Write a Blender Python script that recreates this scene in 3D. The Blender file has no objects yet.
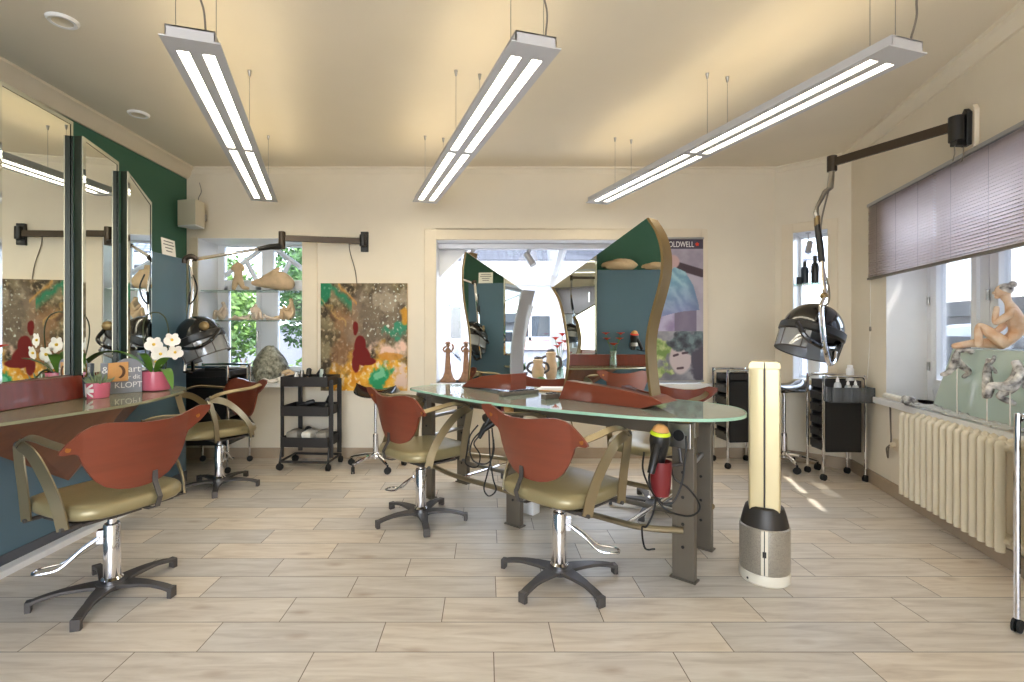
import bpy, bmesh, math, random
from mathutils import Vector, Matrix, noise

V = Vector
PI = math.pi
random.seed(11)
scene = bpy.context.scene
COL = scene.collection
H = 1.19          # eye height
F = 500.0         # focal length in pixels of the 1024 x 682 frame
CX, CY = 485.0, 333.0


def at(px, py, y):
    """world point seen at a pixel of the photo, at depth y"""
    return V(((px - CX) / F * y, y, H - (py - CY) / F * y))


def on_plane(px, py, p0, n):
    d = V(((px - CX) / F, 1.0, -(py - CY) / F))
    o = V((0, 0, H))
    t = (V(p0) - o).dot(V(n)) / d.dot(V(n))
    return o + d * t


# ------------------------------------------------------------------ materials
def lin(c):
    out = []
    for v in c:
        v = v / 255.0
        out.append(v / 12.92 if v <= 0.04045 else ((v + 0.055) / 1.055) ** 2.4)
    return tuple(out)


def sock(n, *names):
    for k in names:
        if k in n.inputs:
            return n.inputs[k]


def mat(name, col, rough=0.5, metal=0.0, var=0.0, scale=6.0, bump=0.0, bscale=60.0, stretch=(1, 1, 1), coat=0.0, spec=0.5,
        trans=0.0, col2=None):
    m = bpy.data.materials.new(name)
    m.use_nodes = True
    nt = m.node_tree
    b = nt.nodes['Principled BSDF']
    c = lin(col)
    b.inputs['Base Color'].default_value = (*c, 1)
    b.inputs['Roughness'].default_value = rough
    b.inputs['Metallic'].default_value = metal
    sock(b, 'Specular IOR Level').default_value = spec
    sock(b, 'Coat Weight').default_value = coat
    sock(b, 'Transmission Weight').default_value = trans
    if var or bump or col2:
        tc = nt.nodes.new('ShaderNodeTexCoord')
        mp = nt.nodes.new('ShaderNodeMapping')
        mp.inputs['Scale'].default_value = stretch
        nt.links.new(tc.outputs['Object'], mp.inputs['Vector'])
    if var or col2:
        no = nt.nodes.new('ShaderNodeTexNoise')
        no.inputs['Scale'].default_value = scale
        no.inputs['Detail'].default_value = 4
        nt.links.new(mp.outputs[0], no.inputs['Vector'])
        rp = nt.nodes.new('ShaderNodeValToRGB')
        rp.color_ramp.elements[0].position = 0.32
        rp.color_ramp.elements[1].position = 0.68
        if col2:
            ca, cb = c, lin(col2)
        else:
            ca = tuple(max(0, v * (1 - var)) for v in c)
            cb = tuple(min(1, v * (1 + var)) for v in c)
        rp.color_ramp.elements[0].color = (*ca, 1)
        rp.color_ramp.elements[1].color = (*cb, 1)
        nt.links.new(no.outputs[0], rp.inputs[0])
        nt.links.new(rp.outputs[0], b.inputs['Base Color'])
    if bump:
        n2 = nt.nodes.new('ShaderNodeTexNoise')
        n2.inputs['Scale'].default_value = bscale
        n2.inputs['Detail'].default_value = 3
        nt.links.new(mp.outputs[0], n2.inputs['Vector'])
        bm_ = nt.nodes.new('ShaderNodeBump')
        bm_.inputs['Strength'].default_value = bump
        bm_.inputs['Distance'].default_value = 0.01
        nt.links.new(n2.outputs[0], bm_.inputs['Height'])
        nt.links.new(bm_.outputs[0], b.inputs['Normal'])
    return m


def emit_mat(name, col, strength):
    m = bpy.data.materials.new(name)
    m.use_nodes = True
    nt = m.node_tree
    nt.nodes.clear()
    e = nt.nodes.new('ShaderNodeEmission')
    e.inputs[0].default_value = (*lin(col), 1)
    e.inputs[1].default_value = strength
    o = nt.nodes.new('ShaderNodeOutputMaterial')
    nt.links.new(e.outputs[0], o.inputs[0])
    return m


def glass_mat(name, tint=(255, 255, 255), refl=0.06, rough=0.0, milk=0.0, milk_col=(220, 235, 225), through=0.0):
    """thin clear pane: see-through tint, a fresnel reflection and a little milkiness"""
    m = bpy.data.materials.new(name)
    m.use_nodes = True
    nt = m.node_tree
    nt.nodes.clear()
    t = nt.nodes.new('ShaderNodeBsdfTransparent')
    t.inputs[0].default_value = (*lin(tint), 1)
    g = nt.nodes.new('ShaderNodeBsdfGlossy')
    g.inputs['Roughness'].default_value = rough
    d = nt.nodes.new('ShaderNodeBsdfDiffuse')
    d.inputs[0].default_value = (*lin(milk_col), 1)
    if through:
        tl = nt.nodes.new('ShaderNodeBsdfTranslucent')
        tl.inputs[0].default_value = (*lin(milk_col), 1)
        dm = nt.nodes.new('ShaderNodeMixShader')
        dm.inputs[0].default_value = through
        nt.links.new(d.outputs[0], dm.inputs[1])
        nt.links.new(tl.outputs[0], dm.inputs[2])
        d = dm
    fr = nt.nodes.new('ShaderNodeLayerWeight')
    fr.inputs[0].default_value = 0.25
    ma = nt.nodes.new('ShaderNodeMath')
    ma.operation = 'MULTIPLY_ADD'
    ma.inputs[1].default_value = 0.75
    ma.inputs[2].default_value = refl
    ma.use_clamp = True
    nt.links.new(fr.outputs['Fresnel'], ma.inputs[0])
    m1 = nt.nodes.new('ShaderNodeMixShader')
    m1.inputs[0].default_value = milk
    nt.links.new(t.outputs[0], m1.inputs[1])
    nt.links.new(d.outputs[0], m1.inputs[2])
    m2 = nt.nodes.new('ShaderNodeMixShader')
    nt.links.new(ma.outputs[0], m2.inputs[0])
    nt.links.new(m1.outputs[0], m2.inputs[1])
    nt.links.new(g.outputs[0], m2.inputs[2])
    o = nt.nodes.new('ShaderNodeOutputMaterial')
    nt.links.new(m2.outputs[0], o.inputs[0])
    return m


def attr_mat(name, rough=0.6, bump=0.0):
    m = bpy.data.materials.new(name)
    m.use_nodes = True
    nt = m.node_tree
    b = nt.nodes['Principled BSDF']
    b.inputs['Roughness'].default_value = rough
    a = nt.nodes.new('ShaderNodeAttribute')
    a.attribute_name = 'pigment'
    nt.links.new(a.outputs['Color'], b.inputs['Base Color'])
    if bump:
        n2 = nt.nodes.new('ShaderNodeTexNoise')
        n2.inputs['Scale'].default_value = 35
        tc = nt.nodes.new('ShaderNodeTexCoord')
        nt.links.new(tc.outputs['Object'], n2.inputs['Vector'])
        bb = nt.nodes.new('ShaderNodeBump')
        bb.inputs['Strength'].default_value = bump
        nt.links.new(n2.outputs[0], bb.inputs['Height'])
        nt.links.new(bb.outputs[0], b.inputs['Normal'])
    return m


def floor_mat():
    m = bpy.data.materials.new('oak_plank_tiles')
    m.use_nodes = True
    nt = m.node_tree
    L = nt.links.new
    b = nt.nodes['Principled BSDF']

    def math_(op, a, c=None, clamp=False):
        n = nt.nodes.new('ShaderNodeMath')
        n.operation = op
        n.use_clamp = clamp
        for i, x in enumerate((a, c)):
            if x is None:
                continue
            if isinstance(x, (int, float)):
                n.inputs[i].default_value = x
            else:
                L(x, n.inputs[i])
        return n.outputs[0]
    tc = nt.nodes.new('ShaderNodeTexCoord')
    sp = nt.nodes.new('ShaderNodeSeparateXYZ')
    L(tc.outputs['Object'], sp.inputs[0])
    x, y = sp.outputs[0], sp.outputs[1]
    PW, PL = 0.193, 0.669
    yr = math_('DIVIDE', math_('SUBTRACT', y, 1.865), PW)
    row = math_('FLOOR', yr)
    fy = math_('SUBTRACT', yr, row)
    xr = math_('DIVIDE', math_('SUBTRACT', x, math_('ADD', 0.261, math_('MULTIPLY', row, 0.229))), PL)
    colm = math_('FLOOR', xr)
    fx = math_('SUBTRACT', xr, colm)
    cb = nt.nodes.new('ShaderNodeCombineXYZ')
    L(row, cb.inputs[0]); L(colm, cb.inputs[1])
    wn = nt.nodes.new('ShaderNodeTexWhiteNoise')
    wn.noise_dimensions = '2D'
    L(cb.outputs[0], wn.inputs['Vector'])
    rnd = wn.outputs['Value']
    # grain: stretched noise, shifted per plank
    cg = nt.nodes.new('ShaderNodeCombineXYZ')
    L(math_('ADD', math_('MULTIPLY', x, 2.2), math_('MULTIPLY', rnd, 37.0)), cg.inputs[0])
    L(math_('ADD', math_('MULTIPLY', y, 18.0), math_('MULTIPLY', rnd, 91.0)), cg.inputs[1])
    gr = nt.nodes.new('ShaderNodeTexNoise')
    gr.inputs['Scale'].default_value = 1.3
    gr.inputs['Detail'].default_value = 7
    gr.inputs['Roughness'].default_value = 0.62
    gr.inputs['Distortion'].default_value = 0.7
    L(cg.outputs[0], gr.inputs['Vector'])
    ck = nt.nodes.new('ShaderNodeCombineXYZ')
    L(math_('ADD', math_('MULTIPLY', x, 2.6), math_('MULTIPLY', rnd, 13.0)), ck.inputs[0])
    L(math_('ADD', math_('MULTIPLY', y, 5.5), math_('MULTIPLY', rnd, 17.0)), ck.inputs[1])
    vo = nt.nodes.new('ShaderNodeTexVoronoi')
    vo.inputs['Scale'].default_value = 1.0
    L(ck.outputs[0], vo.inputs['Vector'])
    knot = math_('SUBTRACT', 1.0, math_('DIVIDE', vo.outputs['Distance'], 0.16), True)
    rp = nt.nodes.new('ShaderNodeValToRGB')
    e = rp.color_ramp.elements
    e[0].position = 0.28; e[0].color = (*lin((186, 166, 142)), 1)
    e[1].position = 0.72; e[1].color = (*lin((222, 210, 192)), 1)
    k = e.new(0.5); k.color = (*lin((208, 193, 171)), 1)
    L(gr.outputs[0], rp.inputs[0])
    hsv = nt.nodes.new('ShaderNodeHueSaturation')
    L(rp.outputs[0], hsv.inputs['Color'])
    L(math_('ADD', 0.9, math_('MULTIPLY', rnd, 0.2)), hsv.inputs['Value'])
    L(math_('ADD', 0.5, math_('MULTIPLY', rnd, 0.35)), hsv.inputs['Saturation'])
    mk = nt.nodes.new('ShaderNodeMixRGB')
    mk.inputs[2].default_value = (*lin((150, 122, 96)), 1)
    L(math_('MULTIPLY', knot, 0.55), mk.inputs[0]); L(hsv.outputs[0], mk.inputs[1])
    # joints
    ex = math_('MULTIPLY', math_('MINIMUM', fx, math_('SUBTRACT', 1.0, fx)), PL)
    ey = math_('MULTIPLY', math_('MINIMUM', fy, math_('SUBTRACT', 1.0, fy)), PW)
    ed = math_('MINIMUM', ex, ey)
    gap = math_('LESS_THAN', ed, 0.0019)
    mg = nt.nodes.new('ShaderNodeMixRGB')
    mg.inputs[2].default_value = (*lin((112, 98, 82)), 1)
    L(gap, mg.inputs[0]); L(mk.outputs[0], mg.inputs[1])
    L(mg.outputs[0], b.inputs['Base Color'])
    rr = math_('ADD', 0.3, math_('MULTIPLY', gr.outputs[0], 0.22))
    L(rr, b.inputs['Roughness'])
    bp = nt.nodes.new('ShaderNodeBump')
    bp.inputs['Strength'].default_value = 0.25
    bp.inputs['Distance'].default_value = 0.003
    L(math_('SUBTRACT', math_('MULTIPLY', gr.outputs[0], 0.35), gap), bp.inputs['Height'])
    L(bp.outputs[0], b.inputs['Normal'])
    return m


M = {}
M['wall'] = mat('cream_wall_paint', (230, 221, 203), 0.85, var=0.03, scale=2, bump=0.05, bscale=90)
M['ceil'] = mat('ceiling_paint', (228, 219, 201), 0.85, var=0.03, scale=1.2, bump=0.03)
M['green'] = mat('green_wall_paint', (66, 112, 92), 0.7, var=0.06, scale=2)
M['teal'] = mat('blue_green_panel_lacquer', (82, 110, 126), 0.28, var=0.05, scale=2)
M['darkgreen'] = mat('dark_green_edge', (34, 48, 40), 0.35)
M['white'] = mat('white_gloss_paint', (236, 236, 236), 0.35, var=0.02)
M['cream'] = mat('cream_trim_paint', (228, 216, 194), 0.6, var=0.02)
M['base'] = mat('grey_tile_skirting', (168, 150, 128), 0.45, var=0.06, scale=9)
M['floor'] = floor_mat()
M['upvc'] = mat('white_window_frame', (240, 243, 248), 0.35)
M['pane'] = glass_mat('window_glass', (250, 253, 255), 0.03)
M['shelf_glass'] = glass_mat('shelf_glass_edge', (215, 235, 228), 0.08, milk=0.25)
M['table_glass'] = glass_mat('green_table_glass', (226, 242, 232), 0.24, rough=0.03, milk=0.46, milk_col=(222, 238, 226))
M['glass_rim'] = mat('polished_green_glass_edge', (168, 212, 188), 0.15, var=0.1)
M['counter_glass'] = glass_mat('counter_glass', (225, 226, 196), 0.10, rough=0.02, milk=0.5, milk_col=(196, 194, 160))
M['mirror'] = mat('mirror_silver', (238, 242, 238), 0.0, 1.0)
M['bevel'] = mat('mirror_bevel', (225, 232, 228), 0.06, 1.0)
M['brown'] = mat('red_brown_plywood', (122, 58, 38), 0.34, var=0.10, scale=3, stretch=(1, 1, 9), coat=0.3)
M['orange'] = mat('brass_bolt', (186, 124, 62), 0.35, 0.7)
M['redwood'] = mat('mahogany_red_wood', (112, 42, 26), 0.3, var=0.15, scale=4, stretch=(8, 8, 1), coat=0.3)
M['bracket'] = mat('brown_veneer', (118, 72, 46), 0.35, var=0.12, scale=3, stretch=(1, 6, 1), coat=0.2)
M['vinyl'] = mat('olive_gold_vinyl', (150, 138, 102), 0.3, 0.25, var=0.06, scale=5, bump=0.08, bscale=160)
M['strap'] = mat('bronze_painted_steel', (152, 138, 110), 0.33, 0.8)
M['chrome'] = mat('chrome', (232, 232, 236), 0.08, 1.0)
M['steel'] = mat('brushed_steel', (170, 168, 164), 0.32, 1.0, var=0.06, scale=8, stretch=(1, 1, 20))
M['post'] = mat('grey_bronze_steel', (118, 110, 98), 0.42, 0.55, var=0.08, scale=5)
M['foot'] = mat('dark_grey_cast_foot', (86, 82, 80), 0.45, 0.4, var=0.08)
M['black'] = mat('black_plastic', (26, 26, 27), 0.35, var=0.1)
M['blackm'] = mat('matt_black_steel', (40, 37, 36), 0.5, var=0.08)
M['rubber'] = mat('black_rubber', (20, 20, 21), 0.7)
M['hood'] = mat('black_gloss_hood', (18, 18, 20), 0.14, coat=0.5)
M['visor'] = glass_mat('smoked_visor', (200, 204, 208), 0.08, milk=0.5, milk_col=(188, 190, 194))
M['bronze_arm'] = mat('dark_bronze_arm', (70, 60, 50), 0.42, 0.5)
M['brass'] = mat('dull_brass', (134, 112, 74), 0.4, 0.6, var=0.08)
M['silver'] = mat('satin_silver_edge', (178, 178, 182), 0.36, 0.6)
M['lamp'] = mat('lamp_housing_grey', (200, 200, 204), 0.45)
M['tube'] = emit_mat('fluorescent_tube', (255, 243, 216), 9.5)
M['uptube'] = emit_mat('fluorescent_uplight', (255, 230, 180), 2.3)
M['cord'] = mat('black_cord', (22, 21, 21), 0.5)
M['gcord'] = mat('grey_cord', (120, 112, 102), 0.5)
M['radiator'] = mat('cream_radiator_enamel', (226, 216, 194), 0.4, var=0.03)


def blind_mat():
    """thin pleated cloth that lets daylight through"""
    m = bpy.data.materials.new('grey_pleated_fabric')
    m.use_nodes = True
    nt = m.node_tree
    nt.nodes.clear()
    d = nt.nodes.new('ShaderNodeBsdfDiffuse')
    d.inputs[0].default_value = (*lin((176, 168, 168)), 1)
    t = nt.nodes.new('ShaderNodeBsdfTranslucent')
    t.inputs[0].default_value = (*lin((250, 246, 246)), 1)
    mx = nt.nodes.new('ShaderNodeMixShader')
    mx.inputs[0].default_value = 0.82
    o = nt.nodes.new('ShaderNodeOutputMaterial')
    nt.links.new(d.outputs[0], mx.inputs[1])
    nt.links.new(t.outputs[0], mx.inputs[2])
    nt.links.new(mx.outputs[0], o.inputs[0])
    return m


M['blind'] = blind_mat()
M['clay'] = mat('buff_clay', (214, 186, 150), 0.75, var=0.08, scale=20, bump=0.15, bscale=40)
M['terra'] = mat('sandy_terracotta', (206, 158, 118), 0.75, scale=14, col2=(228, 206, 182), bump=0.5, bscale=60)
M['paleclay'] = mat('pale_clay', (226, 208, 190), 0.75, var=0.08, scale=20, bump=0.15, bscale=40)
M['marble'] = mat('grey_streaked_ceramic', (58, 50, 50), 0.55, scale=26, col2=(236, 230, 222), bump=0.15, bscale=40)
M['whiteclay'] = mat('white_ceramic', (235, 228, 218), 0.4, var=0.05, scale=25)
M['greyscale'] = mat('grey_shell_ceramic', (96, 96, 82), 0.6, scale=30, col2=(186, 184, 166), bump=0.4, bscale=40)
M['plinth'] = glass_mat('pale_green_box_glass', (226, 242, 230), 0.06, rough=0.05, milk=0.8, milk_col=(236, 250, 240), through=0.3)
M['plastic'] = glass_mat('crumpled_clear_plastic', (250, 252, 250), 0.08, rough=0.2, milk=0.6, milk_col=(248, 250, 248), through=0.2)
M['pink'] = mat('pink_candle_glass', (206, 104, 126), 0.2, var=0.08, coat=0.4)
M['red'] = mat('flower_red', (226, 62, 34), 0.5, var=0.1)
M['petal'] = mat('white_petal', (246, 240, 232), 0.5)
M['yellow'] = mat('petal_centre_yellow', (226, 186, 60), 0.5)
M['leaf'] = mat('orchid_leaf_green', (84, 128, 44), 0.35, var=0.2, scale=8)
M['stem'] = mat('dark_green_stem', (58, 66, 40), 0.5)
M['soil'] = mat('bark_soil', (78, 58, 42), 0.9, var=0.3, scale=30)
M['slate'] = mat('grey_sign_board', (142, 146, 156), 0.6, var=0.04)
M['ink'] = mat('white_lettering', (240, 240, 240), 0.5)
M['tan'] = mat('tan_wood', (214, 158, 96), 0.5, var=0.12, scale=8)
M['card'] = mat('white_card', (236, 234, 228), 0.6)
M['greyink'] = mat('grey_lettering', (110, 110, 112), 0.6)
M['speaker'] = mat('ivory_speaker_cabinet', (214, 206, 186), 0.5)
M['fan_gold'] = mat('champagne_gold_plastic', (216, 200, 156), 0.3, 0.25, coat=0.4)
M['fan_dark'] = mat('dark_bronze_plastic', (58, 54, 50), 0.42, 0.3)
M['fan_white'] = mat('off_white_plastic', (226, 218, 200), 0.35)
M['towel'] = mat('white_towel', (226, 222, 212), 0.9, var=0.06, scale=30, bump=0.3)
M['greytowel'] = mat('grey_towel', (150, 146, 138), 0.9, var=0.06, scale=30, bump=0.3)
M['wine'] = mat('wine_red_plastic', (116, 34, 38), 0.35)
M['lime'] = mat('lime_yellow_ring', (206, 226, 40), 0.4)
M['bottle_clear'] = glass_mat('cloudy_bottle_plastic', (230, 234, 236), 0.06, milk=0.6, milk_col=(226, 230, 234))
M['frosted_tray'] = glass_mat('frosted_tray_plastic', (190, 194, 198), 0.06, rough=0.2, milk=0.3, milk_col=(130, 134, 138))
M['foliage'] = mat('garden_leaves', (52, 84, 34), 0.6, scale=3, col2=(112, 142, 62))
M['darkfoliage'] = mat('dark_hedge_leaves', (40, 70, 36), 0.6, scale=3, col2=(92, 128, 64))
M['bark'] = mat('tree_bark', (92, 76, 60), 0.9, var=0.2)
M['asphalt'] = mat('street_asphalt', (86, 86, 90), 0.9, var=0.08, scale=4)
M['render'] = mat('pale_grey_render_facade', (150, 150, 158), 0.8, var=0.03)
M['carwhite'] = mat('white_car_paint', (190, 194, 202), 0.2, coat=0.6)
M['carsilver'] = mat('silver_car_paint', (132, 142, 160), 0.25, 0.3, coat=0.6)
M['carglass'] = mat('dark_car_glass', (46, 54, 62), 0.06, spec=0.8)
M['pinkband'] = mat('pale_pink_band', (176, 150, 146), 0.8)
M['darksoffit'] = mat('dark_grey_fascia', (84, 86, 92), 0.7)
M['painting'] = attr_mat('painted_canvas', 0.8, 0.12)
M['poster'] = attr_mat('printed_poster', 0.5)


def tile_mat():
    m = bpy.data.materials.new('grey_roof_tiles')
    m.use_nodes = True
    nt = m.node_tree
    b = nt.nodes['Principled BSDF']
    b.inputs['Roughness'].default_value = 0.7
    tc = nt.nodes.new('ShaderNodeTexCoord')
    br = nt.nodes.new('ShaderNodeTexBrick')
    br.offset = 0.0
    br.inputs['Color1'].default_value = (*lin((88, 93, 108)), 1)
    br.inputs['Color2'].default_value = (*lin((104, 110, 126)), 1)
    br.inputs['Mortar'].default_value = (*lin((58, 63, 76)), 1)
    br.inputs['Scale'].default_value = 1.0
    br.inputs['Mortar Size'].default_value = 0.025
    br.inputs['Brick Width'].default_value = 0.2
    br.inputs['Row Height'].default_value = 0.14
    mp = nt.nodes.new('ShaderNodeMapping')
    mp.inputs['Rotation'].default_value = (math.radians(0), 0, 0)
    nt.links.new(tc.outputs['Object'], mp.inputs[0])
    nt.links.new(mp.outputs[0], br.inputs['Vector'])
    nt.links.new(br.outputs[0], b.inputs['Base Color'])
    return m


M['tiles'] = tile_mat()


def perf_mat():
    """silver sleeve with rows of tiny holes"""
    m = bpy.data.materials.new('perforated_silver')
    m.use_nodes = True
    nt = m.node_tree
    b = nt.nodes['Principled BSDF']
    b.inputs['Roughness'].default_value = 0.35
    b.inputs['Metallic'].default_value = 0.7
    tc = nt.nodes.new('ShaderNodeTexCoord')
    vo = nt.nodes.new('ShaderNodeTexVoronoi')
    vo.inputs['Scale'].default_value = 330
    nt.links.new(tc.outputs['Object'], vo.inputs['Vector'])
    rp = nt.nodes.new('ShaderNodeValToRGB')
    rp.color_ramp.elements[0].position = 0.25
    rp.color_ramp.elements[0].color = (*lin((128, 124, 118)), 1)
    rp.color_ramp.elements[1].position = 0.4
    rp.color_ramp.elements[1].color = (*lin((190, 184, 172)), 1)
    nt.links.new(vo.outputs['Distance'], rp.inputs[0])
    nt.links.new(rp.outputs[0], b.inputs['Base Color'])
    return m


M['perf'] = perf_mat()


# ------------------------------------------------------------------ mesh builder
class MB:
    def __init__(s):
        s.v, s.f, s.mi = [], [], []

    def add(s, vs, fs, mi=0):
        o = len(s.v)
        s.v += [V(p) for p in vs]
        for f in fs:
            s.f.append([o + i for i in f])
            s.mi.append(mi)
        return s

    def box(s, c, d, T=None, mi=0):
        c = V(c)
        vs = []
        for z in (-.5, .5):
            for y in (-.5, .5):
                for x in (-.5, .5):
                    p = V((x * d[0], y * d[1], z * d[2]))
                    if T is not None:
                        p = T @ p
                    vs.append(c + p)
        return s.add(vs, [(0, 2, 3, 1), (4, 5, 7, 6), (0, 1, 5, 4), (2, 6, 7, 3), (0, 4, 6, 2), (1, 3, 7, 5)], mi)

    def span(s, a, b, mi=0):
        a, b = V(a), V(b)
        return s.box((a + b) / 2, (b - a), mi=mi)

    def prism(s, pts, off, mi=0):
        pts = [V(p) for p in pts]
        off = V(off)
        n = len(pts)
        fs = [list(range(n))[::-1], [n + i for i in range(n)]]
        for i in range(n):
            j = (i + 1) % n
            fs.append([i, j, n + j, n + i])
        return s.add(pts + [p + off for p in pts], fs, mi)

    def frames(s, pts, closed=False, hint=None):
        n = len(pts)
        T = []
        for i in range(n):
            if closed:
                t = pts[(i + 1) % n] - pts[i - 1]
            else:
                t = pts[min(i + 1, n - 1)] - pts[max(i - 1, 0)]
            if t.length < 1e-9:
                t = V((0, 0, 1))
            T.append(t.normalized())
        out = []
        if hint is None:
            h = V((0, 0, 1)) if abs(T[0].z) < 0.9 else V((1, 0, 0))
        else:
            h = V(hint)
        for t in T:
            a = h - t * h.dot(t)
            if a.length < 1e-6:
                a = t.orthogonal()
            a.normalize()
            out.append((a, t.cross(a)))
            if hint is None:
                h = a
        return out

    def tube(s, pts, r, seg=8, closed=False, mi=0):
        pts = [V(p) for p in pts]
        n = len(pts)
        fr = s.frames(pts, closed)
        vs, fs = [], []
        for i, p in enumerate(pts):
            rr = r[i] if isinstance(r, (list, tuple)) else r
            a, b = fr[i]
            for k in range(seg):
                t = 2 * PI * k / seg
                vs.append(p + a * (rr * math.cos(t)) + b * (rr * math.sin(t)))
        for i in range(n if closed else n - 1):
            j = (i + 1) % n
            for k in range(seg):
                l = (k + 1) % seg
                fs.append((i * seg + k, i * seg + l, j * seg + l, j * seg + k))
        if not closed:
            fs.append(tuple(range(seg))[::-1])
            fs.append(tuple((n - 1) * seg + k for k in range(seg)))
        return s.add(vs, fs, mi)

    def strap(s, pts, w, t, hint, mi=0, wl=None):
        """flat band: width w across the hint direction, thickness t along it"""
        pts = [V(p) for p in pts]
        fr = s.frames(pts, False, hint)
        vs, fs = [], []
        n = len(pts)
        for i, p in enumerate(pts):
            a, b = fr[i]
            ww = wl[i] if wl else w
            for (ca, cb) in ((-1, -1), (1, -1), (1, 1), (-1, 1)):
                vs.append(p + a * (ca * t / 2) + b * (cb * ww / 2))
        for i in range(n - 1):
            for k in range(4):
                l = (k + 1) % 4
                fs.append((i * 4 + k, i * 4 + l, i * 4 + 4 + l, i * 4 + 4 + k))
        fs.append((3, 2, 1, 0))
        fs.append(tuple((n - 1) * 4 + k for k in range(4)))
        return s.add(vs, fs, mi)

    def cyl(s, a, b, r, r2=None, seg=18, mi=0):
        r2 = r if r2 is None else r2
        return s.tube([a, b], [r, r2], seg, mi=mi)

    def lathe(s, prof, c=(0, 0, 0), seg=24, T=None, mi=0):
        c = V(c)
        vs, fs = [], []
        n = len(prof)
        for (r, z) in prof:
            for k in range(seg):
                t = 2 * PI * k / seg
                p = V((r * math.cos(t), r * math.sin(t), z))
                if T is not None:
                    p = T @ p
                vs.append(c + p)
        for i in range(n - 1):
            for k in range(seg):
                l = (k + 1) % seg
                fs.append((i * seg + k, i * seg + l, i * seg + seg + l, i * seg + seg + k))
        if prof[0][0] > 1e-6:
            fs.append(tuple(range(seg))[::-1])
        if prof[-1][0] > 1e-6:
            fs.append(tuple((n - 1) * seg + k for k in range(seg)))
        return s.add(vs, fs, mi)

    def ball(s, c, r, seg=16, rings=10, T=None, mi=0, fn=None):
        if not isinstance(r, (tuple, list)):
            r = (r, r, r)
        c = V(c)
        vs, fs = [], []
        for i in range(rings + 1):
            ph = PI * i / rings
            for k in range(seg):
                t = 2 * PI * k / seg
                p = V((math.sin(ph) * math.cos(t), math.sin(ph) * math.sin(t), -math.cos(ph)))
                if fn:
                    p = p * fn(p)
                p = V((p.x * r[0], p.y * r[1], p.z * r[2]))
                if T is not None:
                    p = T @ p
                vs.append(c + p)
        for i in range(rings):
            for k in range(seg):
                l = (k + 1) % seg
                fs.append((i * seg + k, i * seg + l, i * seg + seg + l, i * seg + seg + k))
        return s.add(vs, fs, mi)

    def shell(s, fn, nu, nv, off, mi=0):
        """solid curved sheet: fn(u, v) front surface, off(u, v) offset to the back surface"""
        vs, fs = [], []
        W = nv + 1
        N = (nu + 1) * W
        for b in (0, 1):
            for i in range(nu + 1):
                for j in range(W):
                    u, w = i / nu, j / nv
                    p = V(fn(u, w))
                    if b:
                        p = p + V(off(u, w))
                    vs.append(p)
        for i in range(nu):
            for j in range(nv):
                a, b, c, d = i * W + j, (i + 1) * W + j, (i + 1) * W + j + 1, i * W + j + 1
                fs.append((a, b, c, d))
                fs.append((N + d, N + c, N + b, N + a))
        for i in range(nu):
            a, b = i * W, (i + 1) * W
            fs.append((b, a, N + a, N + b))
            a, b = i * W + nv, (i + 1) * W + nv
            fs.append((a, b, N + b, N + a))
        for j in range(nv):
            a, b = j, j + 1
            fs.append((a, b, N + b, N + a))
            a, b = nu * W + j, nu * W + j + 1
            fs.append((b, a, N + a, N + b))
        return s.add(vs, fs, mi)


def curve(pts, n=8, closed=False):
    """Catmull-Rom through the points"""
    pts = [V(p) for p in pts]
    m = len(pts)
    out = []
    rng = m if closed else m - 1
    for i in range(rng):
        if closed:
            p0, p1, p2, p3 = pts[i - 1], pts[i], pts[(i + 1) % m], pts[(i + 2) % m]
        else:
            p1, p2 = pts[i], pts[i + 1]
            p0 = pts[i - 1] if i else p1 * 2 - p2
            p3 = pts[i + 2] if i + 2 < m else p2 * 2 - p1
        for k in range(n):
            t = k / n
            out.append(0.5 * ((2 * p1) + (p2 - p0) * t + (2 * p0 - 5 * p1 + 4 * p2 - p3) * t * t + (3 * p1 - p0 - 3 * p2 + p3) * t ** 3))
    if not closed:
        out.append(pts[-1].copy())
    return out


def lerp_table(tab, x):
    if x <= tab[0][0]:
        return tab[0][1]
    for (a, fa), (b, fb) in zip(tab, tab[1:]):
        if x <= b:
            t = (x - a) / (b - a) if b > a else 0
            return fa + (fb - fa) * t
    return tab[-1][1]


# ------------------------------------------------------------------ objects
MW = {}


def mesh_of(name, mb, mats, smooth=35):
    me = bpy.data.meshes.new(name)
    me.from_pydata([tuple(p) for p in mb.v], [], mb.f)
    if not isinstance(mats, (list, tuple)):
        mats = [mats]
    for m in mats:
        me.materials.append(M[m] if isinstance(m, str) else m)
    for p, i in zip(me.polygons, mb.mi):
        p.material_index = i
    bm = bmesh.new()
    bm.from_mesh(me)
    bmesh.ops.remove_doubles(bm, verts=bm.verts, dist=1e-6)
    bmesh.ops.recalc_face_normals(bm, faces=bm.faces)
    bm.to_mesh(me)
    bm.free()
    if smooth:
        for p in me.polygons:
            p.use_smooth = True
        me.set_sharp_from_angle(angle=math.radians(smooth))
    return me


def root_matrix(o):
    while o.parent is not None:
        o = o.parent
    return MW.get(o.name, Matrix.Identity(4))


def obj(name, mb, mats, parent=None, world=False, smooth=35, bevel=0.0, label=None):
    me = mesh_of(name, mb, mats, smooth)
    o = bpy.data.objects.new(name, me)
    COL.objects.link(o)
    if parent is not None:
        o.parent = parent
        if world:
            me.transform(root_matrix(parent).inverted())
    if bevel:
        b = o.modifiers.new('edge', 'BEVEL')
        b.width = bevel
        b.segments = 2
        b.limit_method = 'ANGLE'
        b.angle_limit = math.radians(40)
    if label:
        o['label'] = label
    return o


def tag(o, label, cat, group=None, kind=None):
    o['label'] = label
    o['category'] = cat
    if group:
        o['group'] = group
    if kind:
        o['kind'] = kind
    return o


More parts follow.
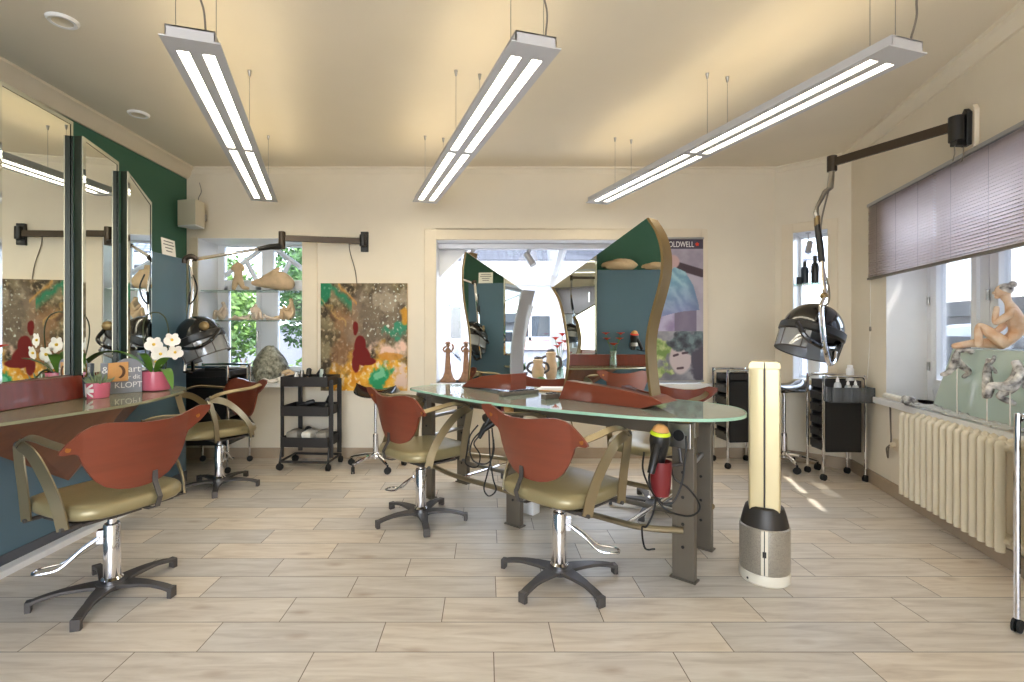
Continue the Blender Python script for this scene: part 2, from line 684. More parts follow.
def thing(name, label, cat, loc=(0, 0, 0), rz=0.0, group=None):
    o = bpy.data.objects.new(name, None)
    o.empty_display_size = 0.05
    COL.objects.link(o)
    o.location = loc
    o.rotation_euler = (0, 0, rz)
    MW[o.name] = Matrix.Translation(V(loc)) @ Matrix.Rotation(rz, 4, 'Z')
    return tag(o, label, cat, group)


def solo(name, mb, mats, label, cat, base, group=None, smooth=35, bevel=0.0):
    """a thing that is one mesh, modelled in world coordinates, with its origin at its base"""
    me = mesh_of(name, mb, mats, smooth)
    me.transform(Matrix.Translation(-V(base)))
    o = bpy.data.objects.new(name, me)
    COL.objects.link(o)
    o.location = base
    MW[o.name] = Matrix.Translation(V(base))
    if bevel:
        b = o.modifiers.new('edge', 'BEVEL')
        b.width = bevel
        b.segments = 2
        b.limit_method = 'ANGLE'
    return tag(o, label, cat, group)


def struct(name, mb, mats, parent=None, smooth=35, bevel=0.0):
    o = obj(name, mb, mats, parent, smooth=smooth, bevel=bevel)
    if parent is None:
        o['kind'] = 'structure'
    return o


def dup(root, loc, rz, label, group=None):
    def cp(o, parent):
        c = o.copy()
        COL.objects.link(c)
        c.parent = parent
        for ch in list(o.children):
            cp(ch, c)
        return c
    r = cp(root, None)
    r.location = loc
    r.rotation_euler = (0, 0, rz)
    r['label'] = label
    if group:
        r['group'] = group
    MW[r.name] = Matrix.Translation(V(loc)) @ Matrix.Rotation(rz, 4, 'Z')
    return r


def skin_mesh(name, verts, edges, radii, material, levels=2, root=0, flat=1.0):
    """one continuous body grown over a skeleton"""
    me = bpy.data.meshes.new(name)
    me.from_pydata([tuple(v) for v in verts], edges, [])
    o = bpy.data.objects.new(name, me)
    COL.objects.link(o)
    sm = o.modifiers.new('skin', 'SKIN')
    if not me.skin_vertices:
        bm = bmesh.new()
        bm.from_mesh(me)
        bm.verts.layers.skin.verify()
        bm.to_mesh(me)
        bm.free()
    for i, r in enumerate(radii):
        d = me.skin_vertices[0].data[i]
        d.radius = (r, r * flat)
        d.use_root = (i == root)
    sb = o.modifiers.new('smooth', 'SUBSURF')
    sb.levels = sb.render_levels = levels
    dg = bpy.context.evaluated_depsgraph_get()
    new = bpy.data.meshes.new_from_object(o.evaluated_get(dg))
    bpy.data.objects.remove(o)
    new.name = name
    new.materials.clear()
    new.materials.append(M[material])
    for p in new.polygons:
        p.use_smooth = True
    return new


def text_mesh(body, size, depth=0.0005, align='CENTER'):
    cu = bpy.data.curves.new('lettering', 'FONT')
    cu.body = body
    cu.size = size
    cu.extrude = depth
    cu.align_x = align
    cu.align_y = 'CENTER'
    o = bpy.data.objects.new('lettering', cu)
    COL.objects.link(o)
    dg = bpy.context.evaluated_depsgraph_get()
    me = bpy.data.meshes.new_from_object(o.evaluated_get(dg))
    bpy.data.objects.remove(o)
    return me


def lettering(parent, body, size, p, xdir, zdir, material, name='lettering', squash=1.0):
    """raised lettering lying in the plane spanned by xdir (reading direction) and zdir (up)"""
    me = text_mesh(body, size)
    x, z = V(xdir).normalized(), V(zdir).normalized()
    n = x.cross(z)
    m4 = Matrix(((x.x * squash, z.x, n.x, p[0]), (x.y * squash, z.y, n.y, p[1]), (x.z * squash, z.z, n.z, p[2]), (0, 0, 0, 1)))
    me.transform(root_matrix(parent).inverted() @ m4)
    me.materials.clear()
    me.materials.append(M[material])
    o = bpy.data.objects.new(name, me)
    COL.objects.link(o)
    o.parent = parent
    return o


# ================================================================== THE SETTING
HC = 2.76
mb = MB()
mb.span((-3.3, -2.8, -0.06), (3.7, 5.0, 0.0))
struct('floor', mb, 'floor', smooth=0)
mb = MB()
mb.prism([(-3.0, -2.8, HC), (1.35, -2.8, HC), (3.45, 4.34, HC), (3.45, 4.6, HC), (2.95, 5.10, HC), (-3.0, 5.10, HC)], (0, 0, 0.12))
struct('ceiling', mb, 'ceil', smooth=0)

AX0, AX1, AZ0, AZ1 = -2.732, -1.735, 0.714, 2.094      # small window opening
BX0, BX1, BZ0, BZ1 = -0.466, 2.05, 0.714, 2.075        # big bay opening
mb = MB()
for (x0, x1, z0, z1) in ((-3.1, AX0, 0, HC), (AX0, AX1, 0, AZ0), (AX0, AX1, AZ1, HC), (AX1, BX0, 0, HC),
                         (BX0, BX1, 0, BZ0), (BX0, BX1, BZ1, HC), (BX1, 2.76, 0, HC)):
    mb.span((x0, 4.76, z0), (x1, 5.10, z1))
struct('wall_back', mb, 'wall', smooth=0)
mb = MB()
mb.span((-3.0, -2.7, 0), (-2.84, 4.76, HC))
struct('wall_left', mb, 'green', smooth=0)
mb = MB()
mb.span((-2.84, 2.38, 0.085), (-2.40, 4.02, 1.78))
mb.span((-2.84, -1.6, 0.085), (-2.40, 2.38, 1.92))
struct('wall_left_panel', mb, 'teal', smooth=0, bevel=0.006)
mb = MB()
mb.span((-2.84, -1.6, 0.0), (-2.395, 4.02, 0.085))
struct('trim_1', mb, 'darksoffit', smooth=0)
mb = MB()
mb.span((-2.40, -1.6, 0.0), (-2.335, 3.55, 0.035))
struct('trim_2', mb, 'white', smooth=0, bevel=0.004)


class Plane:
    """a wall's own axes: s along it, t outward, z up"""
    def __init__(s, o, w):
        s.o, s.w = V((o[0], o[1], 0)), V((w[0], w[1], 0)).normalized()
        s.n = V((-s.w.y, s.w.x, 0))

    def p(s, a, t, z):
        return s.o + s.w * a + s.n * t + V((0, 0, z))

    def box(s, mb, a0, a1, t0, t1, z0, z1, mi=0):
        vs = [s.p(a, t, z) for z in (z0, z1) for t in (t0, t1) for a in (a0, a1)]
        return mb.add(vs, [(0, 2, 3, 1), (4, 5, 7, 6), (0, 1, 5, 4), (2, 6, 7, 3), (0, 4, 6, 2), (1, 3, 7, 5)], mi)


CW = Plane((2.76, 4.76), (1, -1))                # canted corner wall, 0.594 long
RW = Plane((3.18, 4.34), (-0.2785, -0.9604))     # right wall
CWL = 0.594
mb = MB()
NS0, NS1, NZ0, NZ1 = 0.15, 0.424, 0.76, 2.12
for (a0, a1, z0, z1) in ((0, NS0, 0, HC), (NS1, CWL, 0, HC), (NS0, NS1, 0, NZ0), (NS0, NS1, NZ1, HC)):
    CW.box(mb, a0, a1, 0, 0.24, z0, z1)
struct('wall_corner', mb, 'wall', smooth=0)
RS0, RS1, RZ0, RZ1 = 0.62, 2.35, 0.70, 2.16
mb = MB()
for (a0, a1, z0, z1) in ((0, RS0, 0, HC), (RS1, 7.4, 0, HC), (RS0, RS1, 0, RZ0), (RS0, RS1, RZ1, HC)):
    RW.box(mb, a0, a1, 0, 0.30, z0, z1)
struct('wall_right', mb, 'wall', smooth=0)
mb = MB()
for (x0, x1, z0, z1) in ((-3.0, -2.6, 0, HC), (1.2, 1.6, 0, HC), (-2.6, 1.2, 0, 0.10), (-2.6, 1.2, 2.6, HC)):
    mb.span((x0, -2.75, z0), (x1, -2.6, z1))
struct('wall_front', mb, 'wall', smooth=0)  # unseen wall, its opening made wide to let in fill daylight

# skirtings and cornices
mb = MB()
mb.span((-2.84, 4.742, 0), (2.76, 4.76, 0.10))
struct('baseboard_back', mb, 'base', smooth=0, bevel=0.003)
mb = MB()
CW.box(mb, 0.01, CWL - 0.01, -0.018, 0, 0, 0.10)
struct('baseboard_corner', mb, 'base', smooth=0, bevel=0.003)
mb = MB()
RW.box(mb, 0.02, 7.0, -0.018, 0, 0, 0.10)
struct('baseboard_right', mb, 'base', smooth=0, bevel=0.003)
mb = MB()
prof = [(0, 0), (0.018, 0), (0.022, 0.014), (0.034, 0.03), (0.052, 0.062), (0.072, 0.082), (0.088, 0.09), (0.09, 0.105), (0, 0.105)]
mb.prism([(-2.84 + a, -2.6, HC - 0.105 + z) for a, z in prof], (0, 7.36, 0))
struct('trim_3', mb, 'cream', smooth=30)
prof = [(0, 0), (0.012, 0), (0.016, 0.012), (0.03, 0.03), (0.045, 0.036), (0.045, 0.05), (0, 0.05)]
mb = MB()
mb.prism([(-2.84, 4.76 - a, HC - 0.05 + z) for a, z in prof], (5.6, 0, 0))
struct('trim_4', mb, 'wall', smooth=30)
mb = MB()
mb.prism([CW.p(0, -a, HC - 0.05 + z) for a, z in prof], CW.w * CWL)
struct('trim_5', mb, 'wall', smooth=30)
mb = MB()
mb.prism([RW.p(0, -a * 1.6, HC - 0.08 + z * 1.6) for a, z in prof], RW.w * 7.2)
struct('trim_6', mb, 'wall', smooth=30)

# ---- window 1: the small deep window with glass shelves
w1 = bpy.data.objects.new('window_1', None)
COL.objects.link(w1)
w1['kind'] = 'structure'
YF = 5.10
mb = MB()
ZT = 1.66
fx = [(-2.78, -2.66), (-2.28, -2.16), (-1.78, -1.66)]
for x0, x1 in fx:
    mb.span((x0, YF, 0.70), (x1, YF + 0.06, 2.14))
mb.span((-2.78, YF + 0.004, 0.70), (-1.66, YF + 0.056, 0.80))
mb.span((-2.78, YF + 0.004, ZT), (-1.66, YF + 0.056, ZT + 0.07))
mb.span((-2.78, YF + 0.004, 2.07), (-1.66, YF + 0.056, 2.14))
struct('window_frame', mb, 'upvc', w1, bevel=0.004)
for x0, x1 in ((-2.66, -2.28), (-2.16, -1.78)):
    mb = MB()
    for a, b in (((x0, 0.80), (x0 + 0.05, ZT)), ((x1 - 0.05, 0.80), (x1, ZT)), ((x0, 0.80), (x1, 0.85)), ((x0, ZT - 0.05), (x1, ZT))):
        mb.span((a[0], YF - 0.012, a[1]), (b[0], YF + 0.04, b[1]))
    s = struct('casement', mb, 'upvc', w1, bevel=0.004)
    mb = MB()
    mb.span((x0 + 0.045, YF + 0.01, 0.845), (x1 - 0.045, YF + 0.016, ZT - 0.045))
    struct('pane', mb, 'pane', s, smooth=0)
    hx = x1 - 0.025 if x0 < -2.4 else x1 - 0.02
    mb = MB()
    mb.cyl((hx, YF - 0.012, 1.2), (hx, YF - 0.04, 1.2), 0.008)
    mb.tube([(hx, YF - 0.04, 1.205), (hx, YF - 0.042, 1.10)], [0.009, 0.007])
    struct('handle', mb, 'steel', s)
mb = MB()     # slanted rafters of the gable light above
for a, b in (((-2.72, 1.74), (-2.22, 2.10)), ((-1.72, 1.74), (-2.22, 2.10)), ((-2.45, 1.93), (-2.34, 1.72)), ((-2.0, 1.93), (-2.1, 1.72))):
    mb.tube([(a[0], YF + 0.03, a[1]), (b[0], YF + 0.03, b[1])], 0.026, 4)
struct('gable_bars', mb, 'upvc', w1)
mb = MB()
mb.span((-2.67, YF + 0.02, 1.72), (-1.77, YF + 0.026, 2.08))
struct('upper_pane', mb, 'pane', w1, smooth=0)
mb = MB()
e = 0.006
for (x0, x1, z0, z1) in ((AX0, AX0 + e, AZ0, AZ1), (AX1 - e, AX1, AZ0, AZ1), (AX0, AX1, AZ1 - e, AZ1)):
    mb.span((x0, 4.757, z0), (x1, YF, z1))
struct('reveal', mb, 'white', w1, smooth=0)
mb = MB()
mb.span((AX0 - 0.02, 4.69, AZ0 - 0.035), (AX1 + 0.02, YF, AZ0))
struct('window_sill', mb, 'white', w1, bevel=0.004)
mb = MB()
mb.span((AX0 - 0.075, 4.745, AZ0), (AX0, 4.76, AZ1 + 0.005))
mb.span((AX1, 4.745, AZ0), (AX1 + 0.14, 4.76, AZ1 + 0.005))
struct('casing', mb, 'cream', w1, bevel=0.003)

# ---- window 2: the wide bay with a sloping glass roof
w2 = bpy.data.objects.new('window_2', None)
COL.objects.link(w2)
w2['kind'] = 'structure'
mb = MB()
mb.span((BX0 - 0.11, 4.735, BZ0 - 0.02), (BX0, 4.76, BZ1 + 0.10))
mb.span((BX1, 4.735, BZ0 - 0.02), (BX1 + 0.06, 4.76, BZ1 + 0.10))
mb.span((BX0, 4.735, BZ1), (BX1, 4.76, BZ1 + 0.10))
struct('casing', mb, 'cream', w2, bevel=0.004)
mb = MB()
mb.span((BX0 - 0.05, 4.69, BZ0 - 0.05), (BX1 + 0.09, 5.62, BZ0))
struct('window_sill', mb, 'white', w2, bevel=0.004)
mb = MB()
mb.span((BX0, 4.756, BZ0), (BX0 + 0.006, 5.10, BZ1))
mb.span((BX1 - 0.006, 4.756, BZ0), (BX1, 5.10, BZ1))
mb.span((BX0, 4.756, BZ1 - 0.006), (BX1, 5.10, BZ1))
struct('reveal', mb, 'white', w2, smooth=0)
mb = MB()
mb.prism([(BX0 + 0.006, 5.03, 2.03), (-0.17, 5.03, 2.03), (BX0 + 0.006, 5.03, 1.75)], (0, 0.05, 0))
struct('corner_gusset', mb, 'white', w2, smooth=0)
mb = MB()
mb.span((BX0, 4.92, 2.02), (BX1, 5.02, 2.07))
struct('lintel_beam', mb, 'silver', w2, smooth=0, bevel=0.004)
YB = 5.60
mb = MB()
posts = [(-0.54, -0.41), (-0.27, -0.135), (0.735, 0.865), (1.44, 1.54), (2.06, 2.14)]
for x0, x1 in posts:
    mb.span((x0, YB, 0.70), (x1, YB + 0.07, 1.84))
mb.span((-0.54, YB + 0.003, 0.70), (2.14, YB + 0.067, 0.79))
mb.span((-0.54, YB - 0.004, 1.72), (2.14, YB + 0.075, 1.85))
mb.span((-0.54, 5.10, 0.70), (-0.48, YB, 1.0))
mb.span((2.08, 5.10, 0.70), (2.14, YB, 1.0))
mb.span((-0.54, 5.10, 0.70), (-0.48, 5.16, 2.03))
mb.span((2.08, 5.10, 0.70), (2.14, 5.16, 2.03))
struct('window_frame', mb, 'upvc', w2, bevel=0.005)
for i in range(4):
    x0, x1 = posts[i][1], posts[i + 1][0]
    mb = MB()
    mb.span((x0, YB + 0.03, 0.79), (x1, YB + 0.036, 1.72))
    struct('pane', mb, 'pane', w2, smooth=0)
mb = MB()
for x in (-0.5, 0.79, 2.1):
    mb.tube([(x, 5.0, 2.06), (x, 5.64, 1.83)], 0.04, 4)
struct('rafters', mb, 'upvc', w2)
mb = MB()
mb.add([(-0.5, 5.03, 2.065), (2.1, 5.03, 2.065), (2.1, 5.64, 1.85), (-0.5, 5.64, 1.85)], [(0, 1, 2, 3)])
struct('roof_pane', mb, 'pane', w2, smooth=0)

# ---- window 3: the narrow niche in the canted corner
w3 = bpy.data.objects.new('window_3', None)
COL.objects.link(w3)
w3['kind'] = 'structure'
mb = MB()
for (a0, a1, z0, z1) in ((0.06, NS0, 0.68, 2.205), (NS1, 0.50, 0.68, 2.205), (NS0, NS1, NZ1, 2.205), (NS0, NS1, 0.68, NZ0)):
    CW.box(mb, a0, a1, -0.014, 0.0, z0, z1)
struct('casing', mb, 'cream', w3, bevel=0.003)
mb = MB()
for (a0, a1, z0, z1) in ((NS0 - 0.03, NS0 + 0.025, NZ0, NZ1), (NS1 - 0.025, NS1 + 0.03, NZ0, NZ1), (NS0, NS1, NZ0 - 0.02, NZ0 + 0.03),
                         (NS0, NS1, NZ1 - 0.03, NZ1 + 0.02)):
    CW.box(mb, a0, a1, 0.20, 0.25, z0, z1)
struct('window_frame', mb, 'upvc', w3, bevel=0.003)
mb = MB()
CW.box(mb, NS0 + 0.02, NS1 - 0.02, 0.222, 0.228, NZ0 + 0.02, NZ1 - 0.02)
struct('pane', mb, 'pane', w3, smooth=0)
mb = MB()
for (a0, a1, z0, z1) in ((NS0, NS0 + 0.004, NZ0, NZ1), (NS1 - 0.004, NS1, NZ0, NZ1), (NS0, NS1, NZ1 - 0.004, NZ1), (NS0, NS1, NZ0, NZ0 + 0.004)):
    CW.box(mb, a0, a1, -0.002, 0.20, z0, z1)
struct('reveal', mb, 'white', w3, smooth=0)

# ---- window 4: the wide window in the right wall
w4 = bpy.data.objects.new('window_4', None)
COL.objects.link(w4)
w4['kind'] = 'structure'
mb = MB()
T0, T1 = 0.25, 0.32
for a0, a1 in ((RS0 - 0.02, RS0 + 0.075), (1.20, 1.32), (1.85, 1.95), (RS1 - 0.06, RS1 + 0.02)):
    RW.box(mb, a0, a1, T0, T1, RZ0, RZ1)
RW.box(mb, RS0, RS1, T0 + 0.004, T1 - 0.004, RZ0 - 0.01, RZ0 + 0.09)
RW.box(mb, RS0, RS1, T0 + 0.004, T1 - 0.004, 1.74, 1.88)
RW.box(mb, RS0, RS1, T0 + 0.004, T1 - 0.004, RZ1 - 0.06, RZ1 + 0.01)
struct('window_frame', mb, 'upvc', w4, bevel=0.005)
for a0, a1 in ((RS0 + 0.075, 1.20), (1.32, 1.85), (1.95, RS1 - 0.06)):
    mb = MB()
    for b0, b1, z0, z1 in ((a0, a0 + 0.075, RZ0 + 0.09, 1.74), (a1 - 0.055, a1, RZ0 + 0.09, 1.74), (a0, a1, RZ0 + 0.09, RZ0 + 0.16), (a0, a1, 1.70, 1.74)):
        RW.box(mb, b0, b1, T0 - 0.018, T0 + 0.045, z0, z1)
    s = struct('casement', mb, 'upvc', w4, bevel=0.004)
    mb = MB()
    RW.box(mb, a0 + 0.06, a1 - 0.05, T0 + 0.01, T0 + 0.016, RZ0 + 0.14, 1.71)
    struct('pane', mb, 'pane', s, smooth=0)
    mb = MB()
    for z in (0.95, 1.42):
        c = RW.p(a0 + 0.006, T0 - 0.03, z)
        mb.cyl(c - V((0, 0, 0.03)), c + V((0, 0, 0.03)), 0.009)
    struct('hinge', mb, 'steel', s)
mb = MB()
for (a0, a1, z0, z1) in ((RS0, RS0 + 0.006, RZ0, RZ1), (RS1 - 0.006, RS1, RZ0, RZ1), (RS0, RS1, RZ1 - 0.006, RZ1)):
    RW.box(mb, a0, a1, -0.003, T0, z0, z1)
struct('reveal', mb, 'white', w4, smooth=0)
mb = MB()
RW.box(mb, RS0 - 0.10, RS1 + 0.1, -0.05, T0, RZ0 - 0.045, RZ0)
struct('window_sill', mb, 'white', w4, bevel=0.004)

# ---- unseen shopfront window, added behind the camera for daylight fill
mb = MB()
for x in (-2.6, -1.35, -0.1, 1.14):
    mb.span((x, -2.72, 0.10), (x + 0.06, -2.66, 2.6))
mb.span((-2.6, -2.718, 0.10), (1.2, -2.662, 0.16))
mb.span((-2.6, -2.718, 2.54), (1.2, -2.662, 2.6))
struct('added_fill_shopfront', mb, 'upvc', bevel=0.004)


# ================================================================== LIGHTS ON THE CEILING
def ceiling_lamp(x0, y0, x1, y1, label, first=None):
    a, b = V((x0, y0, 0)), V((x1, y1, 0))
    d = b - a
    Ln = 2.53
    ang = math.atan2(d.y, d.x) - PI / 2
    if first is not None:
        return dup(first, (x0, y0, 2.34), ang, label)
    t = thing('linear_pendant_lamp', label, 'ceiling lamp', (x0, y0, 2.34), ang, 'linear pendant lamps')
    W = 0.215
    mb = MB()
    slots = [(0.10, 1.22), (1.27, 2.45)]
    xs = [(-0.072, -0.026), (0.022, 0.068)]
    # bottom plate with four long slots
    xcuts = [-W / 2, -0.072, -0.026, 0.022, 0.068, W / 2]
    ycuts = [0, 0.10, 1.22, 1.27, 2.45, Ln]
    for i in range(5):
        for j in range(5):
            if i in (1, 3) and j in (1, 3):
                continue
            mb.span((xcuts[i], ycuts[j], 0.0), (xcuts[i + 1], ycuts[j + 1], 0.006))
    obj('bottom_plate', mb, 'lamp', t, smooth=0)
    mb = MB()
    w2_ = W / 2 - 0.02
    mb.span((-w2_, 0.004, 0.006), (-w2_ + 0.004, Ln - 0.004, 0.05))
    mb.span((w2_ - 0.004, 0.004, 0.006), (w2_, Ln - 0.004, 0.05))
    mb.span((-w2_, 0.004, 0.006), (w2_, 0.012, 0.05))
    mb.span((-w2_, Ln - 0.012, 0.006), (w2_, Ln - 0.004, 0.05))
    for y in (0.0, 1.235, Ln - 0.13):
        mb.span((-w2_, y + 0.004, 0.044), (w2_, y + 0.12, 0.05))
    mb.span((-0.024, 0.02, 0.010), (0.020, Ln - 0.02, 0.049))
    obj('housing', mb, 'lamp', t, smooth=0)
    for y0_, y1_ in slots:
        for xa, xb in xs:
            mb = MB()
            mb.span((xa, y0_, 0.010), (xb, y1_, 0.014))
            obj('light_strip', mb, 'tube', t, smooth=0)
            mb = MB()
            mb.span((xa - 0.004, y0_ + 0.02, 0.040), (xb + 0.004, y1_ - 0.02, 0.046))
            obj('uplight_strip', mb, 'uptube', t, smooth=0)
    for y in (0.10, 1.06, 2.10):
        for x in (-0.074, 0.074):
            mb = MB()
            mb.cyl((x, y, 0.05), (x, y, HC - 2.34 - 0.03), 0.0016, seg=6)
            mb.lathe([(0.002, -0.035), (0.006, -0.03), (0.011, 0.0)], (x, y, HC - 2.34), 10)
            obj('suspension_wire', mb, 'steel', t)
    mb = MB()
    mb.tube(curve([(0.05, 0.03, 0.05), (0.045, 0.0, 0.14), (0.01, -0.03, 0.22), (0.0, -0.12, 0.3), (-0.03, -0.2, 0.42)]), 0.004)
    obj('power_cord', mb, 'gcord', t)
    return t


la = ceiling_lamp(-1.157, 1.96, -1.94, 4.41, 'long twin-strip pendant lamp hanging nearest the green wall on the left')
ceiling_lamp(0.207, 2.0, -0.53, 4.41, 'middle twin-strip pendant lamp, hanging above the styling table', la)
ceiling_lamp(1.72, 2.03, 1.0, 4.43, 'long twin-strip pendant lamp nearest the pleated blind on the right', la)


def downlight(x, y, label, first=None):
    if first is not None:
        return dup(first, (x, y, HC), 0, label)
    t = thing('recessed_downlight', label, 'ceiling spotlight', (x, y, HC), 0, 'recessed ceiling spotlights')
    mb = MB()
    mb.lathe([(0.043, -0.001), (0.045, -0.012), (0.06, -0.014), (0.068, -0.006), (0.07, 0.0)], seg=28)
    obj('trim_ring', mb, 'white', t)
    mb = MB()
    mb.lathe([(0.001, 0.0), (0.030, -0.004), (0.044, -0.010), (0.043, -0.002)], seg=24)
    obj('lens', mb, 'speaker', t)
    return t


d0 = downlight(-2.12, 2.51, 'larger looking recessed ceiling spotlight, the one nearer the camera above the mirrors')
downlight(-2.48, 3.58, 'small recessed ceiling spotlight close to the cornice in the far left corner', d0)


# ================================================================== LEFT STYLING STATION
def wall_mirror(near, far, zn, zf, label):
    """mirror panel whose near edge stands off the panel: a saw-tooth row"""
    a, b = V((near[0], near[1], 0)), V((far[0], far[1], 0))
    d = (b - a).normalized()
    nrm = V((d.y, -d.x, 0))           # towards the room
    t = thing('wall_mirror', label, 'mirror', (-2.40, (near[1] + far[1]) / 2, 0.95), 0, 'saw-tooth wall mirrors')
    L = (b - a).length
    mb = MB()
    z0 = 0.93
    mb.prism([a + V((0, 0, z0)), b + V((0, 0, z0)), b + V((0, 0, zf)), a + V((0, 0, zn))], -nrm * 0.006)
    obj('mirror_glass', mb, 'mirror', t, world=True, smooth=0)
    mb = MB()
    w = 0.022
    ins = [a + d * w + V((0, 0, z0 + w)), b - d * w + V((0, 0, z0 + w)), b - d * w + V((0, 0, zf - w * 1.1)), a + d * w + V((0, 0, zn - w * 1.1))]
    out = [a + V((0, 0, z0)), b + V((0, 0, z0)), b + V((0, 0, zf)), a + V((0, 0, zn))]
    vs = [p + nrm * 0.0003 for p in out] + [p + nrm * 0.0028 for p in ins]
    mb.add(vs, [(0, 1, 5, 4), (1, 2, 6, 5), (2, 3, 7, 6), (3, 0, 4, 7)])
    obj('bevelled_edge', mb, 'bevel', t, world=True, smooth=0)
    # wedge-shaped backing box with dark painted end
    mb = MB()
    o = -nrm * 0.0065
    aw, bw = V((-2.399, near[1], 0)), V((-2.399, far[1] - 0.0, 0))
    pts = [a + o, b + o + V((0, 0, 0)), bw, aw]
    pts[1] = V((min(pts[1].x, -2.3985), pts[1].y, 0))
    lo = [p + V((0, 0, z0)) for p in pts]
    hi = [pts[0] + V((0, 0, zn)), pts[1] + V((0, 0, zf)), pts[2] + V((0, 0, zf)), pts[3] + V((0, 0, zn))]
    mb.add(lo + hi, [(3, 2, 1, 0), (4, 5, 6, 7), (0, 1, 5, 4), (1, 2, 6, 5), (2, 3, 7, 6), (3, 0, 4, 7)])
    obj('backing_box', mb, 'darkgreen', t, world=True, smooth=0)
    return t


wall_mirror((-2.334, 2.395), (-2.398, 2.912), 2.41, 2.42, 'tallest wall mirror, nearest the camera, reflecting the abstract painting')
wall_mirror((-2.347, 2.919), (-2.398, 3.276), 2.34, 2.31, 'middle of the three wall mirrors, behind the grey lettered sign')
wall_mirror((-2.352, 3.294), (-2.398, 3.60), 2.256, 2.13, 'smallest wall mirror with a sloping top, behind the white orchid')

mb = MB()
mb.prism([(-2.392, 1.80, 0.8155), (-2.315, 1.80, 0.8155), (-2.325, 1.80, 0.945), (-2.392, 1.80, 0.945)], (0, 1.085, 0))
o = solo('mirror_ledge', mb, 'redwood', 'red-brown wooden ledge under the mirrors at the back of the glass counter', 'ledge', (-2.35, 2.3, 0.80), bevel=0.003, smooth=0)

# glass counter
ct = thing('glass_counter', 'curved glass counter on a brown veneer bracket, along the mirrors on the left', 'counter', (-2.3, 2.75, 0.0))
front = curve([(-2.399, 1.70, 0), (-2.16, 1.87, 0), (-2.02, 2.083, 0), (-1.945, 2.34, 0), (-1.90, 2.52, 0), (-1.882, 2.68, 0), (-1.886, 2.86, 0),
               (-1.93, 3.13, 0), (-1.985, 3.31, 0), (-2.07, 3.45, 0), (-2.22, 3.56, 0), (-2.399, 3.60, 0)], 5)
mb = MB()
mb.prism([p + V((0, 0, 0.802)) for p in front], (0, 0, 0.012))
obj('glass_top', mb, 'counter_glass', ct, world=True, smooth=0)
mb = MB()
mb.strap([p + V((0, 0, 0.793)) for p in front], 0.0135, 0.003, (0, 1, 0))
vs, fs = [], []
mb = MB()
n = len(front)
for p in front:
    q = (p - V((-2.6, 2.75, 0))).normalized() * 0.0015
    vs += [p + q + V((0, 0, 0.801)), p + q + V((0, 0, 0.815)), p - q * 2 + V((0, 0, 0.815)), p - q * 2 + V((0, 0, 0.801))]
for i in range(n - 1):
    for k in range(4):
        fs.append((i * 4 + k, i * 4 + (k + 1) % 4, i * 4 + 4 + (k + 1) % 4, i * 4 + 4 + k))
mb.add(vs, fs)
obj('polished_edge', mb, 'counter_glass', ct, world=True)
mb = MB()
ap = V((-2.399, 2.88, 0.34))
pts = [ap, V((-2.399, 2.10, 0.80)), V((-2.17, 2.26, 0.80)), V((-1.94, 2.70, 0.80)), V((-2.12, 3.15, 0.80)), V((-2.399, 3.35, 0.80))]
mb.add(pts, [(0, 1, 2), (0, 2, 3), (0, 3, 4), (0, 4, 5), (1, 5, 4, 3, 2), (0, 5, 1)])
obj('bracket', mb, 'bracket', ct, world=True, smooth=0)

# things on the counter
ZC = 0.8155


def union_pot(c):
    t = thing('potted_succulent', 'small spiky succulent in a pink pot with pale crossing stripes, on the glass counter', 'plant', (c.x, c.y, ZC))
    mb = MB()
    mb.lathe([(0.0, 0.0), (0.052, 0.0), (0.056, 0.01), (0.060, 0.085), (0.054, 0.088), (0.052, 0.07), (0.0, 0.068)], seg=28)
    obj('pot', mb, 'pink', t)
    mb = MB()
    for a0 in (-2.15,):
        def pt(a, z, r=0.0605):
            rr = 0.0565 + 0.004 * z / 0.085 + 0.0012
            return V((rr * math.cos(a), rr * math.sin(a), z))
        for (da0, z0, da1, z1, w) in ((0, 0.008, 0, 0.083, 0.009), (-0.9, 0.045, 0.9, 0.045, 0.010), (-0.85, 0.012, 0.85, 0.08, 0.007), (-0.85, 0.08, 0.85, 0.012, 0.007)):
            N = 14
            vs, fs = [], []
            for i in range(N + 1):
                k = i / N
                a = a0 + da0 + (da1 - da0) * k
                z = z0 + (z1 - z0) * k
                if da0 == da1:
                    p, q = pt(a - w / 0.06, z), pt(a + w / 0.06, z)
                else:
                    p, q = pt(a, max(0.004, z - w)), pt(a, min(0.084, z + w))
                vs += [p, q, p * 0.985, q * 0.985]
            for i in range(N):
                b = i * 4
                fs += [(b, b + 4, b + 5, b + 1), (b + 2, b + 3, b + 7, b + 6), (b, b + 2, b + 6, b + 4), (b + 1, b + 5, b + 7, b + 3)]
            mb.add(vs, fs)
    obj('flag_stripes', mb, 'card', t)
    mb = MB()
    r = random.Random(4)
    for i in range(34):
        a = r.uniform(0, 2 * PI)
        el = r.uniform(0.35, 1.45)
        L = r.uniform(0.06, 0.085)
        d = V((math.cos(a) * math.cos(el), math.sin(a) * math.cos(el), math.sin(el)))
        p0 = V((d.x * 0.02, d.y * 0.02, 0.066))
        up = V((0, 0, 0.02))
        mb.tube([p0, p0 + d * L * 0.5, p0 + d * L + up * 0.4], [0.005, 0.006, 0.0008], 6)
    obj('leaves', mb, mat('succulent_grey_green', (132, 150, 116), 0.5, var=0.15), t)


union_pot(V((-2.245, 2.90, 0)))

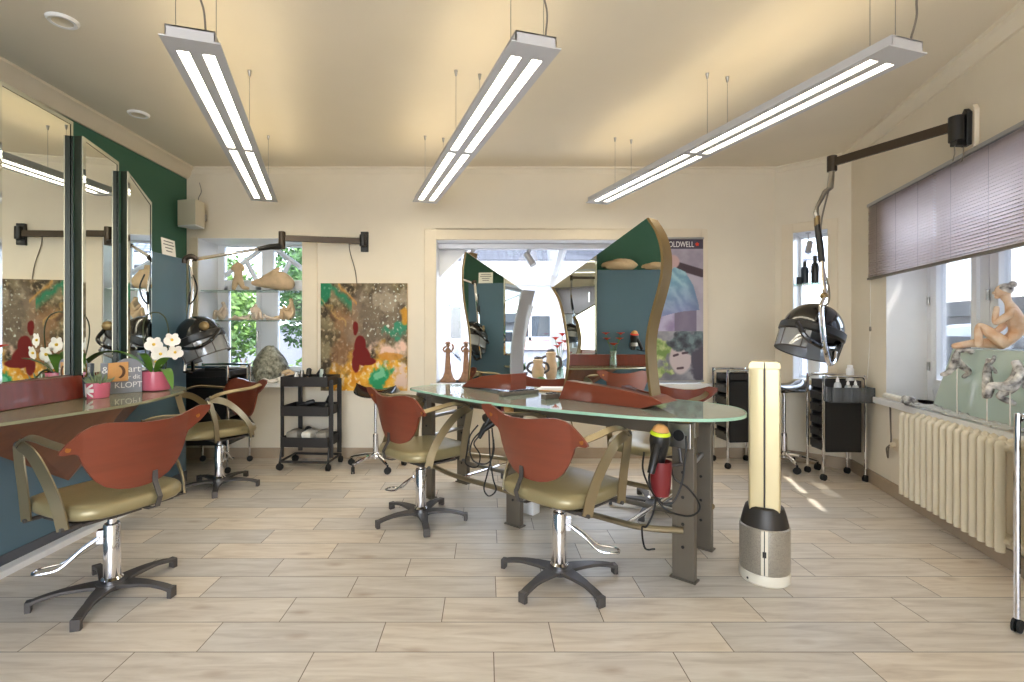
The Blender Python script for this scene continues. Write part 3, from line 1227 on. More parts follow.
# grey lettered sign
sg0, sg1 = V((-2.235, 2.735, 0)), V((-1.985 - 0.18, 3.03, 0))
sg0, sg1 = at(101, 394, 3.04), at(142, 391, 3.19)
sg0.z = sg1.z = 0
sd = (sg1 - sg0)
SL = sd.length
sd.normalize()
sn = V((sd.y, -sd.x, 0))
st = thing('lettered_sign', 'grey wooden sign with white lettering and a tan moon block, left of the orchid', 'sign', tuple(sg0) [:2] + (ZC,))
mb = MB()
up = V((0, 0, 1))
outl = [(0, 0), (SL, 0), (SL, 0.165)] + [(SL - 0.01 - 0.06 + 0.068 * math.cos(a), 0.165 + 0.05 * math.sin(a)) for a in [PI * k / 10 for k in range(1, 10)]] + \
       [(SL - 0.15, 0.175), (SL - 0.15, 0.19), (0, 0.19)]
mb.prism([sg0 + sd * a + up * (ZC + z) for a, z in outl], -sn * 0.02)
obj('board', mb, 'slate', st, world=True, smooth=0)
for body, sz, a, z in (('hart', 0.06, SL * 0.74, 0.148), ('voor dit', 0.04, SL * 0.66, 0.098), ('KLOPT', 0.05, SL * 0.66, 0.048), ('&', 0.06, SL * 0.10, 0.145)):
    lettering(st, body, sz, sg0 + sd * a + up * (ZC + z) + sn * 0.001, sd, up, 'ink', squash=0.95)
mb = MB()
c0 = sg0 + sd * (SL * 0.40) + up * (ZC + 0.135) + sn * 0.004
mb.prism([c0 + sd * a + up * z for a, z in ((-0.055, -0.06), (0.05, -0.06), (0.052, 0.06), (-0.05, 0.055))], sn * 0.012)
obj('tan_block', mb, 'tan', st, world=True, smooth=0, bevel=0.002)
mb = MB()
cr = []
for k in range(13):
    a = -1.35 + 2.7 * k / 12
    cr.append((0.036 * math.cos(a), 0.042 * math.sin(a)))
for k in range(13):
    a = 1.2 - 2.4 * k / 12
    cr.append((-0.012 + 0.032 * math.cos(a), 0.037 * math.sin(a)))
mb.prism([c0 + sn * 0.0125 + sd * a + up * z for a, z in cr], sn * 0.003)
obj('crescent', mb, mat('dark_carved_brown', (92, 58, 32), 0.6), st, world=True, smooth=0)


def leaf_blade(mb, base, tip, width, arch, side=None, n=10):
    base, tip = V(base), V(tip)
    d = tip - base
    side = side or d.cross(V((0, 0, 1))).normalized()
    vs, fs = [], []
    for i in range(n + 1):
        k = i / n
        w = width * math.sin(PI * min(1, 0.06 + k * 0.94)) ** 0.7 * (1 if k < 1 else 0.02)
        c = base + d * k + V((0, 0, arch * 4 * k * (1 - k)))
        vs += [c - side * w, c - V((0, 0, w * 0.25)), c + side * w]
    for i in range(n):
        b = i * 3
        fs += [(b, b + 1, b + 4, b + 3), (b + 1, b + 2, b + 5, b + 4)]
    m0 = len(vs)
    vs2 = [v - V((0, 0, 0.0025)) for v in vs]
    fs2 = [tuple(m0 + i for i in f[::-1]) for f in fs]
    mb.add(vs + vs2, fs + fs2)


oc = at(156, 389, 3.27)
ot = thing('potted_orchid', 'white orchid with an arching stem in a pink pot at the far counter end', 'plant', (oc.x, oc.y, ZC))
mb = MB()
mb.lathe([(0, 0), (0.066, 0), (0.078, 0.006), (0.082, 0.03), (0.082, 0.125), (0.076, 0.125), (0.074, 0.02), (0, 0.018)], seg=32)
obj('pot', mb, 'pink', ot)
mb = MB()
mb.lathe([(0, 0.10), (0.074, 0.10), (0.07, 0.115), (0, 0.122)], seg=24)
obj('bark', mb, 'soil', ot)
for b_, t_, w_, ar in (((-0.02, -0.01, 0.12), (-0.30, -0.10, 0.25), 0.036, 0.06), ((0.01, -0.02, 0.12), (0.15, -0.10, 0.22), 0.032, 0.03),
                       ((0.03, 0.0, 0.12), (0.135, -0.04, 0.01), 0.036, 0.07), ((0, 0.02, 0.12), (0.02, 0.12, 0.26), 0.03, 0.03),
                       ((-0.01, -0.03, 0.12), (-0.02, -0.14, 0.24), 0.03, 0.05)):
    mb = MB()
    leaf_blade(mb, b_, t_, w_, ar)
    obj('leaf', mb, 'leaf', ot)
stem = curve([(-0.03, 0.0, 0.11), (-0.07, 0.0, 0.26), (-0.085, 0.0, 0.40), (-0.06, 0.0, 0.485), (0.0, 0.0, 0.51), (0.055, 0.0, 0.48), (0.08, 0.0, 0.40), (0.075, 0.0, 0.27), (0.06, 0.0, 0.115)], 6)
mb = MB()
mb.tube(stem, 0.0042, 6)
obj('stem', mb, 'stem', ot)


def blossom(c, nrm, r):
    c, nrm = V(c), V(nrm).normalized()
    x = nrm.cross(V((0, 0, 1))).normalized()
    y = x.cross(nrm) * -1
    mb = MB()
    for k in range(5):
        a = PI / 2 + 2 * PI * k / 5
        wide = 0.62 if k in (1, 4) else 0.42
        d = x * math.cos(a) + y * math.sin(a)
        s = d.cross(nrm)
        pts = []
        N = 10
        for i in range(N):
            q = 2 * PI * i / N
            pts.append(c + d * (r * 0.55 * (1 - math.cos(q))) + s * (r * wide * math.sin(q)) + nrm * (0.1 * r * (1 - math.cos(q))))
        mb.prism(pts, nrm * 0.0015)
    f = obj('blossom', mb, 'petal', ot, smooth=50)
    mb = MB()
    mb.ball(c + nrm * 0.006, 0.2 * r, 8, 6)
    obj('blossom_centre', mb, 'yellow', f)


for c_, n_, r_ in (((0.0, -0.02, 0.30), (0.4, -1, 0.1), 0.05), ((0.05, -0.03, 0.24), (0.5, -1, -0.1), 0.05), ((0.11, -0.01, 0.33), (0.7, -0.8, 0), 0.045),
                   ((0.13, -0.01, 0.25), (0.7, -0.8, -0.2), 0.045), ((0.02, -0.03, 0.19), (0.2, -1, 0), 0.042)):
    blossom(c_, n_, r_)

# red flowers further along the counter (seen in the table mirror)
ft = thing('vase_of_red_flowers', 'red flowers in a clear vase at the near end of the glass counter', 'plant', (-2.28, 2.22, ZC))
mb = MB()
mb.lathe([(0, 0), (0.04, 0), (0.045, 0.02), (0.035, 0.12), (0.045, 0.17), (0.042, 0.17), (0.032, 0.12), (0.04, 0.02), (0, 0.01)], seg=20)
obj('vase', mb, 'shelf_glass', ft)
mb = MB()
fl = []
for k in range(6):
    a = 2 * PI * k / 6
    e_ = V((0.06 * math.cos(a), 0.09 * math.sin(a), 0.24 + 0.06 * (k % 3)))
    mb.tube(curve([(0, 0, 0.02), (e_.x * 0.3, e_.y * 0.3, 0.18), e_], 4), 0.003, 5)
    fl.append(e_)
obj('stems', mb, 'leaf', ft)
for p in fl:
    mb = MB()
    for k in range(6):
        a = 2 * PI * k / 6
        leaf_blade(mb, p, p + V((0.05 * math.cos(a), 0.05 * math.sin(a), 0.02)), 0.018, 0.008, n=5)
    obj('flower', mb, 'red', ft)

# card leaning on the top edge of the panel
cp = at(170, 258, 3.87)
mb = MB()
c0, c1 = V((-2.43, 3.76, 1.782)), V((-2.43, 3.96, 1.782))
tilt = V((-0.012, 0, 0.11))
cd = thing('notice_card', 'small white printed card standing on top of the blue-green panel', 'card', (-2.43, 3.86, 1.781))
c0, c1 = at(162.5, 259.5, 3.73), at(176, 263, 3.90)
c0.z = c1.z = 1.781
cx_ = (c1 - c0).normalized()
cn_ = V((cx_.y, -cx_.x, 0))
mb.prism([c0, c1, c1 + V((0, 0, 0.125)) - cn_ * 0.01, c0 + V((0, 0, 0.125)) - cn_ * 0.01], -cn_ * 0.003)
obj('card_sheet', mb, 'card', cd, world=True, smooth=0)
mb = MB()
for k, wd in enumerate((0.7, 0.8, 0.55, 0.45)):
    zc = 0.1 - k * 0.024
    p = c0 + cn_ * (0.0012 - 0.01 * zc / 0.125)
    L_ = (c1 - c0).length
    mb.prism([p + cx_ * (L_ * (0.5 - wd / 2)) + V((0, 0, zc)), p + cx_ * (L_ * (0.5 + wd / 2)) + V((0, 0, zc)),
              p + cx_ * (L_ * (0.5 + wd / 2)) + V((0, 0, zc + 0.007)), p + cx_ * (L_ * (0.5 - wd / 2)) + V((0, 0, zc + 0.007))], cn_ * 0.0006)
obj('printed_lines', mb, 'greyink', cd, world=True, smooth=0)

# clay pieces lying on the top of the panel, and a dryer in a holder, both seen in the table mirror
for x, y, s_, lb in ((-2.52, 2.1, 1.0, 'larger reclining buff clay piece on top of the blue-green panel'), (-2.52, 1.7, 0.7, 'smaller rounded buff clay piece on top of the blue-green panel')):
    mb = MB()
    mb.ball((x, y, 1.922 + 0.07 * s_), (0.1 * s_, 0.2 * s_, 0.072 * s_), 18, 10, fn=lambda p: 1 + 0.25 * noise.noise(p * 1.7))
    solo('clay_piece', mb, 'clay', lb, 'sculpture', (x, y, 1.922))

# speaker box in the corner
sp = thing('speaker', 'small ivory speaker box high in the far left corner', 'speaker', (-2.69, 4.60, 2.16), -0.25)
mb = MB()
mb.prism([(-0.10, -0.07, 0.012), (0.10, -0.07, 0.012), (0.06, 0.08, 0.012), (-0.06, 0.08, 0.012)], (0, 0, 0.23))
obj('cabinet', mb, 'speaker', sp, smooth=0, bevel=0.004)
mb = MB()
mb.prism([(-0.098, -0.067, 0.0), (0.098, -0.067, 0.0), (0.058, 0.077, 0.0), (-0.058, 0.077, 0.0)], (0, 0, 0.012))
obj('base_plate', mb, 'white', sp, smooth=0)
mb = MB()
mb.box((0, 0.115, 0.12), (0.03, 0.08, 0.06))
obj('wall_bracket', mb, 'steel', sp)
mb = MB()
mb.tube(curve([(-0.02, 0.08, 0.22), (-0.03, 0.10, 0.30), (0.0, 0.10, 0.36), (-0.04, 0.12, 0.45)]), 0.003, 6)
obj('wire', mb, 'gcord', sp)


# ================================================================== STYLING TABLE
U = V((0.747, -0.665, 0))
W_ = V((0.665, 0.747, 0))
TZ = 0.80
tb = thing('styling_table', 'long glass-topped styling table on grey steel posts in the middle of the room', 'table', (0.45, 3.1, 0), math.atan2(U.y, U.x))
outl = curve([(-0.53, 3.545, 0), (-0.36, 3.29, 0), (-0.19, 3.06, 0), (0.055, 2.79, 0), (0.322, 2.58, 0), (0.553, 2.43, 0), (0.762, 2.32, 0), (0.98, 2.27, 0), (1.16, 2.31, 0),
              (1.272, 2.43, 0), (1.325, 2.62, 0), (1.26, 2.80, 0), (1.05, 3.02, 0), (0.80, 3.26, 0), (0.52, 3.50, 0), (0.22, 3.72, 0), (-0.02, 3.83, 0), (-0.22, 3.84, 0),
              (-0.41, 3.74, 0)], 5, closed=True)
mb = MB()
mb.prism([p + V((0, 0, TZ - 0.013)) for p in outl], (0, 0, 0.012))
obj('glass_top', mb, 'table_glass', tb, world=True, smooth=0)
mb = MB()
vs, fs = [], []
n = len(outl)
cen = V((0.42, 3.05, 0))
for i, p in enumerate(outl):
    tg = (outl[(i + 1) % n] - outl[i - 1]).normalized()
    q = V((tg.y, -tg.x, 0)) * 0.0015
    vs += [p + q + V((0, 0, TZ - 0.014)), p + q + V((0, 0, TZ)), p - q * 3 + V((0, 0, TZ)), p - q * 3 + V((0, 0, TZ - 0.014))]
for i in range(n):
    j = (i + 1) % n
    for k in range(4):
        l = (k + 1) % 4
        fs.append((i * 4 + k, i * 4 + l, j * 4 + l, j * 4 + k))
mb.add(vs, fs)
obj('polished_edge', mb, 'glass_rim', tb, world=True)
ROT = Matrix.Rotation(math.atan2(U.y, U.x), 3, 'Z')
FP = [V((-0.41, 3.63, 0)), V((0.185, 3.10, 0)), V((0.965, 2.42, 0))]
BP = [p + W_ * 0.42 - U * 0.055 for p in FP]
for p in FP + BP:
    mb = MB()
    mb.box(p + V((0, 0, 0.345)), (0.105, 0.04, 0.69), ROT)
    mb.box(p + V((0, 0, 0.004)), (0.125, 0.06, 0.008), ROT)
    lg = obj('leg', mb, 'post', tb, world=True, smooth=0, bevel=0.002)
    mb = MB()
    for z in (0.16, 0.27, 0.40, 0.52):
        for s_ in (-1,):
            c = p + V((0, 0, z)) + W_ * (-0.0205)
            mb.cyl(c, c - W_ * 0.003, 0.008, seg=10)
    obj('screw_heads', mb, 'black', lg, world=True)
for P in (FP, BP):
    mb = MB()
    a, b = P[0] - U * 0.06, P[2] + U * 0.06
    c = (a + b) / 2 + V((0, 0, 0.733))
    mb.box(c, ((b - a).length, 0.05, 0.082), Matrix.Rotation(math.atan2((b - a).y, (b - a).x), 3, 'Z'))
    obj('top_beam', mb, 'post', tb, world=True, smooth=0, bevel=0.003)
for i in range(3):
    a, b = FP[i], BP[i]
    for z in (0.74, 0.58, 0.44) if i == 0 else (0.74, 0.52):
        mb = MB()
        mb.cyl(a + V((0, 0, z)), b + V((0, 0, z)), 0.014, seg=10)
        obj('cross_bar', mb, 'steel', tb, world=True)
# socket blocks on the end legs and a holder in the middle
for i, (p, dz) in enumerate(((FP[0], 0.70), (FP[2], 0.705))):
    mb = MB()
    c = p - W_ * 0.045 + V((0, 0, dz))
    mb.box(c, (0.11, 0.05, 0.12), ROT)
    sb_ = obj('socket_block', mb, 'steel', tb, world=True, smooth=0, bevel=0.004)
    mb = MB()
    mb.cyl(c - W_ * 0.025, c - W_ * 0.030, 0.026, seg=18)
    obj('socket', mb, 'black', sb_, world=True)
    mb = MB()
    mb.box(c + V((0, 0, 0.07)) - W_ * 0.0, (0.10, 0.055, 0.018), ROT)
    obj('clamp', mb, 'brass', sb_, world=True, smooth=0, bevel=0.003)
mb = MB()
rail = curve([FP[0] + V((0, 0, 0.24)), V((-0.2, 3.33, 0.24)), V((0.08, 3.06, 0.24)), V((0.30, 2.84, 0.24)), V((0.58, 2.6, 0.24)), V((0.76, 2.45, 0.24)), FP[2] + V((0, 0, 0.24)) - W_ * 0.02], 6)
mb.tube(rail, 0.016, 10)
obj('foot_rail', mb, 'strap', tb, world=True)
mb = MB()
bow = [q + (W_ * (2 * ((FP[0] + (FP[2] - FP[0]) * ((q - FP[0]).dot(U) / (FP[2] - FP[0]).dot(U))) - q).dot(W_) + 0.40)) for q in rail]
mb.tube(bow, 0.016, 10)
obj('foot_rail', mb, 'strap', tb, world=True)
mb = MB()
a_, b_ = FP[0] + W_ * 0.2 + V((0, 0, 0.24)), FP[2] + W_ * 0.2 + V((0, 0, 0.24))
mb.cyl(a_ + U * 0.2, b_ - U * 0.03, 0.014, seg=10)
obj('middle_rail', mb, 'post', tb, world=True)
for k in (0.2, 0.5, 0.8):
    mb = MB()
    i = int(k * (len(rail) - 1))
    mb.cyl(rail[i], bow[i], 0.010, seg=8)
    obj('rung', mb, 'chrome', tb, world=True)


# ---- two double-sided styling mirrors on the glass
def smooth_px(px, p0, n, k=4):
    pts = [on_plane(x, y, p0, n) for x, y in px]
    return curve(pts, k)


def styling_mirror(label, p0, ang, left, right, TH, wedge, wdepth, core_mat, drop=0.0):
    dirv = V((math.cos(ang), math.sin(ang), 0))
    nrm = V((dirv.y, -dirv.x, 0))           # towards the camera side
    p0 = V((p0[0], p0[1], TZ))
    t = thing('styling_mirror', label, 'mirror', tuple(p0 + dirv * 0.3), ang, 'double-sided styling mirrors')
    Lf = smooth_px(left, p0, nrm)
    Rt = smooth_px(right, p0, nrm)

    def fit(c):
        return [V((q.x, q.y, max(q.z, TZ + 0.03))) for q in c]
    Lf, Rt = fit(Lf), fit(Rt)
    ring = Lf + Rt[::-1]
    mb = MB()
    mb.prism(ring, -nrm * 0.006)
    obj('mirror_glass', mb, 'mirror', t, world=True, smooth=0)
    low = [V((q.x, q.y, max(TZ + 0.03, q.z - drop))) for q in ring]
    mb = MB()
    mb.prism([q - nrm * (TH - 0.006) for q in low], -nrm * 0.006)
    obj('rear_mirror_glass', mb, 'mirror', t, world=True, smooth=0)
    # curved side boards: the left one narrow, the right one as deep as the mirror pair
    for nm, edge, sgn, m_ in (('side_board', Lf, 1, 'brass'), ('side_board', Rt, -1, core_mat)):
        mb = MB()
        vs, fs = [], []
        N = len(edge)
        off0 = 0.004
        for q in edge:
            for a, b in ((0.0, off0), (0.0, -TH - off0), (sgn * 0.014, -TH - off0), (sgn * 0.014, off0)):
                vs.append(q - dirv * (sgn * 0.012) + dirv * a + nrm * b)
        for i in range(N - 1):
            for k in range(4):
                l = (k + 1) % 4
                fs.append((i * 4 + k, i * 4 + l, i * 4 + 4 + l, i * 4 + 4 + k))
        fs.append((3, 2, 1, 0))
        fs.append(tuple((N - 1) * 4 + k for k in range(4)))
        mb.add(vs, fs)
        obj(nm, mb, m_, t, world=True, smooth=30)
    # an extra scalloped board standing a little proud between the two glasses
    mb = MB()
    mb.prism([q - nrm * 0.03 + dirv * 0.02 for q in low[:len(Lf)]] + [q - nrm * 0.03 - dirv * 0.03 for q in low[len(Lf):]], -nrm * 0.02)
    obj('core_board', mb, 'brass', t, world=True, smooth=0)
    if wedge:
        pts = [on_plane(x, y, p0 + nrm * 0.035, nrm) for x, y in wedge]
        mn = min(q.z for q in pts)
        pts = [V((q.x, q.y, TZ + max(0.0, q.z - mn) if q.z - mn > 0.012 else TZ)) for q in pts]
        mb = MB()
        mb.prism(pts, -nrm * (wdepth))
        obj('base_wedge', mb, 'brown', t, world=True, smooth=0, bevel=0.003)
    return t


styling_mirror('larger double-sided mirror with wavy brass edge, nearer the air purifier on the glass table',
               (0.446, 3.01), math.radians(-47.3),
               [(553, 287), (561, 303), (567, 333), (569, 357), (566, 383), (561, 402)],
               [(647, 218), (656, 233), (661, 252), (661, 273), (657, 292), (650, 318), (646, 342), (647, 371), (651, 402)],
               0.085,
               [(558.5, 400), (566, 382), (598, 387), (628, 393), (652, 399), (663, 405), (640, 408.5), (600, 404)], 0.16, 'brass')
styling_mirror('smaller double-sided mirror with silver side fin, at the far left end of the glass table',
               (-0.17, 3.68), math.radians(-49),
               [(466, 252), (463, 273), (464.6, 301), (469.6, 331), (470.7, 354), (468.7, 384)],
               [(522, 290), (516, 317), (512, 342), (510.5, 365), (511, 390)],
               0.105,
               [(461, 388), (470, 381), (482, 377.5), (496, 376), (511, 375.5), (511, 392), (490, 390)], 0.14, 'silver', 0.10)

# things on the table
mb = MB()
c = at(518, 391, 3.36)


def table_block(px0, py0, px1, py1, d, h, label, name, cat, m_, ribs):
    a = on_plane(px0, py0, (0, 0, TZ), (0, 0, 1))
    b = on_plane(px1, py1, (0, 0, TZ), (0, 0, 1))
    dd = (b - a).normalized()
    nn = V((-dd.y, dd.x, 0))
    t = thing(name, label, cat, tuple((a + b) / 2), math.atan2(dd.y, dd.x))
    mb = MB()
    mb.prism([a, b, b + nn * d, a + nn * d], (0, 0, h))
    obj('block', mb, m_, t, world=True, smooth=0, bevel=0.004)
    L = (b - a).length
    mb = MB()
    for k in range(ribs):
        s_ = L * (0.25 + 0.7 * k / ribs)
        mb.prism([a + dd * s_ + nn * 0.01 + V((0, 0, h)), a + dd * (s_ + 0.012) + nn * 0.01 + V((0, 0, h)), a + dd * (s_ + 0.012) + nn * (d - 0.01) + V((0, 0, h)), a + dd * s_ + nn * (d - 0.01) + V((0, 0, h))], (0, 0, 0.006))
    obj('ribs', mb, 'black', t, world=True, smooth=0)


table_block(503, 396.5, 539, 393, 0.045, 0.022, 'grey ribbed comb rest lying in front of the silver-finned mirror', 'comb_rest', 'comb rest', 'post', 7)
table_block(546, 400, 560, 398, 0.04, 0.03, 'short dark comb rest at the foot of the wavy brass mirror', 'comb_rest', 'comb rest', 'post', 3)
pc = on_plane(550, 390.5, (0, 0, TZ), (0, 0, 1))
for k in range(3):
    mb = MB()
    T = Matrix.Rotation(0.25 * k - 0.6, 3, 'Z')
    mb.box(pc + V((0.02 * k, 0.01 * k, 0.004 + 0.006 * k)), (0.20, 0.13, 0.0055), T)
    solo('magazine', mb, 'card' if k else 'tan', ('lowest tan-edged magazine', 'middle white magazine', 'topmost white magazine')[k] + ' of the stack between the two table mirrors', 'magazine', pc + V((0.02 * k, 0.01 * k, 0.001 + 0.006 * k)), 'magazines on the glass table', smooth=0)


# ================================================================== SALON CHAIRS
TOP = [(-.325, .845), (-.27, .850), (-.22, .832), (-.17, .818), (-.10, .812), (0, .815), (.08, .828), (.15, .835), (.19, .828), (.225, .808), (.27, .768), (.295, .738)]
BOT = [(-.325, .822), (-.29, .783), (-.25, .752), (-.222, .735), (-.215, .72), (-.205, .67), (-.19, .63), (-.165, .590), (-.13, .558), (-.09, .540), (-.045, .530), (0, .528), (.045, .531),
       (.09, .542), (.13, .560), (.165, .592), (.19, .632), (.214, .68), (.228, .715), (.25, .724), (.285, .724), (.295, .730)]
BACKY = -0.235


def back_pt(a, z, m):
    y = BACKY + 0.9 * a * a if abs(a) < 0.215 else BACKY + 0.9 * 0.0462 + (abs(a) - 0.215) * 0.05
    y -= (z - 0.80) * 0.16
    return V(((a * 1.07 if a < 0 else a) * m, y, z - 0.015))


def make_chair(name, label, m, loc, rz, star):
    """m = +1: tall wing on the sitter's left, m = -1: on the right"""
    t = thing(name, label, 'chair', loc, rz, 'salon chairs')
    # seat pad
    mb = MB()
    prof = []
    N = 40
    vs, fs = [], []
    layers = [(0.86, 0.418), (0.95, 0.424), (0.995, 0.438), (1.0, 0.452), (0.985, 0.468), (0.95, 0.478), (0.86, 0.483), (0.6, 0.484), (0.3, 0.482), (0.0, 0.481)]
    for s_, z in layers:
        for k in range(N):
            q = 2 * PI * k / N
            c_, n_ = math.cos(q), math.sin(q)
            e = 2 / 3.6
            x = 0.245 * math.copysign(abs(c_) ** e, c_)
            y = 0.245 * math.copysign(abs(n_) ** e, n_)
            if y > 0:
                x *= 1 - 0.12 * (y / 0.245) ** 2
                y *= 1.24
            zz = z - (0.028 * max(0, (y * s_ - 0.14) / 0.16) ** 2 if z > 0.44 else 0)
            vs.append((x * s_, y * s_ + 0.02, zz))
    for i in range(len(layers) - 1):
        for k in range(N):
            l = (k + 1) % N
            fs.append((i * N + k, i * N + l, i * N + N + l, i * N + N + k))
    fs.append(tuple(range(N))[::-1])
    mb.add(vs, fs)
    obj('seat', mb, 'vinyl', t, smooth=60)
    # bent plywood back
    mb = MB()

    def fn(u, w):
        a = -0.325 + 0.62 * u
        zt, zb = lerp_table(TOP, a), lerp_table(BOT, a)
        return back_pt(a, zb + (zt - zb) * w, m)
    mb.shell(fn, 72, 14, lambda u, w: (0, 0.012, 0))
    bk = obj('backrest', mb, 'brown', t, smooth=40)
    mb = MB()
    for a, z in ((-0.06, 0.565), (-0.262, 0.80), (0.268, 0.745)):
        p = back_pt(a, z, m)
        mb.lathe([(0.0, -0.004), (0.009, -0.003), (0.011, 0.0)], p - V((0, 0.001, 0)), 12, Matrix.Rotation(-PI / 2, 3, 'X') @ Matrix.Scale(-1, 3, V((0, 0, 1))))
    obj('bolts', mb, 'orange', bk)
    # support bar
    mb = MB()
    p = back_pt(-0.06, 0.565, m)
    mb.strap([p + V((0, -0.004, 0.02)), p + V((0, -0.005, -0.03)), V((-0.058 * m, -0.242, 0.46)), V((-0.055 * m, -0.228, 0.415)), V((-0.05 * m, -0.19, 0.402)), V((-0.05 * m, 0.0, 0.398))], 0.022, 0.007, (0, 1, 0.2))
    obj('back_bar', mb, 'foot', t)
    # armrests
    for s in (-1, 1):
        hi = (s * m < 0)
        wz = 0.795 if hi else 0.735
        wx = 0.265 if hi else 0.272
        w = back_pt(wx * s * m, wz + 0.015, m)
        w = V((abs(w.x) * s, w.y, w.z))
        mb = MB()
        el = V((s * 0.256, 0.195, 0.715))
        mb.strap(curve([w + V((0, 0.015, 0)), w + V((s * 0.006, 0.10, 0.012 if not hi else -0.02)), V((s * 0.28, 0.04, 0.762)), V((s * 0.27, 0.135, 0.745)), el], 6), 0.03, 0.007, (s * 0.6, 0, 1))
        ar = obj('armrest', mb, 'strap', t)
        mb = MB()
        mb.strap(curve([el + V((0, 0, 0.004)), V((s * 0.262, 0.08, 0.685)), V((s * 0.264, -0.03, 0.59)), V((s * 0.262, -0.10, 0.49)), V((s * 0.255, -0.125, 0.40))], 7), 0.046, 0.008, (s, -0.55, 0.0))
        obj('rear_strap', mb, 'strap', ar)
        mb = MB()
        mb.strap(curve([el, V((s * 0.26, 0.175, 0.64)), V((s * 0.26, 0.15, 0.54)), V((s * 0.255, 0.135, 0.40))], 7), 0.042, 0.008, (s, -0.4, 0))
        obj('front_strap', mb, 'strap', ar)
        mb = MB()
        mb.ball(el + V((0, 0.006, 0)), (0.012, 0.02, 0.016), 10, 8)
        obj('elbow_cap', mb, 'foot', ar)
        for y in (-0.125, 0.135):
            mb = MB()
            mb.cyl((s * 0.266, y, 0.403), (s * 0.19, y, 0.403), 0.009, seg=10)
            obj('fixing', mb, 'foot', ar)
    # seat plate, column, pump
    mb = MB()
    mb.box((0, 0.0, 0.397), (0.40, 0.26, 0.012))
    mb.box((0, 0.0, 0.385), (0.14, 0.20, 0.02))
    obj('seat_plate', mb, 'foot', t, smooth=0, bevel=0.003)
    mb = MB()
    mb.lathe([(0.0, 0.055), (0.042, 0.055), (0.044, 0.075), (0.034, 0.085), (0.034, 0.318), (0.030, 0.325), (0.018, 0.326), (0.017, 0.38), (0.0, 0.38)], seg=24)
    obj('column', mb, 'chrome', t)
    mb = MB()
    ang = star[1]
    d = V((math.cos(ang), math.sin(ang), 0))
    n = V((-d.y, d.x, 0))
    mb.box(d * 0.04 + V((0, 0, 0.27)), (0.03, 0.03, 0.06), Matrix.Rotation(ang, 3, 'Z'))
    for s in (-1, 1):
        mb.tube(curve([d * 0.045 + n * (0.018 * s) + V((0, 0, 0.27)), d * 0.11 + n * (0.028 * s) + V((0, 0, 0.225)), d * 0.18 + n * (0.036 * s) + V((0, 0, 0.165)), d * 0.24 + n * (0.036 * s) + V((0, 0, 0.155)),
                       d * 0.272 + n * (0.026 * s) + V((0, 0, 0.153)), d * 0.283 + V((0, 0, 0.152))], 5), 0.006, 8)
    obj('pump_lever', mb, 'chrome', t)
    # five feet
    mb = MB()
    mb.lathe([(0.0, 0.036), (0.062, 0.036), (0.066, 0.045), (0.06, 0.062), (0.0, 0.066)], seg=24)
    hub = obj('hub', mb, 'foot', t)
    for k in range(5):
        q = star[0] + 2 * PI * k / 5
        d = V((math.cos(q), math.sin(q), 0))
        n = V((-d.y, d.x, 0))
        mb = MB()
        mb.strap(curve([d * 0.03 + V((0, 0, 0.050)), d * 0.10 + V((0, 0, 0.056)), d * 0.18 + V((0, 0, 0.056)), d * 0.25 + V((0, 0, 0.046)), d * 0.29 + V((0, 0, 0.034))], 4),
                 0.045, 0.016, (0, 0, 1), wl=[0.088 - 0.05 * min(1, i / 9) for i in range(17)])
        mb.box(d * 0.288 + V((0, 0, 0.0235)), (0.022, 0.038, 0.047), Matrix.Rotation(q, 3, 'Z'))
        obj('foot', mb, 'foot', hub, bevel=0.003)
    return t


def facing(fx, fy):
    return math.atan2(-fx, fy)


make_chair('salon_chair', 'salon chair at the mirrors on the left, nearest the camera, its back turned to us', -1, (-1.70, 2.28, 0), facing(-0.92, 0.39),
           (math.radians(-5) - facing(-0.92, 0.39), math.radians(205) - facing(-0.92, 0.39)))
make_chair('salon_chair', 'salon chair at the front of the glass table before the wavy brass mirror', 1, (0.36, 2.42, 0), facing(0.74, 0.67),
           (math.radians(12) - facing(0.74, 0.67), math.radians(-8) - facing(0.74, 0.67)))
make_chair('salon_chair', 'salon chair at the left end of the glass table in front of the saddle stool', 1, (-0.41, 3.20, 0), facing(0.74, 0.67),
           (math.radians(-4) - facing(0.74, 0.67), math.radians(150) - facing(0.74, 0.67)))
make_chair('salon_chair', 'salon chair turned sideways beside the black trolley under the left dryer hood', 1, (-2.055, 3.87, 0), facing(-0.60, -0.80),
           (math.radians(4) - facing(-0.60, -0.80), math.radians(100) - facing(-0.60, -0.80)))
make_chair('salon_chair', 'salon chair beyond the glass table, right of the wavy brass mirror, facing the table', 1, (1.15, 3.40, 0), facing(-0.72, -0.69),
           (math.radians(20) - facing(-0.72, -0.69), math.radians(60) - facing(-0.72, -0.69)))
make_chair('salon_chair', 'salon chair behind the glass table, its back showing between the two table mirrors', -1, (0.42, 4.02, 0), facing(-0.66, -0.75),
           (math.radians(20) - facing(-0.66, -0.75), math.radians(60) - facing(-0.66, -0.75)))


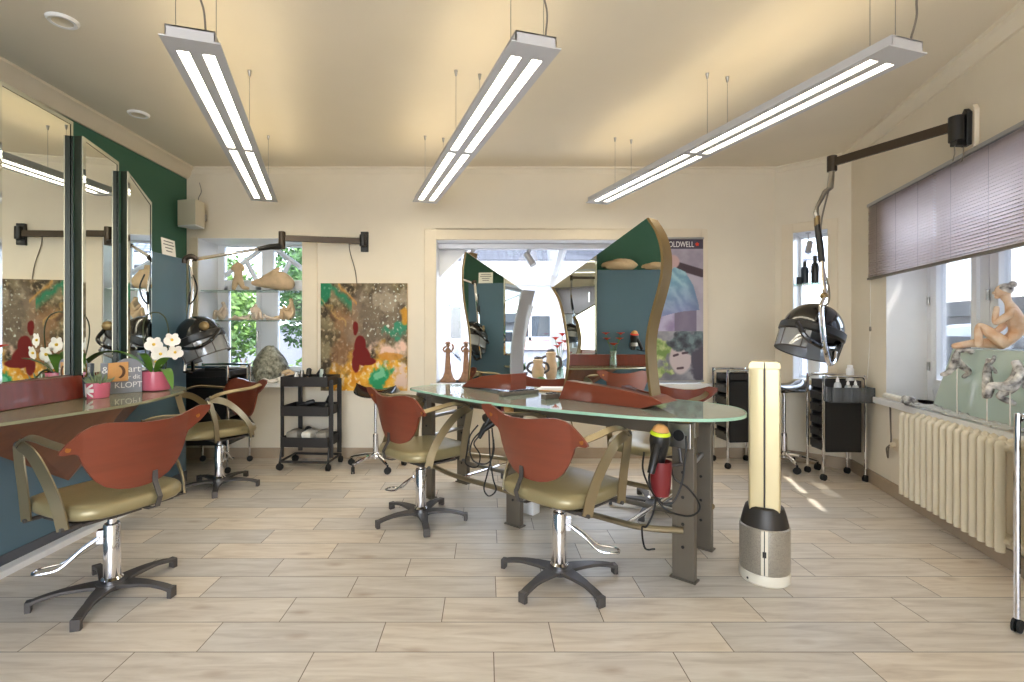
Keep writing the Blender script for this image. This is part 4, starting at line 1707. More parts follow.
# ================================================================== HAIR DRYERS AND CORDS AT THE TABLE
def hand_dryer(c, rz, label, pitch=0.0, ring='lime'):
    t = thing('hair_dryer', label, 'hair dryer', tuple(c), rz)
    R = Matrix.Rotation(pitch, 3, 'X')
    mb = MB()
    mb.lathe([(0.0, 0.105), (0.022, 0.104), (0.034, 0.095), (0.044, 0.072), (0.046, 0.04), (0.040, 0.0), (0.032, -0.05), (0.026, -0.10), (0.022, -0.10), (0.0, -0.095)], seg=24, T=R)
    obj('barrel', mb, 'black', t)
    mb = MB()
    mb.lathe([(0.0395, 0.087), (0.0435, 0.082), (0.0462, 0.074), (0.0445, 0.071)], seg=24, T=R)
    obj('coloured_ring', mb, ring, t)
    mb = MB()
    mb.lathe([(0.0, 0.119), (0.018, 0.117), (0.031, 0.106), (0.0385, 0.089), (0.0, 0.088)], seg=20, T=R)
    obj('air_inlet', mb, 'tan', t)
    mb = MB()
    mb.tube([R @ V((-0.02, -0.02, 0.03)), R @ V((-0.05, -0.05, -0.02)), R @ V((-0.075, -0.07, -0.085))], [0.02, 0.019, 0.016], 12)
    obj('handle', mb, 'black', t)
    return t


dc = at(659, 449, 2.33)
lime_d = hand_dryer(dc, 0.2, 'black hair dryer with lime ring, hanging by the right leg of the table', 0.15)
th = thing('dryer_holder', 'wine-red cup holder carrying the lime-ringed hair dryer under the glass table', 'holder', (dc.x + 0.008, dc.y, dc.z - 0.115), 0)
mb = MB()
mb.lathe([(0.036, -0.10), (0.044, -0.06), (0.050, 0.03), (0.050, 0.06), (0.046, 0.06), (0.046, 0.03), (0.040, -0.06), (0.032, -0.10)], seg=24)
obj('cup', mb, 'wine', th)
mb = MB()
mb.tube([(0.04, 0.02, 0.03), (0.12, 0.06, 0.03), (0.12, 0.09, 0.12)], 0.010, 8)
obj('holder_arm', mb, 'foot', th)


def cord(pts, owner, r=0.0045):
    mb = MB()
    mb.tube(curve(pts, 8), r, 7)
    return obj('power_cord', mb, 'cord', owner, world=True)


cord([at(644, 452, 2.33), at(643, 470, 2.31), at(651, 490, 2.31), at(662, 503, 2.32), at(673, 502, 2.31), at(682, 482, 2.31), at(686, 450, 2.31), at(686, 436, 2.325)],
     lime_d)
cord([at(664, 466, 2.38), at(658, 485, 2.36), at(654, 510, 2.36), at(647, 526, 2.36), at(642, 528, 2.38), at(645, 548, 2.4), at(655, 549, 2.4)],
     lime_d)
cord([at(671, 462, 2.40), at(674, 478, 2.33), at(688, 488, 2.31), at(699, 503, 2.31), at(698, 512, 2.31), at(686, 516, 2.31), at(664, 508, 2.31), at(650, 485, 2.35), at(651, 470, 2.38), at(662, 456, 2.40)],
     lime_d)
wine_d = hand_dryer(at(497, 414, 3.02), 0.9, 'black and wine-red hair dryer half hidden under the middle of the glass table', 1.2, 'wine')
mb = MB()
a, b = at(486, 424, 3.0), at(479, 438, 3.0)
mb.tube([a, a + (b - a) * 0.4, b], [0.016, 0.018, 0.012], 10)
mb.tube([a, a + (a - b) * 0.6], [0.012, 0.010], 10)
iron = solo('curling_iron', mb, 'black', 'black curling iron hanging under the glass table left of the middle chair', 'curling iron', b)
cord([at(482, 430, 3.0), at(473, 440, 2.98), at(470, 452, 2.97), at(475, 462, 2.97), at(488, 463, 2.96), at(494, 450, 2.97), at(492, 430, 2.99)], iron)
cord([at(492, 428, 2.99), at(493, 450, 2.96), at(487, 475, 2.93), at(484, 489, 2.92), at(489, 496, 2.92), at(496, 490, 2.92), at(493, 478, 2.92), at(490, 455, 2.95), at(489, 430, 2.99)],
     wine_d)
cord([at(478, 425, 3.0), at(470, 436, 2.99), at(467, 452, 3.0), at(466, 464, 3.05), at(477, 467, 3.05), at(480, 455, 3.02), at(474, 444, 3.0), at(479, 436, 3.0)], iron)
pc = at(572, 512, 3.2)
mb = MB()
q = V((0.30, 3.30, 0))
mb.box(q + V((0, 0, 0.055)), (0.10, 0.08, 0.10), ROT)
t_ = thing('power_box', 'white power box standing on the floor behind the middle table leg', 'power box', tuple(q))
obj('housing', mb, 'white', t_, world=True, smooth=0, bevel=0.006)
mb = MB()
mb.tube(curve([q + V((0.0, -0.03, 0.105)), q + V((-0.02, -0.07, 0.16)), q + V((0.02, -0.05, 0.3)), q + V((0.04, 0.0, 0.5))], 6), 0.005, 6)
obj('lead', mb, 'cord', t_, world=True)

# dryer in a bracket on the panel beyond the counter (seen in the table mirror)
wall_d = hand_dryer((-2.33, 1.98, 1.10), 1.3, 'black hair dryer hanging on the blue-green panel near the glass counter', 0.2, 'red')
mb = MB()
mb.tube([(-2.398, 2.01, 1.03), (-2.36, 2.00, 1.03)], 0.012, 8)
mb.lathe([(0.05, -0.02), (0.052, 0.02), (0.047, 0.02), (0.046, -0.02)], (-2.33, 1.98, 1.06), 20)
solo('dryer_ring', mb, 'steel', 'steel ring holding the hair dryer on the blue-green panel', 'holder', (-2.398, 2.01, 1.03))
cord([(-2.36, 1.94, 1.00), (-2.30, 1.86, 0.99), (-2.28, 1.80, 1.06), (-2.30, 1.74, 1.16), (-2.36, 1.70, 1.26), (-2.392, 1.74, 1.36)], wall_d)


# ================================================================== AIR PURIFIER FAN
fc = V((1.358, 2.43, 0))
fa = math.atan2(-fc.y, -fc.x) + PI / 2          # turned to the camera
fn_ = thing('air_purifier_fan', 'tall gold and silver bladeless air purifier fan on the floor by the table end', 'fan', tuple(fc), fa)
mb = MB()
mb.lathe([(0.0, 0.0), (0.104, 0.0), (0.111, 0.008), (0.112, 0.046), (0.109, 0.052), (0.0, 0.052)], seg=40)
obj('base_ring', mb, 'fan_white', fn_)
mb = MB()
mb.lathe([(0.107, 0.052), (0.109, 0.056), (0.109, 0.262), (0.105, 0.267), (0.0, 0.267)], seg=40)
slv = obj('perforated_sleeve', mb, 'perf', fn_)
mb = MB()
for s in (-1, 1):
    mb.shell(lambda u, w: (0.1096 * math.sin((u - 0.5) * 0.26), -0.1096 * math.cos((u - 0.5) * 0.26), 0.055 + 0.208 * w), 6, 1, lambda u, w: (0, 0.002, 0)) if s < 0 else None
obj('front_strip', mb, 'fan_white', slv)
mb = MB()
mb.lathe([(0.104, 0.267), (0.103, 0.275), (0.093, 0.32), (0.083, 0.352), (0.072, 0.36), (0.0, 0.36)], seg=40)
obj('neck', mb, 'fan_dark', fn_)
mb = MB()
OW, OD, IW = 0.066, 0.062, 0.024
zt, zb = 1.055, 0.335
# oblong loop: outer outline extruded along depth, with the long slot through it
N = 12


def oblong(hw, z0, z1, r):
    pts = [V((-hw, 0, z0)), V((hw, 0, z0))]
    for k in range(N + 1):
        q = (PI / 2) * k / N
        pts.append(V((hw - r + r * math.cos(q), 0, z1 - r + r * math.sin(q))))
    for k in range(N + 1):
        q = PI / 2 + (PI / 2) * k / N
        pts.append(V((-hw + r + r * math.cos(q), 0, z1 - r + r * math.sin(q))))
    return pts


for s in (-1, 1):
    pr = []
    for k in range(13):      # half of a rounded D section, swept up
        q = PI * k / 12 - PI / 2
        pr.append((0.055 + 0.014 * abs(math.cos(q)) ** 0.5, OD * math.sin(q)))
    sec = [(0.0035, -OD)] + pr + [(0.0035, OD)]
    mbz = MB()
    mb.prism([V((s * x, y, zb)) for x, y in sec], (0, 0, zt - zb - 0.035))
mbt = MB()
sec = []
for k in range(9):
    q = PI / 2 * k / 8
    sec.append((0.066 - 0.02 * (1 - math.cos(q)), zt - 0.02 + 0.02 * math.sin(q)))
top = [V((-0.068, 0, zt - 0.036)), V((0.068, 0, zt - 0.036)), V((0.068, 0, zt - 0.020)), V((0.063, 0, zt - 0.007)), V((0.050, 0, zt)), V((-0.050, 0, zt)), V((-0.063, 0, zt - 0.007)), V((-0.068, 0, zt - 0.020))]
mb.prism([p + V((0, -OD, 0)) for p in top], (0, 2 * OD, 0))
loop = obj('airflow_loop', mb, 'fan_gold', fn_, smooth=50, bevel=0.002)
mb = MB()
mb.span((-0.0034, -OD + 0.006, 0.362), (0.0034, OD - 0.006, zt - 0.037))
mb.span((-0.0026, -OD - 0.0012, zt - 0.04), (0.0026, -OD + 0.002, zt - 0.004))
obj('slot', mb, 'fan_dark', loop, smooth=0)
mb = MB()
mb.span((-0.0022, -0.1115, 0.056), (0.0022, -0.109, 0.264))
mb.span((-0.008, -0.1135, 0.14), (0.008, -0.110, 0.168))
obj('display', mb, 'black', slv, smooth=0, bevel=0.001)
mb = MB()
mb.cyl((-0.069, -0.086, 0.022), (-0.0715, -0.0885, 0.022), 0.005, seg=10)
obj('button', mb, 'black', fn_)


# ================================================================== CASTERS, TROLLEYS, STOOLS
def caster(mb, p, r=0.022, ang=0.0, w=0.018):
    p = V(p)
    d = V((math.cos(ang), math.sin(ang), 0))
    n = V((-d.y, d.x, 0))
    for s in (-1, 1):
        mb.cyl(p + V((0, 0, r)) + n * (s * 0.004), p + V((0, 0, r)) + n * (s * (0.004 + w / 2)), r, seg=16)
    mb.cyl(p + V((0, 0, r)) - n * 0.004, p + V((0, 0, r)) + n * 0.004, r * 0.45, seg=10)


def black_trolley(loc, rz, label, W=0.33, D=0.27, top=0.83, drawers=5):
    """salon trolley: black plastic body with drawers on the local -x side, in a bent chrome frame with casters; local front is -y"""
    t = thing('salon_trolley', label, 'trolley', loc, rz, 'black salon trolleys')
    mb = MB()
    bw, bd = W - 0.07, D - 0.03
    z0, z1 = 0.23, top - 0.09
    mb.span((-bw / 2, -bd / 2, z0), (bw / 2, -bd / 2 + 0.012, z1))
    mb.span((-bw / 2, bd / 2 - 0.012, z0), (bw / 2, bd / 2, z1))
    mb.span((bw / 2 - 0.012, -bd / 2, z0), (bw / 2, bd / 2, z1))
    mb.span((-bw / 2, -bd / 2, z0), (bw / 2, bd / 2, z0 + 0.012))
    mb.span((-bw / 2, -bd / 2, z1 - 0.01), (bw / 2, bd / 2, z1))
    obj('body', mb, 'black', t, smooth=0, bevel=0.004)
    h = (z1 - z0 - 0.02) / drawers
    for k in range(drawers):
        za = z0 + 0.014 + k * h
        mb = MB()
        mb.span((-bw / 2 - 0.02, -bd / 2 + 0.016, za), (bw / 2 - 0.016, bd / 2 - 0.016, za + h * 0.66))
        dr = obj('drawer', mb, 'black', t, smooth=0, bevel=0.003)
        mb = MB()
        mb.span((-bw / 2 - 0.032, -bd / 2 + 0.03, za + h * 0.5), (-bw / 2 - 0.019, bd / 2 - 0.03, za + h * 0.66))
        obj('drawer_lip', mb, 'blackm', dr, smooth=0, bevel=0.003)
    mb = MB()
    mb.span((-bw / 2, -bd / 2, z1), (bw / 2, bd / 2, z1 + 0.01))
    for a, b in (((-bw / 2, -bd / 2), (bw / 2, -bd / 2 + 0.008)), ((-bw / 2, bd / 2 - 0.008), (bw / 2, bd / 2)), ((-bw / 2, -bd / 2), (-bw / 2 + 0.008, bd / 2)), ((bw / 2 - 0.008, -bd / 2), (bw / 2, bd / 2))):
        mb.span((a[0], a[1], z1), (b[0], b[1], top - 0.035))
    obj('top_tray', mb, 'blackm', t, smooth=0, bevel=0.003)
    for y in (-D / 2, D / 2):
        x = W / 2 - 0.012
        mb = MB()
        mb.tube(curve([(-x, y, 0.055), (-x, y, top - 0.06), (-x + 0.012, y, top - 0.015), (-x + 0.05, y, top), (x - 0.05, y, top), (x - 0.012, y, top - 0.015), (x, y, top - 0.06), (x, y, 0.055)], 6), 0.0105, 10)
        obj('frame_hoop', mb, 'chrome', t)
        for sx in (-x, x):
            mb = MB()
            caster(mb, (sx, y, 0), 0.026, 0.4)
            mb.cyl((sx, y, 0.03), (sx, y, 0.065), 0.009, seg=10)
            obj('caster', mb, 'rubber', t)
    return t


tr = black_trolley((2.90, 4.135, 0), math.radians(-6), 'black chrome-framed trolley with bottles in a side tray, below the right dryer hood', 0.34, 0.24, 0.84)
mb = MB()
for a, b in (((-0.16, -0.215, 0.64), (0.16, -0.125, 0.648)), ((-0.16, -0.215, 0.64), (0.16, -0.209, 0.76)), ((-0.16, -0.215, 0.64), (-0.154, -0.125, 0.76)), ((0.154, -0.215, 0.64), (0.16, -0.125, 0.76))):
    mb.span((a[0] + 0.01, a[1] + 0.0, a[2]), (b[0] + 0.01, b[1], b[2]))
obj('side_tray', mb, 'frosted_tray', tr, smooth=0)
black_trolley((2.28, 4.52, 0), math.radians(0), 'black drawer trolley standing against the far wall behind the air purifier fan', 0.33, 0.28, 0.86)
black_trolley((-2.40, 4.44, 0), math.radians(180), 'black chrome-framed trolley in the far left corner beneath the left dryer hood', 0.46, 0.40, 0.90)
black_trolley((2.275, 1.86, 0), math.radians(4), 'black trolley cut off by the right edge, nearest the camera beside the radiator', 0.32, 0.28, 0.86)


def squeeze_bottle(p, h, r, m_, label, capm='white', nozzle=True, group='bottles on the trolley'):
    t = thing('product_bottle', label, 'bottle', tuple(p), 0, group)
    mb = MB()
    mb.lathe([(0, 0), (r * 0.95, 0), (r, 0.006), (r, h * 0.62), (r * 0.8, h * 0.72), (r * 0.35, h * 0.77), (r * 0.35, h * 0.79), (0, h * 0.79)], seg=16)
    obj('bottle', mb, m_, t)
    mb = MB()
    if nozzle:
        mb.lathe([(r * 0.45, h * 0.76), (r * 0.45, h * 0.84), (r * 0.14, h * 0.97), (r * 0.1, h), (0, h)], seg=12)
    else:
        mb.lathe([(r * 0.5, h * 0.76), (r * 0.5, h), (0, h)], seg=12)
    obj('cap', mb, capm, t)


trm = MW[tr.name]
for k, (x, y, h, r, m_, lb) in enumerate(((-0.08, -0.17, 0.20, 0.026, 'bottle_clear', 'leftmost cloudy nozzle bottle in the side tray of the trolley'),
                                          (0.0, -0.165, 0.17, 0.025, 'bottle_clear', 'middle cloudy nozzle bottle in the side tray of the trolley'),
                                          (0.055, -0.165, 0.17, 0.024, 'bottle_clear', 'rightmost cloudy nozzle bottle in the side tray of the trolley'))):
    squeeze_bottle(trm @ V((x, y, 0.649)), h, r, m_, lb)
t_ = thing('spray_can', 'white cylindrical can standing at the right end of the trolley top under the dryer hood', 'can', tuple(trm @ V((0.10, -0.02, 0.761))))
mb = MB()
mb.lathe([(0, 0), (0.027, 0), (0.028, 0.004), (0.028, 0.13), (0.022, 0.14), (0, 0.14)], seg=18)
obj('can', mb, 'white', t_)
mb = MB()
mb.lathe([(0.02, 0.14), (0.02, 0.165), (0.0, 0.168)], seg=16)
obj('can_cap', mb, 'white', t_)

# open three-tier cart by the painting
cx0 = V((-1.555, 4.47, 0))
cart = thing('utility_cart', 'black three-tier utility cart with brushes and towels, between the window and the painting', 'cart', tuple(cx0), math.radians(-4))
W, D = 0.42, 0.30
for z in (0.20, 0.47, 0.725):
    mb = MB()
    w, d, h = W / 2, D / 2, 0.085
    mb.span((-w, -d, z), (w, d, z + 0.004))
    for a, b in (((-w, -d), (w, -d + 0.004)), ((-w, d - 0.004), (w, d)), ((-w, -d), (-w + 0.004, d)), ((w - 0.004, -d), (w, d))):
        mb.span((a[0], a[1], z), (b[0], b[1], z + h))
    obj('tray', mb, 'blackm', cart, smooth=0, bevel=0.002)
for x, y in ((-W / 2 + 0.04, D / 2 + 0.008), (W / 2 + 0.008, D / 2 - 0.04), (-W / 2 + 0.04, -D / 2 + 0.02), (W / 2 + 0.008, -D / 2 + 0.06)):
    if y < 0 and x < 0:
        continue
    mb = MB()
    mb.span((x - 0.02, y - 0.008, 0.10), (x + 0.02, y + 0.008, 0.78))
    obj('upright', mb, 'blackm', cart, smooth=0, bevel=0.004)
mb = MB()
mb.span((-W / 2 - 0.008 - 0.012, -D / 2 + 0.04, 0.10), (-W / 2, -D / 2 + 0.075, 0.78))
obj('upright', mb, 'blackm', cart, smooth=0, bevel=0.004)
mb = MB()
x, y = W / 2 + 0.005, D / 2 + 0.0
mb.tube(curve([(-x, -y, 0.075), (x, -y, 0.075), (x, y, 0.075), (-x, y, 0.075)], 1, closed=True), 0.011, 8, closed=True)
for sx in (-1, 1):
    mb.tube([(sx * (W / 2), -D / 2 + 0.03, 0.2), (sx * x, -y, 0.08)], 0.009, 8)
obj('bottom_frame', mb, 'blackm', cart)
for sx in (-1, 1):
    for sy in (-1, 1):
        mb = MB()
        caster(mb, (sx * x, sy * y, 0), 0.030, 0.3 * sx + 1.2)
        mb.cyl((sx * x, sy * y, 0.03), (sx * x, sy * y, 0.075), 0.010, seg=10)
        obj('caster', mb, 'rubber', cart)
cm = MW[cart.name]
r = random.Random(8)


def hair_brush(p, ang, tilt, col, label, group):
    """round brush lying in a tray"""
    t = thing('hair_brush', label, 'brush', tuple(p), ang, group)
    T = Matrix.Rotation(tilt, 3, 'Y')
    mb = MB()
    mb.tube([T @ V((-0.07, 0, 0)), T @ V((-0.02, 0, 0)), T @ V((0.0, 0, 0))], [0.006, 0.009, 0.007], 8)
    obj('handle', mb, col, t)
    mb = MB()
    mb.tube([T @ V((0.0, 0, 0)), T @ V((0.01, 0, 0)), T @ V((0.07, 0, 0)), T @ V((0.08, 0, 0))], [0.012, 0.023, 0.023, 0.014], 12)
    obj('bristles', mb, 'black', t)


for k, (x, y, z, a, tl, col, lb) in enumerate((
        (-0.02, -0.02, 0.80, 1.5, -1.15, 'tan', 'tan-handled round brush standing in the top tray of the black cart'),
        (0.05, 0.02, 0.80, 0.6, -0.95, 'black', 'black brush leaning in the top tray of the black cart'),
        (0.14, -0.03, 0.80, 2.6, -0.8, 'white', 'white-handled brush at the right end of the top tray of the cart'),
        (-0.04, -0.02, 0.56, 0.2, -0.25, 'black', 'dark round brush lying in the middle tray of the black cart'),
        (0.14, 0.02, 0.56, 1.2, -0.9, 'steel', 'brush propped at the right end of the middle tray of the cart'))):
    hair_brush(cm @ V((x, y, z)), a, tl, col, lb, 'brushes in the black cart')
for k, (x, y, z, w, m_, lb) in enumerate(((-0.13, -0.03, 0.205, 0.13, 'greytowel', 'grey folded towel at the left of the lowest cart tray'),
                                          (0.0, -0.03, 0.205, 0.11, 'towel', 'white folded towel in the middle of the lowest cart tray'),
                                          (0.13, -0.03, 0.205, 0.13, 'greytowel', 'grey towel with pale stripes at the right of the lowest cart tray'))):
    mb = MB()
    mb.ball(cm @ V((x, y, z + 0.075)), (w / 2, 0.11, 0.062), 16, 10, cm.to_3x3(), fn=lambda p: (1 / max(abs(p.x), abs(p.y), abs(p.z))) ** 0.62 * (0.84 + 0.12 * noise.noise(p * 2.5)))
    solo('folded_towel', mb, m_, lb, 'towel', cm @ V((x, y, z)), 'towels in the black cart')
for k, (x, z, lb, m_, h) in enumerate(((-0.12, 0.73, 'small white pot at the left of the top cart tray', 'white', 0.11), (-0.07, 0.73, 'small steel pot in the top cart tray', 'steel', 0.13),
                                       (0.11, 0.73, 'green-tinted small pot in the top cart tray', 'plinth', 0.14))):
    mb = MB()
    mb.lathe([(0, 0), (0.02, 0), (0.021, h * 0.75), (0.016, h * 0.8), (0.016, h), (0, h)], cm @ V((x, -0.03, z)), 14)
    solo('product_pot', mb, m_, lb, 'pot', cm @ V((x, -0.03, z)), 'pots in the black cart')
mb = MB()
mb.ball(cm @ V((-0.06, 0.08, 0.275)), (0.045, 0.045, 0.07), 14, 10)
solo('dark_sponge', mb, 'black', 'round black sponge behind the towels in the lowest cart tray', 'sponge', cm @ V((-0.06, 0.08, 0.205)))


def saddle_stool(loc, rz, label, seat_z):
    t = thing('saddle_stool', label, 'stool', loc, rz, 'saddle stools')
    mb = MB()

    def top(u, w):
        x = (u - 0.5) * 2
        y = (w - 0.5) * 2
        edge = math.sqrt(max(0, 1 - abs(y) ** 3.0))
        X = 0.19 * x * (edge * (0.72 + 0.28 * (y < 0) * abs(y) + 0.18 * (0.5 - 0.5 * y)) + 0.02)
        Z = seat_z - 0.055 * abs(x) ** 1.6 + 0.045 * max(0, y) ** 2 + 0.035 * max(0, -y) ** 2
        return (X, 0.2 * y, Z)
    mb.shell(top, 20, 20, lambda u, w: (0, 0, -0.045 * (1 - abs(2 * u - 1) ** 4) * (1 - abs(2 * w - 1) ** 4) - 0.008))
    obj('seat', mb, 'hood', t, smooth=60)
    mb = MB()
    mb.box((0, 0, seat_z - 0.065), (0.13, 0.16, 0.03))
    mb.tube([(0.03, 0.0, seat_z - 0.075), (0.14, 0.03, seat_z - 0.09), (0.16, 0.04, seat_z - 0.09)], 0.006, 6)
    obj('seat_mechanism', mb, 'black', t)
    mb = MB()
    mb.lathe([(0, 0.10), (0.026, 0.10), (0.026, 0.30), (0.014, 0.305), (0.014, seat_z - 0.06), (0, seat_z - 0.06)], seg=16)
    obj('gas_lift', mb, 'chrome', t)
    mb = MB()
    mb.lathe([(0, 0.085), (0.035, 0.085), (0.035, 0.13), (0.026, 0.14), (0, 0.14)], seg=16)
    hb = obj('hub', mb, 'chrome', t)
    for k in range(5):
        q = 2 * PI * k / 5 + 0.3
        d = V((math.cos(q), math.sin(q), 0))
        mb = MB()
        mb.tube(curve([d * 0.02 + V((0, 0, 0.115)), d * 0.12 + V((0, 0, 0.105)), d * 0.25 + V((0, 0, 0.075))], 4), [0.019] * 4 + [0.016] * 4 + [0.012], 8)
        lg = obj('foot', mb, 'chrome', hb)
        mb = MB()
        caster(mb, d * 0.25, 0.029, q + 0.9, 0.022)
        mb.cyl(d * 0.25 + V((0, 0, 0.03)), d * 0.25 + V((0, 0, 0.075)), 0.008, seg=8)
        obj('caster', mb, 'rubber', lg if False else hb)
    return t


saddle_stool((-0.965, 4.42, 0), math.radians(72), 'black saddle stool with chrome feet, in front of the painting', 0.70)
saddle_stool((2.665, 4.455, 0), math.radians(100), 'black saddle stool between the fan and the trolley with bottles', 0.745)


# ================================================================== DRYER HOODS ON WALL ARMS
def hood_parts(t, c, lean, R=0.19, visor_m='visor'):
    """dome of radius R centred at c, its axis along the direction lean"""
    c = V(c)
    T = V(lean).normalized().to_track_quat('Z', 'Y').to_matrix()
    mb = MB()
    prof = [(R * math.sin(q), R * 1.04 * math.cos(q)) for q in [PI * 0.5 * k / 14 for k in range(15)]]
    prof += [(R * 0.995, -0.02), (R * 0.98, -0.035), (R * 0.90, -0.035), (R * 0.88, 0.0), (R * 0.75, R * 0.5), (0.0, R * 0.82)]
    prof[0] = (0.0, prof[0][1])
    mb.lathe(prof, c, 36, T)
    d = obj('dome', mb, 'hood', t, world=True)
    mb = MB()
    mb.lathe([(R * 1.0, 0.02), (R * 1.07, 0.015), (R * 1.08, -0.03), (R * 1.0, -0.045), (R * 0.97, -0.03)], c, 36, T)
    obj('rim_band', mb, 'black', d, world=True)
    mb = MB()
    vs, fs = [], []
    N = 26
    for k in range(N + 1):
        q = -PI * 0.78 + PI * 1.56 * k / N
        for rr, z in ((R * 1.02, -0.04), (R * 1.0, -0.16), (R * 0.985, -0.16), (R * 1.005, -0.04)):
            vs.append(c + T @ V((rr * math.cos(q), rr * math.sin(q), z)))
    for k in range(N):
        for i in range(4):
            j = (i + 1) % 4
            fs.append((k * 4 + i, k * 4 + j, k * 4 + 4 + j, k * 4 + 4 + i))
    fs += [(0, 1, 2, 3), (N * 4 + 3, N * 4 + 2, N * 4 + 1, N * 4)]
    mb.add(vs, fs)
    v = obj('visor', mb, visor_m, t, world=True)
    mb = MB()
    for k in range(7):
        q = -PI * 0.72 + PI * 1.44 * k / 6
        mb.tube([c + T @ V((R * 1.03 * math.cos(q), R * 1.03 * math.sin(q), -0.03)), c + T @ V((R * 1.01 * math.cos(q), R * 1.01 * math.sin(q), -0.16))], 0.004, 6)
    ring = [c + T @ V((R * 1.0 * math.cos(-PI * 0.78 + PI * 1.56 * k / N), R * 1.0 * math.sin(-PI * 0.78 + PI * 1.56 * k / N), -0.16)) for k in range(N + 1)]
    mb.tube(ring, 0.005, 6)
    obj('visor_ribs', mb, 'foot', v, world=True)
    return d


# right one
br = RW.p(1.62, 0, 2.335)
t = thing('dryer_hood', 'black dryer hood with clear visor hanging from the long arm on the right wall', 'hood dryer', tuple(br), 0, 'dryer hoods on wall arms')
mb = MB()
n_ = RW.n
mb.prism([RW.p(1.62 + a, -0.001, 2.335 + z) for a, z in ((-0.035, -0.12), (0.035, -0.12), (0.045, -0.09), (0.045, 0.09), (0.03, 0.12), (-0.03, 0.12), (-0.045, 0.09), (-0.045, -0.09))], -n_ * 0.025)
obj('wall_plate', mb, 'cream', t, world=True, smooth=0, bevel=0.006)
mb = MB()
k0 = br - n_ * 0.085
mb.prism([RW.p(1.62 + a, -0.026, 2.335 + z) for a, z in ((-0.025, -0.10), (0.025, -0.10), (0.03, 0.08), (0.0, 0.11), (-0.03, 0.08))], -n_ * 0.025)
mb.cyl(k0 + V((0, 0, -0.07)), k0 + V((0, 0, 0.07)), 0.036, seg=20)
mb.span(k0 + V((-0.02, -0.02, -0.095)), k0 + V((0.06, 0.02, -0.055)))
obj('swivel_bracket', mb, 'black', t, world=True, bevel=0.003)
e0 = at(832, 169, 3.42)
a0 = k0 + V((0, 0, 0.02))
e0.z = a0.z
dv = (e0 - a0).normalized()
mb = MB()
mb.strap([a0, e0], 0.022, 0.055, (0, 0, 1))
mb.cyl(e0 + V((0, 0, -0.06)), e0 + V((0, 0, 0.045)), 0.030, seg=18)
obj('long_arm', mb, 'bronze_arm', t, world=True, bevel=0.003)
mb = MB()
P = [e0 + V((0, 0, -0.05)), at(830, 188, 3.42), at(825, 192, 3.42), at(817, 207, 3.41), at(816, 212, 3.41), at(817, 220, 3.41)]
mb.tube(P, [0.018, 0.02, 0.016, 0.012, 0.016, 0.016], 10)
obj('knuckle', mb, 'steel', t, world=True)
mb = MB()
mb.tube([at(817, 216, 3.41), at(817, 226, 3.41)], 0.018, 10)
obj('brass_collar', mb, 'brass', t, world=True)
mb = MB()
mb.tube([at(817, 224, 3.41), at(820, 245, 3.39), at(822, 262, 3.37)], [0.017, 0.022, 0.02], 10)
obj('grip_sleeve', mb, 'black', t, world=True)
mb = MB()
mb.tube(curve([at(822, 260, 3.37), at(823, 280, 3.32), at(825, 296, 3.26), at(821, 308, 3.22), at(823, 335, 3.19), at(826, 352, 3.19), at(829, 363, 3.21), at(833, 362, 3.25), at(835, 352, 3.29)], 5), 0.015, 10)
obj('hanging_pipe', mb, 'chrome', t, world=True)
mb = MB()
mb.tube(curve([at(830, 185, 3.44), at(821, 225, 3.43), at(823, 262, 3.40), at(829, 290, 3.26), at(828, 303, 3.20), at(821, 306, 3.20)], 6), 0.006, 6)
obj('cord', mb, 'gcord', t, world=True)
mb = MB()
mb.ball(at(824, 296, 3.26), 0.024, 12, 8)
obj('elbow_joint', mb, 'brass', t, world=True)
hood_parts(t, at(812, 331, 3.42), (0.36, 0.05, 1), 0.185)
mb = MB()
mb.tube(curve([at(797, 322, 3.24), at(806, 337, 3.20), at(820, 346, 3.20), at(832, 348, 3.25), at(838, 342, 3.36)], 5), 0.016, 8)
obj('pivot_yoke', mb, 'hood', t, world=True)
mb = MB()
for s_ in (0, 0.05):
    q = k0 + V((-0.01 + s_, 0, -0.09))
    mb.tube([q, q + V((0.0, 0, -0.05)), q + V((-0.01, 0, -0.09))], 0.003, 6)
obj('cord_stub', mb, 'gcord', t, world=True)

# left one
b0 = V(((365 - CX) / F * 4.76, 4.76, 1.19 + 92 / F * 4.7))
t = thing('dryer_hood', 'black dryer hood on the folding arm beside the small window, in the far left corner', 'hood dryer', tuple(b0), 0, 'dryer hoods on wall arms')
mb = MB()
mb.span(b0 + V((-0.035, -0.03, -0.095)), b0 + V((0.035, -0.001, 0.095)))
mb.cyl(b0 + V((-0.005, -0.06, -0.05)), b0 + V((-0.005, -0.06, 0.06)), 0.032, seg=18)
obj('wall_plate', mb, 'black', t, world=True, bevel=0.004)
j0 = at(282, 240, 4.56)
j0.z = b0.z
mb = MB()
mb.strap([b0 + V((0, -0.06, 0.0)), j0], 0.022, 0.055, (0, 0, 1))
mb.cyl(j0 + V((0, 0, -0.10)), j0 + V((0, 0, 0.06)), 0.030, seg=18)
obj('long_arm', mb, 'bronze_arm', t, world=True, bevel=0.003)
mb = MB()
j1 = at(258, 249, 4.42)
mb.tube([j0 + V((0, 0, -0.075)), j0 + (j1 - j0) * 0.5 + V((0, 0, -0.03)), j1], [0.03, 0.026, 0.018], 12)
obj('elbow', mb, 'black', t, world=True)
j2 = at(191, 260, 3.93)
mb = MB()
mb.tube([j1, j2], 0.014, 10)
pe = at(184, 371, 3.86)
mb.tube([j2 + V((-0.005, 0, 0)), at(192, 290, 3.9), at(188, 330, 3.88), pe], 0.016, 10)
obj('chrome_pipes', mb, 'chrome', t, world=True)
mb = MB()
